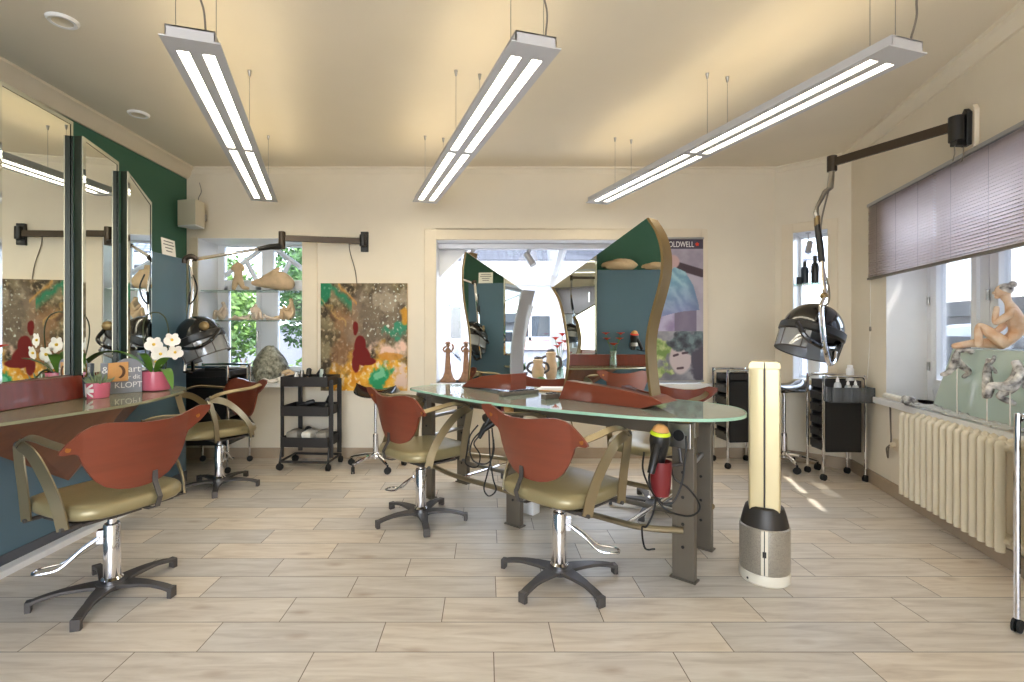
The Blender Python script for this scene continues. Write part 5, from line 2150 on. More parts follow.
mb.tube(curve([j2 + V((0.04, 0.02, 0.005)), j2 + V((0, 0, 0.03)), j2 + V((-0.045, 0, 0.01)), j2 + V((-0.05, 0, -0.025))], 4), 0.019, 10)
obj('elbow_cap', mb, 'bronze_arm', t, world=True)
mb = MB()
mb.tube(curve([at(193, 275, 3.88), at(197, 287, 3.88), at(195, 298, 3.88), at(189, 304, 3.87), at(190, 292, 3.87)], 5), 0.006, 6)
obj('cord', mb, 'cord', t, world=True)
hood_parts(t, at(200, 338, 3.95), (-0.42, -0.05, 1), 0.170)
mb = MB()
mb.tube(curve([pe, pe + V((0.03, 0.06, -0.01)), at(192, 356, 3.98)], 4), 0.014, 8)
mb.tube(curve([at(179, 348, 3.83), at(195, 348, 3.755), at(211, 340, 3.79), at(219, 330, 3.90)], 5), 0.014, 8)
obj('pivot_yoke', mb, 'hood', t, world=True)
mb = MB()
mb.ball(at(204, 326, 3.80), (0.04, 0.012, 0.035), 12, 8)
obj('vent_plate', mb, 'brass', t, world=True)


# ================================================================== RADIATOR, BLINDS, SOCKET
rt = thing('radiator', 'cream column radiator under the right window sill', 'radiator', tuple(RW.p(1.6, -0.12, 0.15)))
nsec = 15
s0, s1 = 1.17, 2.12
pitch = (s1 - s0) / nsec
for k in range(nsec):
    mb = MB()
    a = s0 + pitch * (k + 0.5)
    for tt in (-0.155, -0.075):
        mb.tube(curve([RW.p(a, tt, 0.17), RW.p(a, tt, 0.185), RW.p(a, tt, 0.60), RW.p(a, tt, 0.655), RW.p(a, tt + 0.012, 0.672)], 3), [0.017] + [0.0195] * 10 + [0.015] * 2, 10)
    for z in (0.205, 0.645):
        mb.tube([RW.p(a, -0.155, z), RW.p(a, -0.075, z)], 0.022, 8)
        mb.tube([RW.p(a - pitch / 2, -0.115, z), RW.p(a + pitch / 2, -0.115, z)], 0.019, 8)
    obj('radiator_column', mb, 'radiator', rt, world=True, smooth=60)
mb = MB()
for a in (s0 + 0.1, s1 - 0.1):
    for z in (0.25, 0.6):
        RW.box(mb, a - 0.012, a + 0.012, -0.075, -0.001, z, z + 0.03)
obj('wall_hook', mb, 'steel', rt, world=True)
mb = MB()
mb.tube(curve([RW.p(s1 - 0.01, -0.115, 0.205), RW.p(s1 + 0.05, -0.115, 0.205), RW.p(s1 + 0.08, -0.10, 0.16), RW.p(s1 + 0.08, -0.09, 0.0)], 5), 0.011, 8)
obj('pipe', mb, 'radiator', rt, world=True)


def pleated_blind(a0, a1, z0, z1, label):
    t = thing('pleated_blind', label, 'blind', tuple(RW.p((a0 + a1) / 2, -0.03, z0)), 0, 'grey pleated blinds')
    mb = MB()
    n = 30
    vs, fs = [], []
    for i in range(n * 2 + 1):
        z = z0 + (z1 - z0) * i / (n * 2)
        tt = -0.020 - (0.017 if i % 2 else 0.0)
        for dt in (0, 0.0012):
            vs += [RW.p(a0, tt + dt, z), RW.p(a1, tt + dt, z)]
    for i in range(n * 2):
        b = i * 4
        fs += [(b, b + 1, b + 5, b + 4), (b + 2, b + 6, b + 7, b + 3), (b, b + 4, b + 6, b + 2), (b + 1, b + 3, b + 7, b + 5)]
    mb.add(vs, fs)
    obj('fabric', mb, 'blind', t, world=True, smooth=0)
    mb = MB()
    RW.box(mb, a0 - 0.004, a1 + 0.004, -0.04, -0.002, z1, z1 + 0.022)
    obj('head_rail', mb, 'silver', t, world=True, smooth=0)
    mb = MB()
    RW.box(mb, a0, a1, -0.04, -0.014, z0 - 0.016, z0)
    obj('bottom_rail', mb, 'post', t, world=True, smooth=0)
    mb = MB()
    for k in (0.18, 0.5, 0.82):
        c = a0 + (a1 - a0) * k
        mb.tube([RW.p(c, -0.0385, z0), RW.p(c, -0.0385, z1)], 0.0008, 5)
    obj('lift_cord', mb, 'silver', t, world=True)
    return t


b1_ = pleated_blind(0.40, 1.285, 1.625, 2.185, 'grey pleated blind over the far part of the right window, beside the corner')
pleated_blind(1.295, 2.30, 1.625, 2.185, 'grey pleated blind at the right edge, over the near part of the right window')
mb = MB()
mb.tube(curve([RW.p(0.41, -0.02, 1.62), RW.p(0.405, -0.02, 1.2), RW.p(0.36, -0.02, 0.86), RW.p(0.345, -0.02, 0.80)], 5), 0.002, 5)
obj('pull_cord', mb, 'card', b1_, world=True)
mb = MB()
mb.lathe([(0, -0.03), (0.008, -0.02), (0.006, 0.01), (0, 0.012)], RW.p(0.405, -0.02, 1.23), 8)
obj('cord_bead', mb, 'gcord', b1_, world=True)
so = thing('wall_socket', 'cream wall socket with a plugged-in grey cable, left of the radiator', 'socket', tuple(RW.p(0.78, -0.001, 0.36)))
mb = MB()
RW.box(mb, 0.74, 0.82, -0.013, -0.001, 0.34, 0.43)
obj('socket_plate', mb, 'cream', so, world=True, smooth=0, bevel=0.003)
mb = MB()
mb.cyl(RW.p(0.775, -0.013, 0.385), RW.p(0.775, -0.045, 0.382), 0.018, seg=14)
obj('plug', mb, 'cream', so, world=True)
mb = MB()
mb.tube(curve([RW.p(0.775, -0.045, 0.382), RW.p(0.74, -0.05, 0.35), RW.p(0.70, -0.03, 0.30), RW.p(0.675, -0.014, 0.27), RW.p(0.68, -0.012, 0.34), RW.p(0.715, -0.012, 0.40), RW.p(0.70, -0.008, 0.50), RW.p(0.69, -0.008, 0.655)], 6), 0.005, 6)
obj('cable', mb, 'gcord', so, world=True)


# ================================================================== PAINTING AND POSTER
def fbm(x, y, s, o=5, z=0.0):
    return noise.fractal(V((x * s, y * s, z)), 0.9, 2.1, o)


def mixc(a, b, k):
    k = max(0.0, min(1.0, k))
    return tuple(p + (q - p) * k for p, q in zip(a, b))


def picture(name, parent, p0, xd, w, h, nu, nv, fn, material, off):
    """a flat coloured sheet: pigment per point of a fine grid"""
    p0, xd = V(p0), V(xd).normalized()
    vs = [p0 + xd * (w * i / nu) + V((0, 0, h * j / nv)) for j in range(nv + 1) for i in range(nu + 1)]
    fs = [(j * (nu + 1) + i, j * (nu + 1) + i + 1, (j + 1) * (nu + 1) + i + 1, (j + 1) * (nu + 1) + i) for j in range(nv) for i in range(nu)]
    me = bpy.data.meshes.new(name)
    me.from_pydata([tuple(v) for v in vs], [], fs)
    ca = me.color_attributes.new('pigment', 'FLOAT_COLOR', 'POINT')
    k = 0
    for j in range(nv + 1):
        for i in range(nu + 1):
            ca.data[k].color = (*lin(fn(i / nu, j / nv)), 1)
            k += 1
    me.materials.append(M[material])
    me.transform(root_matrix(parent).inverted())
    o = bpy.data.objects.new(name, me)
    COL.objects.link(o)
    o.parent = parent
    return o


def blobv(u, v, cu, cv, ru, rv, soft=0.35, nz=0.5, s=6.0, seed=0.0):
    d = math.sqrt(((u - cu) / ru) ** 2 + ((v - cv) / rv) ** 2)
    d += nz * fbm(u, v, s, 4, seed)
    return max(0.0, min(1.0, (1.0 - d) / soft + 0.5))


def paint(u, v):
    n1, n2, n3 = fbm(u, v, 4, 6), fbm(u, v, 9, 6, 3.0), fbm(u, v, 22, 4, 7.0)
    c = mixc((84, 72, 48), (132, 120, 90), 0.5 + 1.3 * n1)
    c = mixc(c, (60, 50, 36), max(0, n2) * 2.2)
    c = mixc(c, (168, 150, 118), max(0, n3 - 0.12) * 2.2)
    c = mixc(c, (146, 104, 70), blobv(u, v, 0.30, 0.42, 0.16, 0.34, 0.6, 0.8, 5, 2) * 0.7)
    c = mixc(c, (186, 150, 120), blobv(u, v, 0.40, 0.75, 0.06, 0.3, 0.5, 1.1, 5, 9) * 0.6)
    c = mixc(c, (120, 106, 92), blobv(u, v, 0.68, 0.72, 0.34, 0.3, 0.6, 0.6, 5, 1) * 0.75)
    c = mixc(c, (198, 186, 164), blobv(u, v, 0.85, 0.85, 0.26, 0.08, 0.5, 1.3, 7, 4) * 0.5)
    # green sweep at the top left
    k = blobv(u, v, 0.04, 0.93, 0.08, 0.14, 0.4, 0.5, 5, 5)
    c = mixc(c, (28, 120, 84), k)
    dd = abs((v - (1.0 - 0.78 * (u - 0.08))) * 0.8 + 0.03 * n2)
    c = mixc(c, (40, 128, 92), max(0, 1 - dd / 0.045) * (1 if 0.08 < u < 0.36 else 0))
    c = mixc(c, (206, 150, 76), max(0, 1 - abs((v - (1.05 - 0.78 * (u - 0.12))) + 0.05 * n2) / 0.035) * (0.8 if 0.2 < u < 0.42 else 0))
    c = mixc(c, (206, 168, 96), max(0, 1 - abs((v - (0.86 - 0.9 * (u - 0.02))) + 0.06 * n2) / 0.03) * (0.6 if u < 0.3 else 0))
    # teal spots on the right
    c = mixc(c, (52, 140, 108), blobv(u, v, 0.87, 0.57, 0.12, 0.07, 0.5, 1.0, 8, 6) * 0.9)
    c = mixc(c, (220, 226, 214), max(0, fbm(u, v, 34, 3, 11) - 0.36) * 3.0 * (1 if u > 0.5 and v > 0.5 else 0.25))
    c = mixc(c, (214, 150, 40), blobv(u, v, 0.97, 0.68, 0.05, 0.08, 0.4, 0.8, 6, 3) * 0.8)
    # yellow-orange ground
    k = blobv(u, v, 0.72, 0.08, 0.52, 0.28, 0.35, 0.55, 5, 8)
    og = mixc((210, 138, 24), (232, 178, 66), 0.5 + 1.2 * n2)
    og = mixc(og, (236, 214, 176), max(0, n3 - 0.05) * 2.0)
    c = mixc(c, og, k)
    c = mixc(c, (232, 196, 176), blobv(u, v, 0.84, 0.385, 0.22, 0.055, 0.9, 1.0, 9, 12))
    c = mixc(c, (206, 140, 52), blobv(u, v, 0.8, 0.32, 0.2, 0.03, 0.4, 0.7, 6, 13) * 0.8)
    c = mixc(c, (226, 196, 178), blobv(u, v, 0.93, 0.13, 0.08, 0.10, 0.8, 1.0, 9, 14))
    c = mixc(c, (38, 146, 96), blobv(u, v, 0.69, 0.16, 0.10, 0.115, 0.35, 0.8, 7, 15))
    c = mixc(c, (150, 210, 170), blobv(u, v, 0.69, 0.16, 0.06, 0.06, 0.5, 1.2, 12, 16) * 0.7)
    # deep red figure
    k = max(blobv(u, v, 0.455, 0.42, 0.065, 0.10, 0.15, 0.12, 6, 17), blobv(u, v, 0.47, 0.33, 0.10, 0.09, 0.15, 0.15, 6, 18),
            blobv(u, v, 0.52, 0.275, 0.12, 0.035, 0.2, 0.2, 6, 19), blobv(u, v, 0.40, 0.58, 0.035, 0.06, 0.2, 0.4, 8, 20), blobv(u, v, 0.41, 0.25, 0.05, 0.09, 0.2, 0.3, 6, 21))
    c = mixc(c, (108, 12, 5), k)
    return c


pt = thing('abstract_painting', 'unframed abstract canvas with a deep red shape above orange patches on the far wall', 'painting', (-1.14, 4.745, 0.65))
X0, X1, Z0, Z1 = -1.552, -0.735, 0.645, 1.66
mb = MB()
mb.span((X0, 4.722, Z0), (X1, 4.757, Z1))
obj('stretcher', mb, 'clay', pt, world=True, smooth=0)
picture('canvas', pt, (X0, 4.7215, Z0), (1, 0, 0), X1 - X0, Z1 - Z0, 190, 236, paint, 'painting', 0)
mb = MB()
mb.tube(curve([at(357, 285, 4.75), at(355, 270, 4.75), at(350, 252, 4.75), at(349, 243, 4.75)], 5), 0.004, 6)
solo('wall_cable', mb, 'gcord', 'thin dark cable running up the far wall above the painting', 'cable', at(357, 285, 4.75))


def seg_d(u, v, a, b):
    p, q, r_ = V((u, v)), V(a), V(b)
    d = r_ - q
    k = max(0, min(1, (p - q).dot(d) / d.length_squared))
    return (p - (q + d * k)).length


def poster(u, v):
    """u across, v up; height is 2.25 x width so v is scaled"""
    y = v * 2.25
    n1, n2 = fbm(u, y, 3, 5), fbm(u, y, 8, 5, 4.0)
    if v > 0.925:
        return (74, 66, 84) if v < 0.985 else (58, 54, 66)
    if v > 0.35:
        c = mixc((178, 172, 188), (150, 142, 160), 0.5 + n1)
        c = mixc(c, (206, 200, 212), max(0, 0.75 - v) * 1.2)
        # raised arm and shoulder
        k = 1 - seg_d(u, y, (0.42, 1.87), (0.98, 1.70)) / 0.07
        c = mixc(c, (70, 56, 66), k * 5)
        k = 1 - seg_d(u, y, (0.30, 1.62), (0.52, 1.88)) / 0.12
        c = mixc(c, (196, 164, 164), k * 5)
        k = 1 - seg_d(u, y, (0.20, 1.58), (0.40, 1.5)) / 0.15
        c = mixc(c, (206, 176, 176), k * 5)
        # draped top
        top = lerp_table([(0.0, 1.45), (0.3, 1.5), (0.42, 1.66), (0.55, 1.80), (0.72, 1.72), (0.85, 1.5), (0.93, 1.2), (0.95, 1.0)], u)
        bot = lerp_table([(0.0, 1.02), (0.3, 1.00), (0.5, 1.06), (0.7, 1.10), (0.95, 1.12)], u)
        if bot < y < top and u < 0.95:
            f = math.sin((u * 1.1 + y * 0.9) * 22 + 4 * n1)
            c = mixc((116, 158, 184), (158, 196, 208), 0.5 + 0.5 * f)
            c = mixc(c, (140, 132, 190), max(0, 0.5 - (y - bot)) * 1.2)
            c = mixc(c, (84, 104, 136), max(0, u - 0.72) * 2.2)
        elif y <= bot and u < 0.9:
            g = 0.5 + 0.5 * math.sin(u * 20 + n1 * 3)
            c = mixc((150, 136, 176), (190, 184, 212), g)
            if u > 0.55:
                c = mixc(c, (118, 110, 130), 0.8)
    else:
        c = mixc((120, 120, 132), (168, 168, 178), 0.5 + n1)
        k = blobv(u, y, 0.20, 0.42, 0.28, 0.34, 0.3, 0.8, 5, 1)
        c = mixc(c, mixc((120, 150, 84), (196, 208, 150), 0.5 + 1.4 * n2), k)
        k = blobv(u, y, 0.10, 0.10, 0.2, 0.14, 0.3, 0.6, 5, 2)
        c = mixc(c, (146, 138, 196), k)
        k = blobv(u, y, 0.64, 0.36, 0.17, 0.25, 0.15, 0.1, 4, 3)     # pale face
        c = mixc(c, (206, 192, 196), k)
        k = blobv(u, y, 0.78, 0.62, 0.28, 0.17, 0.25, 0.5, 6, 4)
        c = mixc(c, mixc((62, 66, 76), (120, 140, 144), 0.5 + n2), k)
        k = blobv(u, y, 0.93, 0.30, 0.14, 0.28, 0.25, 0.4, 6, 5)
        c = mixc(c, (84, 80, 94), k)
        for (a, b) in (((0.54, 0.40), (0.60, 0.42)), ((0.68, 0.44), (0.75, 0.45)), ((0.60, 0.20), (0.68, 0.21))):
            c = mixc(c, (84, 66, 76), (1 - seg_d(u, y, a, b) / 0.022) * 3)
    return c


po = thing('hair_poster', 'tall hairdressing poster with a turquoise draped figure at the right of the bay window', 'poster', (1.78, 4.725, 0.72))
PX0, PX1, PZ0, PZ1 = 1.46, 2.062, 0.735, 2.085
mb = MB()
mb.span((PX0, 4.7255, PZ0), (PX1, 4.728, PZ1))
obj('backing', mb, 'card', po, world=True, smooth=0)
picture('print', po, (PX0, 4.7250, PZ0), (1, 0, 0), PX1 - PX0, PZ1 - PZ0, 110, 250, poster, 'poster', 0)
mb = MB()
mb.cyl((PX0 - 0.005, 4.727, PZ1), (PX1 + 0.005, 4.727, PZ1), 0.010, seg=10)
mb.cyl((PX0 - 0.005, 4.727, PZ0), (PX1 + 0.005, 4.727, PZ0), 0.010, seg=10)
obj('hanging_rail', mb, 'silver', po, world=True)
lettering(po, 'GOLDWELL', 0.075, (1.835, 4.7235, 2.025), (1, 0, 0), (0, 0, 1), 'ink', 'brand_lettering', squash=0.70)
mb = MB()
for k in range(5):
    a0_ = 2 * PI * k / 5
    mb.prism([V((2.005, 4.7235, 2.028)) + V((0.019 * math.cos(a0_ + q), 0, 0.019 * math.sin(a0_ + q))) * s_ for q, s_ in ((0, 1), (0.8, 1.0), (0.4, 0.2))], (0, 0.0005, 0))
mb.lathe([(0, 0), (0.012, 0.0), (0.012, 0.0008), (0, 0.0008)], (2.005, 4.7235, 2.028), 12, Matrix.Rotation(PI / 2, 3, 'X'))
obj('red_emblem', mb, 'red', po, world=True)


# ================================================================== SCULPTURES AND ORNAMENTS
SK_E = [(0, 1), (1, 2), (2, 3), (3, 4),            # pelvis, waist, chest, neck, head
        (2, 5), (5, 6), (6, 7), (2, 8), (8, 9), (9, 10),
        (0, 11), (11, 12), (12, 13), (0, 14), (14, 15), (15, 16)]
SK_R = [.085, .075, .095, .035, .062, .045, .036, .028, .045, .036, .028, .068, .05, .034, .068, .05, .034]


def figure(name, label, p, scale, joints, material, cat='sculpture', rz=0.0, group=None, slim=1.0, extra=None):
    me = skin_mesh(name, [V(j) * scale for j in joints], SK_E, [r_ * scale * slim for r_ in SK_R], material)
    o = bpy.data.objects.new(name, me)
    COL.objects.link(o)
    zmin = min(v.co.z for v in me.vertices)
    for v in me.vertices:
        v.co.z -= zmin
    o.location = p
    o.rotation_euler = (0, 0, rz)
    MW[o.name] = Matrix.Translation(V(p)) @ Matrix.Rotation(rz, 4, 'Z')
    tag(o, label, cat, group)
    return o


# poses: x right, y away, z up; unit is about 1 for a standing figure 1.7 tall
SIT_THINK = [(0, 0, .1), (.02, 0, .28), (0.0, 0, .52), (-.02, 0, .66), (-.06, -.02, .80), (-.02, -.2, .52), (-.16, -.24, .34), (-.28, -.12, .52), (-.02, .2, .52), (-.05, .24, .28), (-.2, .2, .1),
             (-.08, -.11, .1), (-.32, -.12, .42), (-.36, -.12, .03), (-.08, .11, .1), (-.42, .14, .12), (-.66, .1, .05)]
SIT_HUG = [(0, 0, .1), (.04, 0, .30), (0.0, 0, .52), (-.04, 0, .64), (-.1, 0, .76), (-.02, -.18, .50), (-.18, -.18, .32), (-.32, -.06, .28), (-.02, .18, .50), (-.18, .18, .32), (-.32, .06, .30),
           (-.08, -.1, .1), (-.34, -.1, .40), (-.38, -.1, .03), (-.08, .1, .1), (-.34, .1, .40), (-.38, .1, .03)]
LIE = [(0, 0, .1), (.2, 0, .16), (.4, 0, .24), (.5, 0, .34), (.56, 0, .46), (.4, -.18, .2), (.5, -.24, .06), (.34, -.28, .04), (.42, .18, .26), (.5, .2, .08), (.62, .14, .04),
       (-.12, -.09, .1), (-.36, -.1, .26), (-.58, -.1, .05), (-.12, .09, .1), (-.4, .1, .08), (-.74, .08, .05)]
DIVE = [(0, 0, 0.55), (-.06, 0, .72), (-.04, 0, .92), (.06, 0, 1.02), (.16, 0, 1.08), (.04, -.15, .96), (.26, -.14, 1.02), (.44, -.1, .94), (.04, .15, .96), (.24, .14, 1.0), (.4, .1, .86),
        (-.06, -.1, .5), (-.2, -.1, .2), (-.44, -.1, .10), (.1, .1, .46), (.34, .1, .24), (.12, .1, .02)]
STAND = [(0, 0, .85), (0, 0, 1.02), (.02, 0, 1.26), (.02, 0, 1.42), (.06, 0, 1.58), (.0, -.19, 1.3), (.16, -.2, 1.5), (.2, -.06, 1.68), (.02, .19, 1.3), (.2, .2, 1.12), (.24, .02, 1.0),
         (-.02, -.1, .82), (-.06, -.11, .44), (-.08, -.1, .04), (.02, .1, .82), (.14, .11, .46), (.06, .12, .04)]
CROUCH = [(0, 0, .5), (.12, 0, .66), (.2, 0, .88), (.12, 0, 1.02), (.06, 0, 1.14), (.2, -.16, .9), (.1, -.2, .66), (-.1, -.16, .5), (.2, .16, .9), (.3, .2, .66), (.24, .14, .42),
          (-.06, -.1, .46), (-.36, -.1, .5), (-.42, -.1, .14), (.0, .1, .42), (-.2, .12, .2), (.12, .12, .03)]

# seated woman on the glass box
BXZ = RZ0
bt = thing('display_box', 'pale green glass box carrying the seated clay woman on the right window sill', 'display box', tuple(RW.p(1.55, 0.09, RZ0 + 0.012)))
zb_, zt_ = RZ0 + 0.0125, 1.10
lo = [RW.p(1.17, 0.015, zb_), RW.p(1.99, 0.015, zb_), RW.p(1.99, 0.21, zb_), RW.p(1.17, 0.21, zb_)]
hi = [RW.p(1.36, 0.03, zt_), RW.p(1.95, 0.03, zt_), RW.p(1.95, 0.21, zt_), RW.p(1.36, 0.21, zt_)]
mb = MB()
mb.add(lo + hi, [(3, 2, 1, 0), (4, 5, 6, 7), (0, 1, 5, 4), (1, 2, 6, 5), (2, 3, 7, 6), (3, 0, 4, 7)])
obj('glass_box', mb, 'plinth', bt, world=True, smooth=0, bevel=0.006)
PROF = math.radians(-44)
# pelvis, waist, chest, neck, head; right arm to chin; left arm to knee; raised leg; stretched leg
W_J = [(0, 0, .12), (.05, 0, .30), (.01, 0, .54), (-.05, 0, .70), (-.10, 0, .84), (-.02, -.17, .55), (-.20, -.17, .40), (-.17, -.04, .66), (-.02, .17, .54), (-.12, .20, .34), (-.26, .12, .22),
       (-.10, -.10, .12), (-.36, -.11, .40), (-.36, -.10, .05), (-.10, .11, .12), (-.40, .13, .12), (-.66, .10, .06)]
W_R = [.125, .105, .125, .045, .075, .06, .046, .034, .06, .046, .034, .095, .066, .042, .095, .066, .042]
wsc = 0.375
me = skin_mesh('seated_woman', [V(q) * wsc for q in W_J], SK_E, [q * wsc for q in W_R], 'terra')
zm = min(v.co.z for v in me.vertices)
for v in me.vertices:
    v.co.z -= zm
fig = bpy.data.objects.new('seated_woman', me)
COL.objects.link(fig)
fig.location = RW.p(1.70, 0.125, zt_ + 0.0005)
fig.rotation_euler = (0, 0, PROF)
tag(fig, 'sandy clay seated woman with chin on hand, on the pale green glass box', 'sculpture')
hc = V(W_J[4]) * wsc + V((0, 0, -zm))


def fig_part(name, mb, m_):
    o = bpy.data.objects.new(name, mesh_of(name, mb, m_, 60))
    COL.objects.link(o)
    o.parent = fig


mb = MB()
mb.ball(hc + V((-0.002, 0, 0.012)), (0.034, 0.028, 0.037), 16, 12)
mb.ball(hc + V((-0.036, 0, 0.004)), (0.009, 0.007, 0.009), 8, 6)
mb.ball(hc + V((-0.031, 0, -0.010)), (0.007, 0.010, 0.005), 8, 6)
mb.ball(hc + V((-0.024, 0, -0.020)), (0.012, 0.012, 0.009), 8, 6)
fig_part('face', mb, 'terra')
mb = MB()
mb.ball(hc + V((0.006, 0, 0.022)), (0.034, 0.031, 0.033), 14, 10, fn=lambda p: 1 + 0.06 * noise.noise(p * 5))
mb.ball(hc + V((0.034, 0, 0.046)), 0.019, 10, 8, fn=lambda p: 1 + 0.1 * noise.noise(p * 5))
fig_part('hair', mb, 'marble')


def s_at(px, tt):
    """distance along the right wall, tt off its face, seen at a photo column"""
    o, k = RW.o + RW.n * tt, (px - CX) / F
    return (o.x - k * o.y) / (k * RW.w.y - RW.w.x)


for k, (px, tt, z, sc, J, lb) in enumerate(((957, -0.045, 0.93, 0.165, DIVE, 'streaked grey and white leaping figure on a thin rod, leftmost before the glass box'),
                                            (987, -0.04, 0.845, 0.140, STAND, 'streaked grey and white standing figure with raised arm, before the middle of the glass box'),
                                            (1010, -0.045, 0.83, 0.20, CROUCH, 'streaked grey and white crouching figure, rightmost before the glass box'))):
    t = thing('clay_acrobat', lb, 'sculpture', tuple(RW.p(s_at(px, tt), tt, RZ0 + 0.002)), PROF, 'streaked acrobat figures')
    me = skin_mesh('figure', [V(j) * sc for j in J], SK_E, [r_ * sc * 1.95 for r_ in SK_R], 'marble')
    zm = min(v.co.z for v in me.vertices)
    for v in me.vertices:
        v.co.z += z - RZ0 - 0.002 - zm
    o = bpy.data.objects.new('figure', me)
    COL.objects.link(o)
    o.parent = t
    mb = MB()
    mb.cyl((0, 0, 0.0), (0, 0, z - RZ0 + sc * 0.55), 0.003, seg=6)
    mb.lathe([(0, 0), (0.02, 0), (0.02, 0.003), (0, 0.004)], seg=14)
    obj('rod', mb, 'whiteclay', t)
mb = MB()


def sheet(a0, a1, t0, t1, z0, amp, seed, mb, drop=0.0):
    def fn(u, w):
        a = a0 + (a1 - a0) * u
        b = t0 + (t1 - t0) * w
        z = z0 + amp * (0.5 + 0.5 * noise.noise(V((u * 6, w * 3, seed)))) + amp * 0.6 * abs(noise.noise(V((u * 15, w * 8, seed))))
        z -= drop * max(0, 0.2 - w) / 0.2 * (0.6 + 0.4 * noise.noise(V((u * 5, 0, seed))))
        return RW.p(a, b + 0.012 * noise.noise(V((u * 4, w * 4, seed + 5))), z)
    mb.shell(fn, 40, 10, lambda u, w: (0, 0, 0.0015))


mb = MB()
sheet(0.95, 2.2, -0.056, -0.008, RZ0 + 0.003, 0.035, 3.0, mb, 0.02)
solo('plastic_sheet', mb, 'plastic', 'crumpled clear plastic sheet on the right window sill in front of the glass box', 'plastic sheet', tuple(RW.p(1.5, -0.08, RZ0 + 0.001)), smooth=50)
mb = MB()
mb.tube(curve([RW.p(0.66, -0.02, RZ0 + 0.026), RW.p(0.78, -0.03, RZ0 + 0.028), RW.p(0.92, -0.02, RZ0 + 0.024), RW.p(1.02, -0.01, RZ0 + 0.022)], 5), 0.022, 12)
solo('rolled_cloth', mb, 'towel', 'rolled white cloth lying at the far end of the right window sill', 'cloth', tuple(RW.p(0.8, -0.02, RZ0 + 0.001)), smooth=60)
mb = MB()
c = RW.p(1.045, -0.045, RZ0 + 0.034)
mb.ball(c, (0.045, 0.03, 0.032), 14, 10, fn=lambda p: 1 + 0.3 * noise.noise(p * 2.2))
mb.ball(c + V((-0.035, 0, 0.02)), 0.018, 10, 8)
solo('clay_lump', mb, 'marble', 'small dark streaked clay piece on the right window sill beside the rolled cloth', 'sculpture', tuple(c - V((0, 0, 0.033))), smooth=60)

# small window: glass shelves and what stands on them
for z, x0, lb in ((1.600, AX0 + 0.007, 'upper glass shelf across the small deep window'), (1.312, AX0 + 0.007, 'lower glass shelf across the small deep window')):
    mb = MB()
    mb.span((x0, 4.79, z - 0.008), (AX1 - 0.007, 5.0, z))
    solo('glass_shelf', mb, 'shelf_glass', lb, 'shelf', ((AX0 + AX1) / 2, 4.9, z - 0.008), 'glass shelves', smooth=0, bevel=0.001)
px2x = lambda px, y: (px - CX) / F * y
SY = 4.87


def torso(px, z, h, lb):
    """headless standing torso on a folded knee"""
    x = px2x(px, SY)
    t = thing('torso_figure', lb, 'sculpture', (x, SY, z + 0.0005))
    J = [(0, 0, .30), (0.01, 0, .46), (0, 0, .66), (0.0, 0, .80), (0.0, 0, .83), (-.13, 0, .70), (-.17, 0, .62), (-.17, 0, .58), (.13, 0, .70), (.17, 0, .64), (.18, 0, .60),
         (-.08, 0, .26), (-.10, -.05, .02), (-.08, -.02, .0), (.09, 0, .24), (.20, -.1, .06), (.36, -.04, .04)]
    me = skin_mesh('body', [V(j) * h for j in J], SK_E, [r_ * h * 1.35 for r_ in SK_R], 'clay')
    zm = min(v.co.z for v in me.vertices)
    for v in me.vertices:
        v.co.z -= zm
    o = bpy.data.objects.new('body', me)
    COL.objects.link(o)
    o.parent = t


torso(238, 1.60, 0.33, 'buff clay headless torso kneeling at the left of the upper glass shelf')
t = thing('reclining_torso', 'large buff clay reclining torso on the right of the upper glass shelf', 'sculpture', (px2x(277, SY), SY, 1.6005))
me = skin_mesh('body', [V(p) for p in ((-.02, 0, .13), (.08, 0, .10), (.17, 0, .055), (-.10, 0, .12), (-.20, 0, .09), (-.255, 0, .10), (.02, -.02, .20), (.04, -.02, .25), (-.12, 0, .05))],
               [(0, 1), (1, 2), (0, 3), (3, 4), (4, 5), (0, 6), (6, 7), (3, 8)], [.105, .10, .055, .07, .04, .022, .055, .022, .05], 'clay')
zm = min(v.co.z for v in me.vertices)
for v in me.vertices:
    v.co.z -= zm
o = bpy.data.objects.new('body', me)
COL.objects.link(o)
o.parent = t
for px, J, sc, m_, rz, lb in ((225, SIT_HUG, 0.24, 'paleclay', 0.3, 'pale seated clay figure at the left end of the lower glass shelf'),
                              (241, LIE, 0.15, 'paleclay', 0.4, 'small pale reclining clay figure second from the left on the lower glass shelf'),
                              (255, SIT_HUG, 0.21, 'paleclay', 2.4, 'pale huddled clay figure in the middle of the lower glass shelf'),
                              (271, LIE, 0.14, 'paleclay', 3.0, 'small lying clay figure right of the middle of the lower glass shelf'),
                              (292, SIT_THINK, 0.27, 'clay', 0.2, 'taller seated clay figure at the right end of the lower glass shelf')):
    figure('clay_figure', lb, (px2x(px, SY), SY, 1.3125), sc, J, m_, rz=rz, group='clay figures on the lower shelf', slim=1.75)

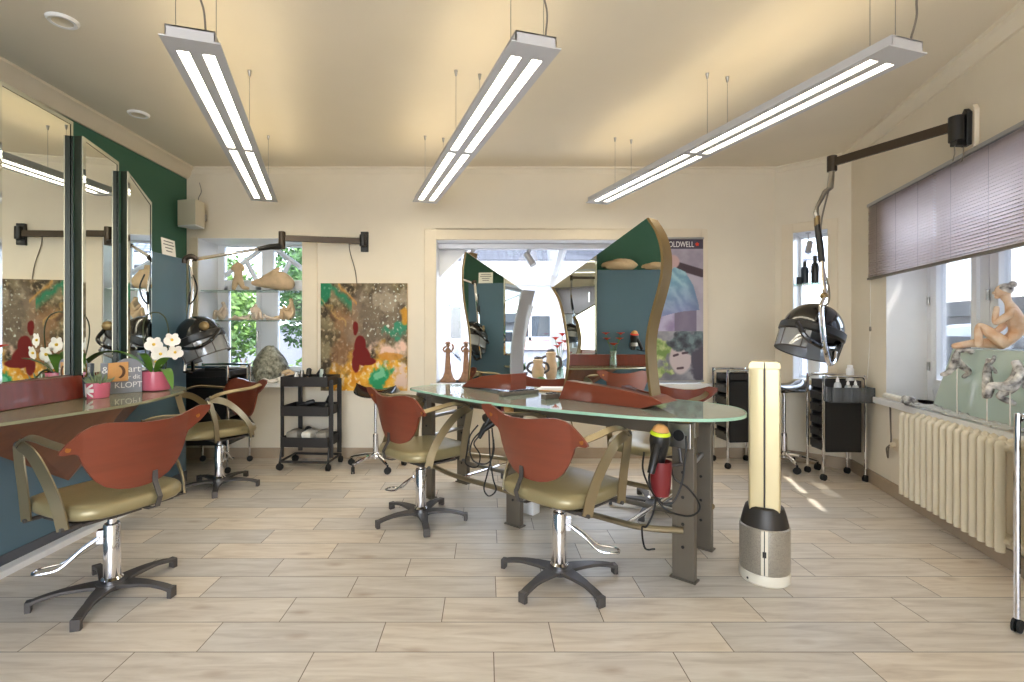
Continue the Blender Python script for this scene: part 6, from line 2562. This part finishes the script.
# on the small window's sill
c = V((px2x(242, 4.82), 4.82, AZ0 + 0.0005))
t = thing('rabbit_ornament', 'white and buff rabbit ornament at the left of the small window sill', 'ornament', tuple(c))
mb = MB()
mb.ball((0, 0, 0.06), (0.055, 0.05, 0.062), 14, 10)
mb.ball((0.02, -0.02, 0.13), 0.036, 12, 9)
obj('body', mb, 'whiteclay', t, smooth=60)
mb = MB()
for s_ in (-1, 1):
    mb.ball((0.02 + 0.018 * s_, -0.015, 0.19), (0.010, 0.007, 0.045), 8, 8, Matrix.Rotation(0.25 * s_, 3, 'Y'))
obj('ears', mb, 'whiteclay', t, smooth=60)
mb = MB()
mb.ball((-0.03, -0.045, 0.03), (0.03, 0.02, 0.03), 10, 8)
mb.ball((0.04, -0.04, 0.025), (0.03, 0.02, 0.025), 10, 8)
obj('paws', mb, 'tan', t, smooth=60)
c = V((px2x(270, 4.94), 4.94, AZ0 + 0.0005))
t = thing('shaggy_ornament', 'grey-green shaggy conical ornament on the small window sill', 'ornament', tuple(c))
mb = MB()
mb.lathe([(0, 0), (0.13, 0.0), (0.15, 0.06), (0.15, 0.15), (0.11, 0.26), (0.05, 0.33), (0, 0.345)], seg=24)
cone = obj('core', mb, 'greyscale', t)
mb = MB()
r = random.Random(2)
for k in range(420):
    h_ = r.random() ** 0.8
    a = r.uniform(0, 2 * PI)
    rad = lerp_table([(0, 0.14), (0.2, 0.155), (0.5, 0.15), (0.8, 0.10), (1.0, 0.03)], h_)
    d = V((math.cos(a), math.sin(a), 0))
    p0 = d * rad * 0.92 + V((0, 0, 0.03 + 0.31 * h_))
    leaf_blade(mb, p0 + V((0, 0, 0.015)), p0 + d * r.uniform(0.02, 0.05) + V((0, 0, -r.uniform(0.03, 0.06))), 0.012, 0.008, n=3)
obj('scales', mb, 'greyscale', cone)
figure('reclining_ornament', 'white streaked reclining figure in front of the shaggy ornament on the window sill', (px2x(272, 4.735), 4.735, AZ0 + 0.0005), 0.19, LIE, 'whiteclay', rz=0.1, slim=1.3)
c = V((px2x(288, 4.82), 4.82, AZ0 + 0.0005))
mb = MB()
ringp = [c + V((0.045 * math.cos(q), 0.01 * math.sin(q * 2), 0.062 + 0.045 * math.sin(q))) for q in [2 * PI * k / 20 for k in range(20)]]
mb.tube(ringp, [0.016 + 0.004 * (k % 3) for k in range(20)], 8, closed=True)
mb.ball(c + V((0, 0, 0.055)), 0.03, 10, 8)
solo('wreath_ornament', mb, 'clay', 'small ring-shaped clay ornament at the right of the small window sill', 'ornament', tuple(c), smooth=60)

# bay sill ornaments
def candlestick(px, y, h, lb, figm):
    x = px2x(px, y)
    t = thing('carved_figure', lb, 'ornament', (x, y, BZ0 + 0.0005), 0, 'carved wooden figures')
    mb = MB()
    mb.lathe([(0, 0), (0.078, 0), (0.075, 0.015), (0.05, 0.05), (0.034, 0.10), (0.026, 0.20), (0.022, 0.27), (0.026, 0.275), (0, 0.28)], seg=20)
    obj('foot', mb, 'carved', t)
    mb = MB()
    mb.ball((0, 0, 0.30), (0.028, 0.024, 0.035), 12, 8)
    mb.ball((0, 0, 0.355), (0.020, 0.020, 0.026), 12, 8)
    mb.tube(curve([(-0.03, 0, 0.29), (-0.045, -0.01, 0.32), (-0.02, -0.015, 0.345)], 4), 0.009, 8)
    mb.tube(curve([(0.03, 0, 0.29), (0.05, -0.01, 0.33), (0.04, -0.01, 0.37)], 4), 0.009, 8)
    mb.lathe([(0.024, 0.37), (0.034, 0.375), (0.018, 0.39), (0, 0.395)], seg=12)
    obj('carving', mb, 'carved', t, smooth=60)


M['carved'] = mat('carved_brown_wood', (150, 112, 84), 0.6, var=0.2, scale=30, bump=0.3)
candlestick(448, 4.86, 0.4, 'slim carved brown figure on a flared foot at the left end of the bay sill', 0)
candlestick(466, 4.93, 0.4, 'slim carved brown figure partly behind the silver-finned mirror on the bay sill', 0)


def owl_pot(px, y, h, lb, m_):
    x = px2x(px, y)
    t = thing('clay_jar', lb, 'ornament', (x, y, BZ0 + 0.0005), 0, 'clay jars on the bay sill')
    mb = MB()
    mb.lathe([(0, 0), (0.04, 0), (0.058, 0.25 * h), (0.062, 0.5 * h), (0.045, 0.7 * h), (0.05, 0.85 * h), (0.052, 0.9 * h), (0.03, 0.95 * h), (0, 0.96 * h)], seg=20)
    obj('jar', mb, m_, t)
    mb = MB()
    for s_ in (-1, 1):
        mb.tube(curve([(0.05 * s_, 0, 0.35 * h), (0.10 * s_, 0, 0.5 * h), (0.09 * s_, 0, 0.72 * h), (0.05 * s_, 0, 0.8 * h)], 4), 0.012, 8)
    mb.ball((0, 0, 0.97 * h), (0.04, 0.035, 0.02), 10, 6)
    obj('handles', mb, 'foot', t)


owl_pot(538, 4.85, 0.24, 'shorter buff clay jar on the bay sill right of the silver side fin', 'clay')
owl_pot(551, 4.95, 0.31, 'taller buff clay jar with dark handles on the bay sill, left of the wavy mirror', 'clay')
mb = MB()
c = V((px2x(541, 4.76), 4.755, BZ0 + 0.03))
mb.ball(c, (0.05, 0.04, 0.03), 12, 8, fn=lambda p: 1 + 0.2 * noise.noise(p * 2))
solo('green_bowl', mb, 'leaf', 'small green ornament in front of the shorter clay jar on the bay sill', 'ornament', tuple(c - V((0, 0, 0.0295))), smooth=60)
c = V((px2x(522, 5.08), 5.08, BZ0 + 0.0005))
t = thing('dark_plant', 'dark leafy pot plant on the bay sill behind the silver side fin', 'plant', tuple(c))
mb = MB()
mb.lathe([(0, 0), (0.05, 0), (0.06, 0.08), (0.055, 0.08), (0, 0.07)], seg=18)
obj('pot', mb, 'foot', t)
mb = MB()
r = random.Random(6)
for k in range(40):
    a, el = r.uniform(0, 2 * PI), r.uniform(0.2, 1.4)
    d = V((math.cos(a) * math.cos(el), math.sin(a) * math.cos(el), math.sin(el)))
    leaf_blade(mb, d * 0.03 + V((0, 0, 0.08)), d * r.uniform(0.08, 0.13) + V((0, 0, 0.07)), 0.014, 0.01, n=4)
obj('leaves', mb, 'darkfoliage', t)


c = V((px2x(560, 5.0), 5.0, BZ0 + 0.0005))
t = thing('vase_of_red_flowers', 'red flowers in a slim vase on the bay sill, just behind the wavy mirror', 'plant', tuple(c))
mb = MB()
mb.lathe([(0, 0), (0.035, 0), (0.042, 0.03), (0.03, 0.14), (0.036, 0.19), (0.032, 0.19), (0.026, 0.14), (0, 0.02)], seg=18)
obj('vase', mb, 'shelf_glass', t)
mb = MB()
fl = [V((-0.03, -0.02, 0.33)), V((-0.045, 0, 0.41)), V((0.02, -0.03, 0.45)), V((0.05, 0.01, 0.38)), V((0.0, 0.03, 0.36))]
for e_ in fl:
    mb.tube(curve([(0, 0, 0.03), (e_.x * 0.3, e_.y * 0.3, 0.2), e_], 4), 0.003, 5)
obj('stems', mb, 'leaf', t)
for p in fl:
    mb = MB()
    for k in range(6):
        a = 2 * PI * k / 6
        leaf_blade(mb, p, p + V((0.042 * math.cos(a), 0.042 * math.sin(a), 0.025)), 0.018, 0.01, n=5)
    obj('flower', mb, 'red', t)


def bay_spot(px, py, y, lb):
    c = at(px, py, y)
    t = thing('spotlight', lb, 'spotlight', (c.x, y, 2.02), 0, 'spotlights on the bay beam')
    mb = MB()
    mb.cyl((0, 0, 0), (0, 0, -0.03), 0.02, seg=14)
    mb.span((-0.03, -0.008, -0.10), (-0.022, 0.008, -0.02))
    obj('mount', mb, 'silver', t)
    mb = MB()
    mb.tube([(-0.03, 0, -0.04), (0.04, -0.04, -0.16)], [0.035, 0.037], 18)
    obj('lamp_head', mb, 'silver', t)


bay_spot(529, 246, 4.97, 'grey spotlight hanging under the bay beam, above the gap between the mirrors')
bay_spot(473, 246, 4.97, 'grey spotlight under the bay beam, just above the silver-finned mirror')

# niche shelf with bottles
mb = MB()
CW.box(mb, NS0 + 0.005, NS1 - 0.005, 0.005, 0.17, 1.635, 1.645)
solo('glass_shelf', mb, 'shelf_glass', 'narrow glass shelf with dark bottles in the corner niche', 'shelf', tuple(CW.p(0.28, 0.08, 1.635)), smooth=0)
for s_, h, r_, m_, lb in ((0.235, 0.21, 0.032, 'navy', 'dark blue tube bottle standing left on the niche shelf'), (0.315, 0.25, 0.032, 'black', 'black pump bottle standing right on the niche shelf')):
    if 'navy' not in M:
        M['navy'] = mat('navy_plastic', (36, 48, 62), 0.35)
    squeeze_bottle(CW.p(s_, 0.05, 1.6455), h, r_, m_, lb, 'black', False, 'bottles in the corner niche')
mb = MB()
CW.box(mb, NS0 + 0.02, NS0 + 0.06, 0.03, 0.07, 1.6455, 1.71)
solo('product_box', mb, 'navy', 'small dark box at the left end of the niche shelf', 'box', tuple(CW.p(NS0 + 0.04, 0.05, 1.6455)), smooth=0, bevel=0.002)
c = CW.p(0.30, 0.07, NZ0 + 0.005)
t = thing('niche_plant', 'green leafy plant standing in the corner niche behind the right dryer hood', 'plant', tuple(c))
mb = MB()
mb.lathe([(0, 0), (0.045, 0), (0.055, 0.35), (0.05, 0.35), (0, 0.33)], seg=18)
obj('pot', mb, 'white', t)
mb = MB()
for k in range(60):
    a, el = r.uniform(0, 2 * PI), r.uniform(0.5, 1.5)
    d = V((math.cos(a) * math.cos(el), math.sin(a) * math.cos(el), math.sin(el)))
    L_ = r.uniform(0.10, 0.34)
    leaf_blade(mb, V((0, 0, 0.33)), V((d.x * min(L_, 0.09), d.y * min(L_, 0.09), 0.33 + d.z * L_)), 0.009, 0.01, n=4)
obj('leaves', mb, 'foliage', t)
c = CW.p(0.26, 0.06, NZ1)
t = thing('spotlight', 'small white spotlight hanging from the top of the corner niche', 'spotlight', tuple(c), 0)
mb = MB()
mb.cyl((0, 0, 0), (0, 0, -0.10), 0.006, seg=8)
mb.cyl((0, 0, 0), (0, 0, -0.01), 0.022, seg=12)
obj('mount', mb, 'silver', t)
mb = MB()
mb.tube([(0.01, -0.01, -0.09), (-0.02, -0.03, -0.19)], 0.026, 14)
obj('lamp_head', mb, 'silver', t)


# ================================================================== OUTSIDE
GZ = -0.45
mb = MB()
mb.span((-30, 5.75, GZ - 0.1), (40, 40, GZ))
mb.span((3.95, -30, GZ - 0.1), (40, 5.75, GZ))
st_ = struct('ground_street', mb, 'asphalt', smooth=0)


def foliage(mb, c, rx, ry, rz, n, size, rnd):
    for k in range(n):
        d = V((rnd.gauss(0, 1), rnd.gauss(0, 1), rnd.gauss(0, 1))).normalized()
        rr = rnd.uniform(0.6, 1.0) + 0.15 * noise.noise(d * 2.5 + V(c))
        p = V(c) + V((d.x * rx * rr, d.y * ry * rr, d.z * rz * rr))
        a = V((rnd.gauss(0, 1), rnd.gauss(0, 1), rnd.gauss(0, 0.6))).normalized()
        b = a.orthogonal().normalized()
        b = (b + a.cross(b) * rnd.uniform(-1, 1)).normalized()
        s = size * rnd.uniform(0.6, 1.3)
        mb.add([p - a * s, p + b * s * 0.45, p + a * s, p - b * s * 0.45], [(0, 1, 2, 3)])


def tree(x, y, h, rx, label, m_='foliage', rz=None, name='garden_tree', n=5200, size=0.075):
    t = thing(name, label, 'tree', (x, y, GZ), 0, 'trees outside the small window')
    rnd = random.Random(int(x * 100) + int(y * 10))
    mb = MB()
    mb.tube(curve([(0, 0, 0), (0.05, 0, h * 0.3), (-0.03, 0.05, h * 0.6), (0, 0, h * 0.85)], 4), [0.09] * 5 + [0.07] * 4 + [0.05] * 3 + [0.03], 8)
    obj('trunk', mb, 'bark', t)
    mb = MB()
    rz = rz or h * 0.38
    foliage(mb, (0, 0, h - rz), rx, rx, rz, n, size, rnd)
    mb.ball((0, 0, h - rz), (rx * 0.62, rx * 0.62, rz * 0.62), 16, 10, fn=lambda p: 1 + 0.2 * noise.noise(p * 2))
    obj('crown', mb, m_, t, smooth=0)


tree(-5.6, 10.0, 3.3, 1.25, 'broad green tree outside the left casement of the small window')
tree(-4.1, 12.4, 4.7, 1.3, 'taller green tree outside the right casement of the small window', 'darkfoliage')
tree(-8.6, 12.9, 4.9, 1.6, 'far green tree at the left edge of the small window view', 'darkfoliage')
hd = MB()
rnd = random.Random(5)
for k in range(9):
    foliage(hd, (-6.0 + k * 0.40, 7.8, 0.15), 0.45, 0.35, 0.62, 900, 0.05, rnd)
hd.span((-6.2, 7.6, GZ), (-2.7, 8.0, 0.55))
tag(obj('hedge', hd, 'foliage', smooth=0), 'clipped green hedge in the garden below the small window', 'hedge')
fence = thing('garden_wall', 'low white garden wall behind the hedge, seen through the small window', 'wall', (-6.0, 15.0, GZ))
mb = MB()
mb.span((-9.0, 14.9, GZ), (-3.2, 15.1, 1.35))
obj('wall_panel', mb, 'render', fence, world=True, smooth=0)
mb = MB()
mb.span((-9.0, 14.85, 1.35), (-3.2, 15.15, 1.42))
obj('coping', mb, 'darksoffit', fence, world=True, smooth=0)


def building(name, label, x0, x1, y, z1, eave, loc, wins, roof_rise=3.0):
    t = thing(name, label, 'building', loc)
    mb = MB()
    mb.span((x0, y, GZ), (x1, y + 4, z1))
    obj('facade', mb, 'render', t, world=True, smooth=0)
    mb = MB()
    mb.span((x0 - 0.2, y - 0.35, eave - 0.12), (x1 + 0.2, y + 0.02, eave + 0.16))
    obj('gutter', mb, 'white', t, world=True, smooth=0)
    # pitched roof: modelled flat in its own axes so the tiles follow the slope
    L = math.hypot(4.0, roof_rise)
    mb = MB()
    mb.span((0, 0, 0), (x1 - x0 + 0.4, L, 0.06))
    o = obj('roof', mb, 'tiles', t, smooth=0)
    o.location = V((x0 - 0.2, y - 0.3, eave + 0.15)) - V(loc)
    o.rotation_euler = (math.atan2(roof_rise, 4.0), 0, 0)
    for (wx0, wx1, wz0, wz1) in wins:
        mb = MB()
        for a, b in (((wx0, wz0), (wx0 + 0.08, wz1)), ((wx1 - 0.08, wz0), (wx1, wz1)), ((wx0, wz0), (wx1, wz0 + 0.08)), ((wx0, wz1 - 0.08), (wx1, wz1)), (((wx0 + wx1) / 2 - 0.04, wz0), ((wx0 + wx1) / 2 + 0.04, wz1))):
            mb.span((a[0], y - 0.05, a[1]), (b[0], y + 0.01, b[1]))
        w = obj('window', mb, 'upvc', t, world=True, smooth=0)
        mb = MB()
        mb.span((wx0 + 0.02, y - 0.02, wz0 + 0.02), (wx1 - 0.02, y - 0.012, wz1 - 0.02))
        obj('pane', mb, 'carglass', w, world=True, smooth=0)
    return t


b = building('house', 'white rendered house with grey tiled roof across the street behind the bay window', -2.6, 9.0, 14.0, 3.0, 3.0, (3.0, 14.0, GZ),
             [(-1.5, -0.5, 0.95, 2.0), (0.5, 2.0, 1.0, 1.75), (3.0, 4.5, 1.0, 1.75), (5.5, 7.0, 1.0, 1.75)])
mb = MB()
mb.span((-2.6, 13.93, 0.72), (9.0, 13.99, 0.98))
obj('pink_band', mb, 'pinkband', b, world=True, smooth=0)
mb = MB()
b2 = building('terrace_house', 'pale house with dark fascia seen through the right window beyond the parked car', 0, 1, 0, 1, 1, (0, 0, 0), []) if False else None
t = thing('terrace_house', 'pale house with a dark fascia seen through the right window beyond the parked car', 'building', (12.5, 8.5, GZ), math.radians(-100))
mb = MB()
mb.span((-9, 0, 0), (5.5, 0.4, 2.1))
obj('facade', mb, 'render', t, smooth=0)
mb = MB()
mb.span((-9.2, -0.5, 2.1), (5.7, 0.6, 2.5))
obj('fascia', mb, 'darksoffit', t, smooth=0)
for k in range(5):
    x = -7.5 + k * 2.6
    mb = MB()
    mb.span((x, -0.04, 0.75), (x + 1.3, 0.02, 1.75))
    w = obj('window', mb, 'upvc', t, smooth=0)
    mb = MB()
    mb.span((x + 0.07, -0.05, 0.82), (x + 1.23, -0.03, 1.68))
    obj('pane', mb, 'carglass', w, smooth=0)


t = thing('sun_blocking_house', 'added tall pale house, out of view, blocking sun from the right window', 'building', (7.0, -3.0, GZ))
mb = MB()
mb.span((4.45, -9.0, GZ), (9.5, 1.0, 7.4))
mb.span((4.45, 1.0, GZ), (9.5, 1.80, 5.4))  # unseen house added so sun reaches only the far pane; lower step included
obj('facade', mb, 'render', t, world=True, smooth=0)
mb = MB()
mb.prism([(4.4, -9.1, 7.4), (9.6, -9.1, 7.4), (7.0, -9.1, 8.2)], (0, 10.15, 0))
obj('roof', mb, 'tiles', t, world=True, smooth=0)


def car(loc, rz, label, paint_m, tall=1.45):
    """local +x is forward"""
    t = thing('parked_car', label, 'car', loc, rz, 'parked cars')
    h = tall
    L = 4.2

    def ztop(x):
        return lerp_table([(-2.1, 0.62), (-2.05, 0.85), (-1.75, 0.98), (-1.25, h - 0.08), (-0.6, h), (0.2, h - 0.02), (0.55, h - 0.1), (1.15, 0.98), (1.75, 0.84), (2.02, 0.68), (2.1, 0.5)], x)

    xs = [-2.1, -2.05, -1.9, -1.75, -1.5, -1.25, -0.9, -0.6, -0.2, 0.2, 0.4, 0.55, 0.8, 1.0, 1.15, 1.45, 1.75, 1.95, 2.02, 2.1]
    vs, fs = [], []
    for x in xs:
        zt_ = ztop(x)
        belt = min(0.92, zt_ - 0.02)
        wb = 0.84 - 0.10 * (abs(x) / 2.1) ** 4
        wt = wb - 0.20 * max(0, (zt_ - 0.95) / 0.5)
        sec = [(-wb * 0.9, 0.24), (-wb, 0.34), (-wb - 0.01, 0.6), (-wb + 0.02, belt), (-wt, zt_ - 0.04), (-wt + 0.1, zt_), (wt - 0.1, zt_), (wt, zt_ - 0.04), (wb - 0.02, belt), (wb + 0.01, 0.6), (wb, 0.34), (wb * 0.9, 0.24)]
        vs += [(x, yy, zz) for yy, zz in sec]
    n = 12
    for i in range(len(xs) - 1):
        for k in range(n):
            l = (k + 1) % n
            fs.append((i * n + k, i * n + l, i * n + n + l, i * n + n + k))
    fs.append(tuple(range(n)))
    fs.append(tuple((len(xs) - 1) * n + k for k in range(n))[::-1])
    mb = MB()
    mb.add(vs, fs)
    body = obj('body', mb, paint_m, t, smooth=50)
    for s in (-1, 1):
        for (xa, xb, xc, xd) in ((-1.42, -0.42, -0.45, -1.12), (-0.36, 0.98, 0.5, -0.36)):
            mb = MB()
            zl, zh = 0.95, h - 0.13
            yl, yh = 0.832, 0.832 - 0.2 * max(0, (zh - 0.95) / 0.5)
            mb.prism([(xa, s * yl, zl), (xb, s * yl, zl), (xc, s * yh, zh), (xd, s * yh, zh)], (0, s * 0.012, 0.0))
            obj('side_window', mb, 'carglass', body, smooth=0)
    for (xa, za, xb, zb2) in ((1.10, 1.01, 0.58, h - 0.10), (-1.72, 1.0, -1.28, h - 0.10)):
        mb = MB()
        sx = 0.014 if xa > 0 else -0.014
        mb.prism([(xa, -0.74, za), (xa, 0.74, za), (xb, 0.60, zb2), (xb, -0.60, zb2)], (sx, 0, 0.014))
        obj('windscreen', mb, 'carglass', body, smooth=0)
    for x in (-1.3, 1.3):
        for s in (-1, 1):
            mb = MB()
            mb.lathe([(0.0, 0.085), (0.16, 0.085), (0.2, 0.10), (0.29, 0.10), (0.31, 0.08), (0.31, -0.10), (0.0, -0.10)], (x, s * 0.76, 0.31), 28, Matrix.Rotation(-s * PI / 2, 3, 'X'))
            w = obj('wheel', mb, 'rubber', t)
            mb = MB()
            mb.lathe([(0.0, 0.112), (0.19, 0.104), (0.19, 0.09), (0.0, 0.095)], (x, s * 0.76, 0.31), 24, Matrix.Rotation(-s * PI / 2, 3, 'X'))
            obj('hub_cap', mb, 'silver', w)
    mb = MB()
    for s in (-1, 1):
        mb.ball((2.0, s * 0.62, 0.64), (0.07, 0.16, 0.07), 10, 8)
    obj('headlight', mb, 'visor', body, smooth=60)
    return t


car((2.6, 9.4, GZ), math.radians(180), 'white car parked across the street behind the middle of the bay window', 'carwhite')
car((-3.1, 9.0, GZ) if False else (-1.9, 9.4, GZ), math.radians(178), 'silver-blue car whose rear wheel shows at the left end of the bay window', 'carsilver')
car((4.95, 4.55, GZ + 0.12), math.radians(74), 'silver car parked close outside the right window behind the clay woman', 'carsilver', 1.62)

# ================================================================== DAYLIGHT, CAMERA
wd = bpy.data.worlds.new('sky')
scene.world = wd
wd.use_nodes = True
nt = wd.node_tree
nt.nodes.clear()
out = nt.nodes.new('ShaderNodeOutputWorld')
bg = nt.nodes.new('ShaderNodeBackground')
sky = nt.nodes.new('ShaderNodeTexSky')
sky.sky_type = 'NISHITA'
sky.sun_disc = False
sky.sun_elevation = math.radians(55)
sky.sun_rotation = math.radians(150)
sky.dust_density = 1.6
mul = nt.nodes.new('ShaderNodeMixRGB')
mul.blend_type = 'MIX'
mul.inputs[0].default_value = 0.6
mul.inputs[2].default_value = (5.2, 5.4, 5.8, 1)      # bright thin cloud
nt.links.new(sky.outputs[0], mul.inputs[1])
nt.links.new(mul.outputs[0], bg.inputs[0])
bg.inputs[1].default_value = 0.85
nt.links.new(bg.outputs[0], out.inputs[0])

sd_ = bpy.data.lights.new('sun', 'SUN')
sd_.energy = 2.8
sd_.angle = math.radians(0.8)
sd_.color = (1.0, 0.95, 0.86)
so_ = bpy.data.objects.new('sun', sd_)
COL.objects.link(so_)
sunv = V((0.62, -0.50, 1.65))
so_.rotation_euler = sunv.to_track_quat('Z', 'Y').to_euler()
so_.location = (6, -6, 12)

cam = bpy.data.cameras.new('camera')
cam.sensor_width = 36.0
cam.lens = 36.0 * F / 1024.0
cam.shift_x = (512 - CX) / 1024.0
cam.shift_y = -(341 - CY) / 1024.0
cam.clip_start = 0.05
co = bpy.data.objects.new('camera', cam)
COL.objects.link(co)
co.location = (0, 0, H)
co.rotation_euler = (PI / 2, 0, 0)
scene.camera = co

scene.view_settings.view_transform = 'Standard'
scene.view_settings.look = 'None'
scene.view_settings.gamma = 1.0
scene.view_settings.use_curve_mapping = False
scene.view_settings.exposure = 1.08
scene.cycles.max_bounces = 10
scene.cycles.diffuse_bounces = 8
scene.cycles.glossy_bounces = 5
scene.cycles.transparent_max_bounces = 16
scene.cycles.caustics_reflective = False
scene.cycles.caustics_refractive = False
scene.cycles.sample_clamp_indirect = 6.0
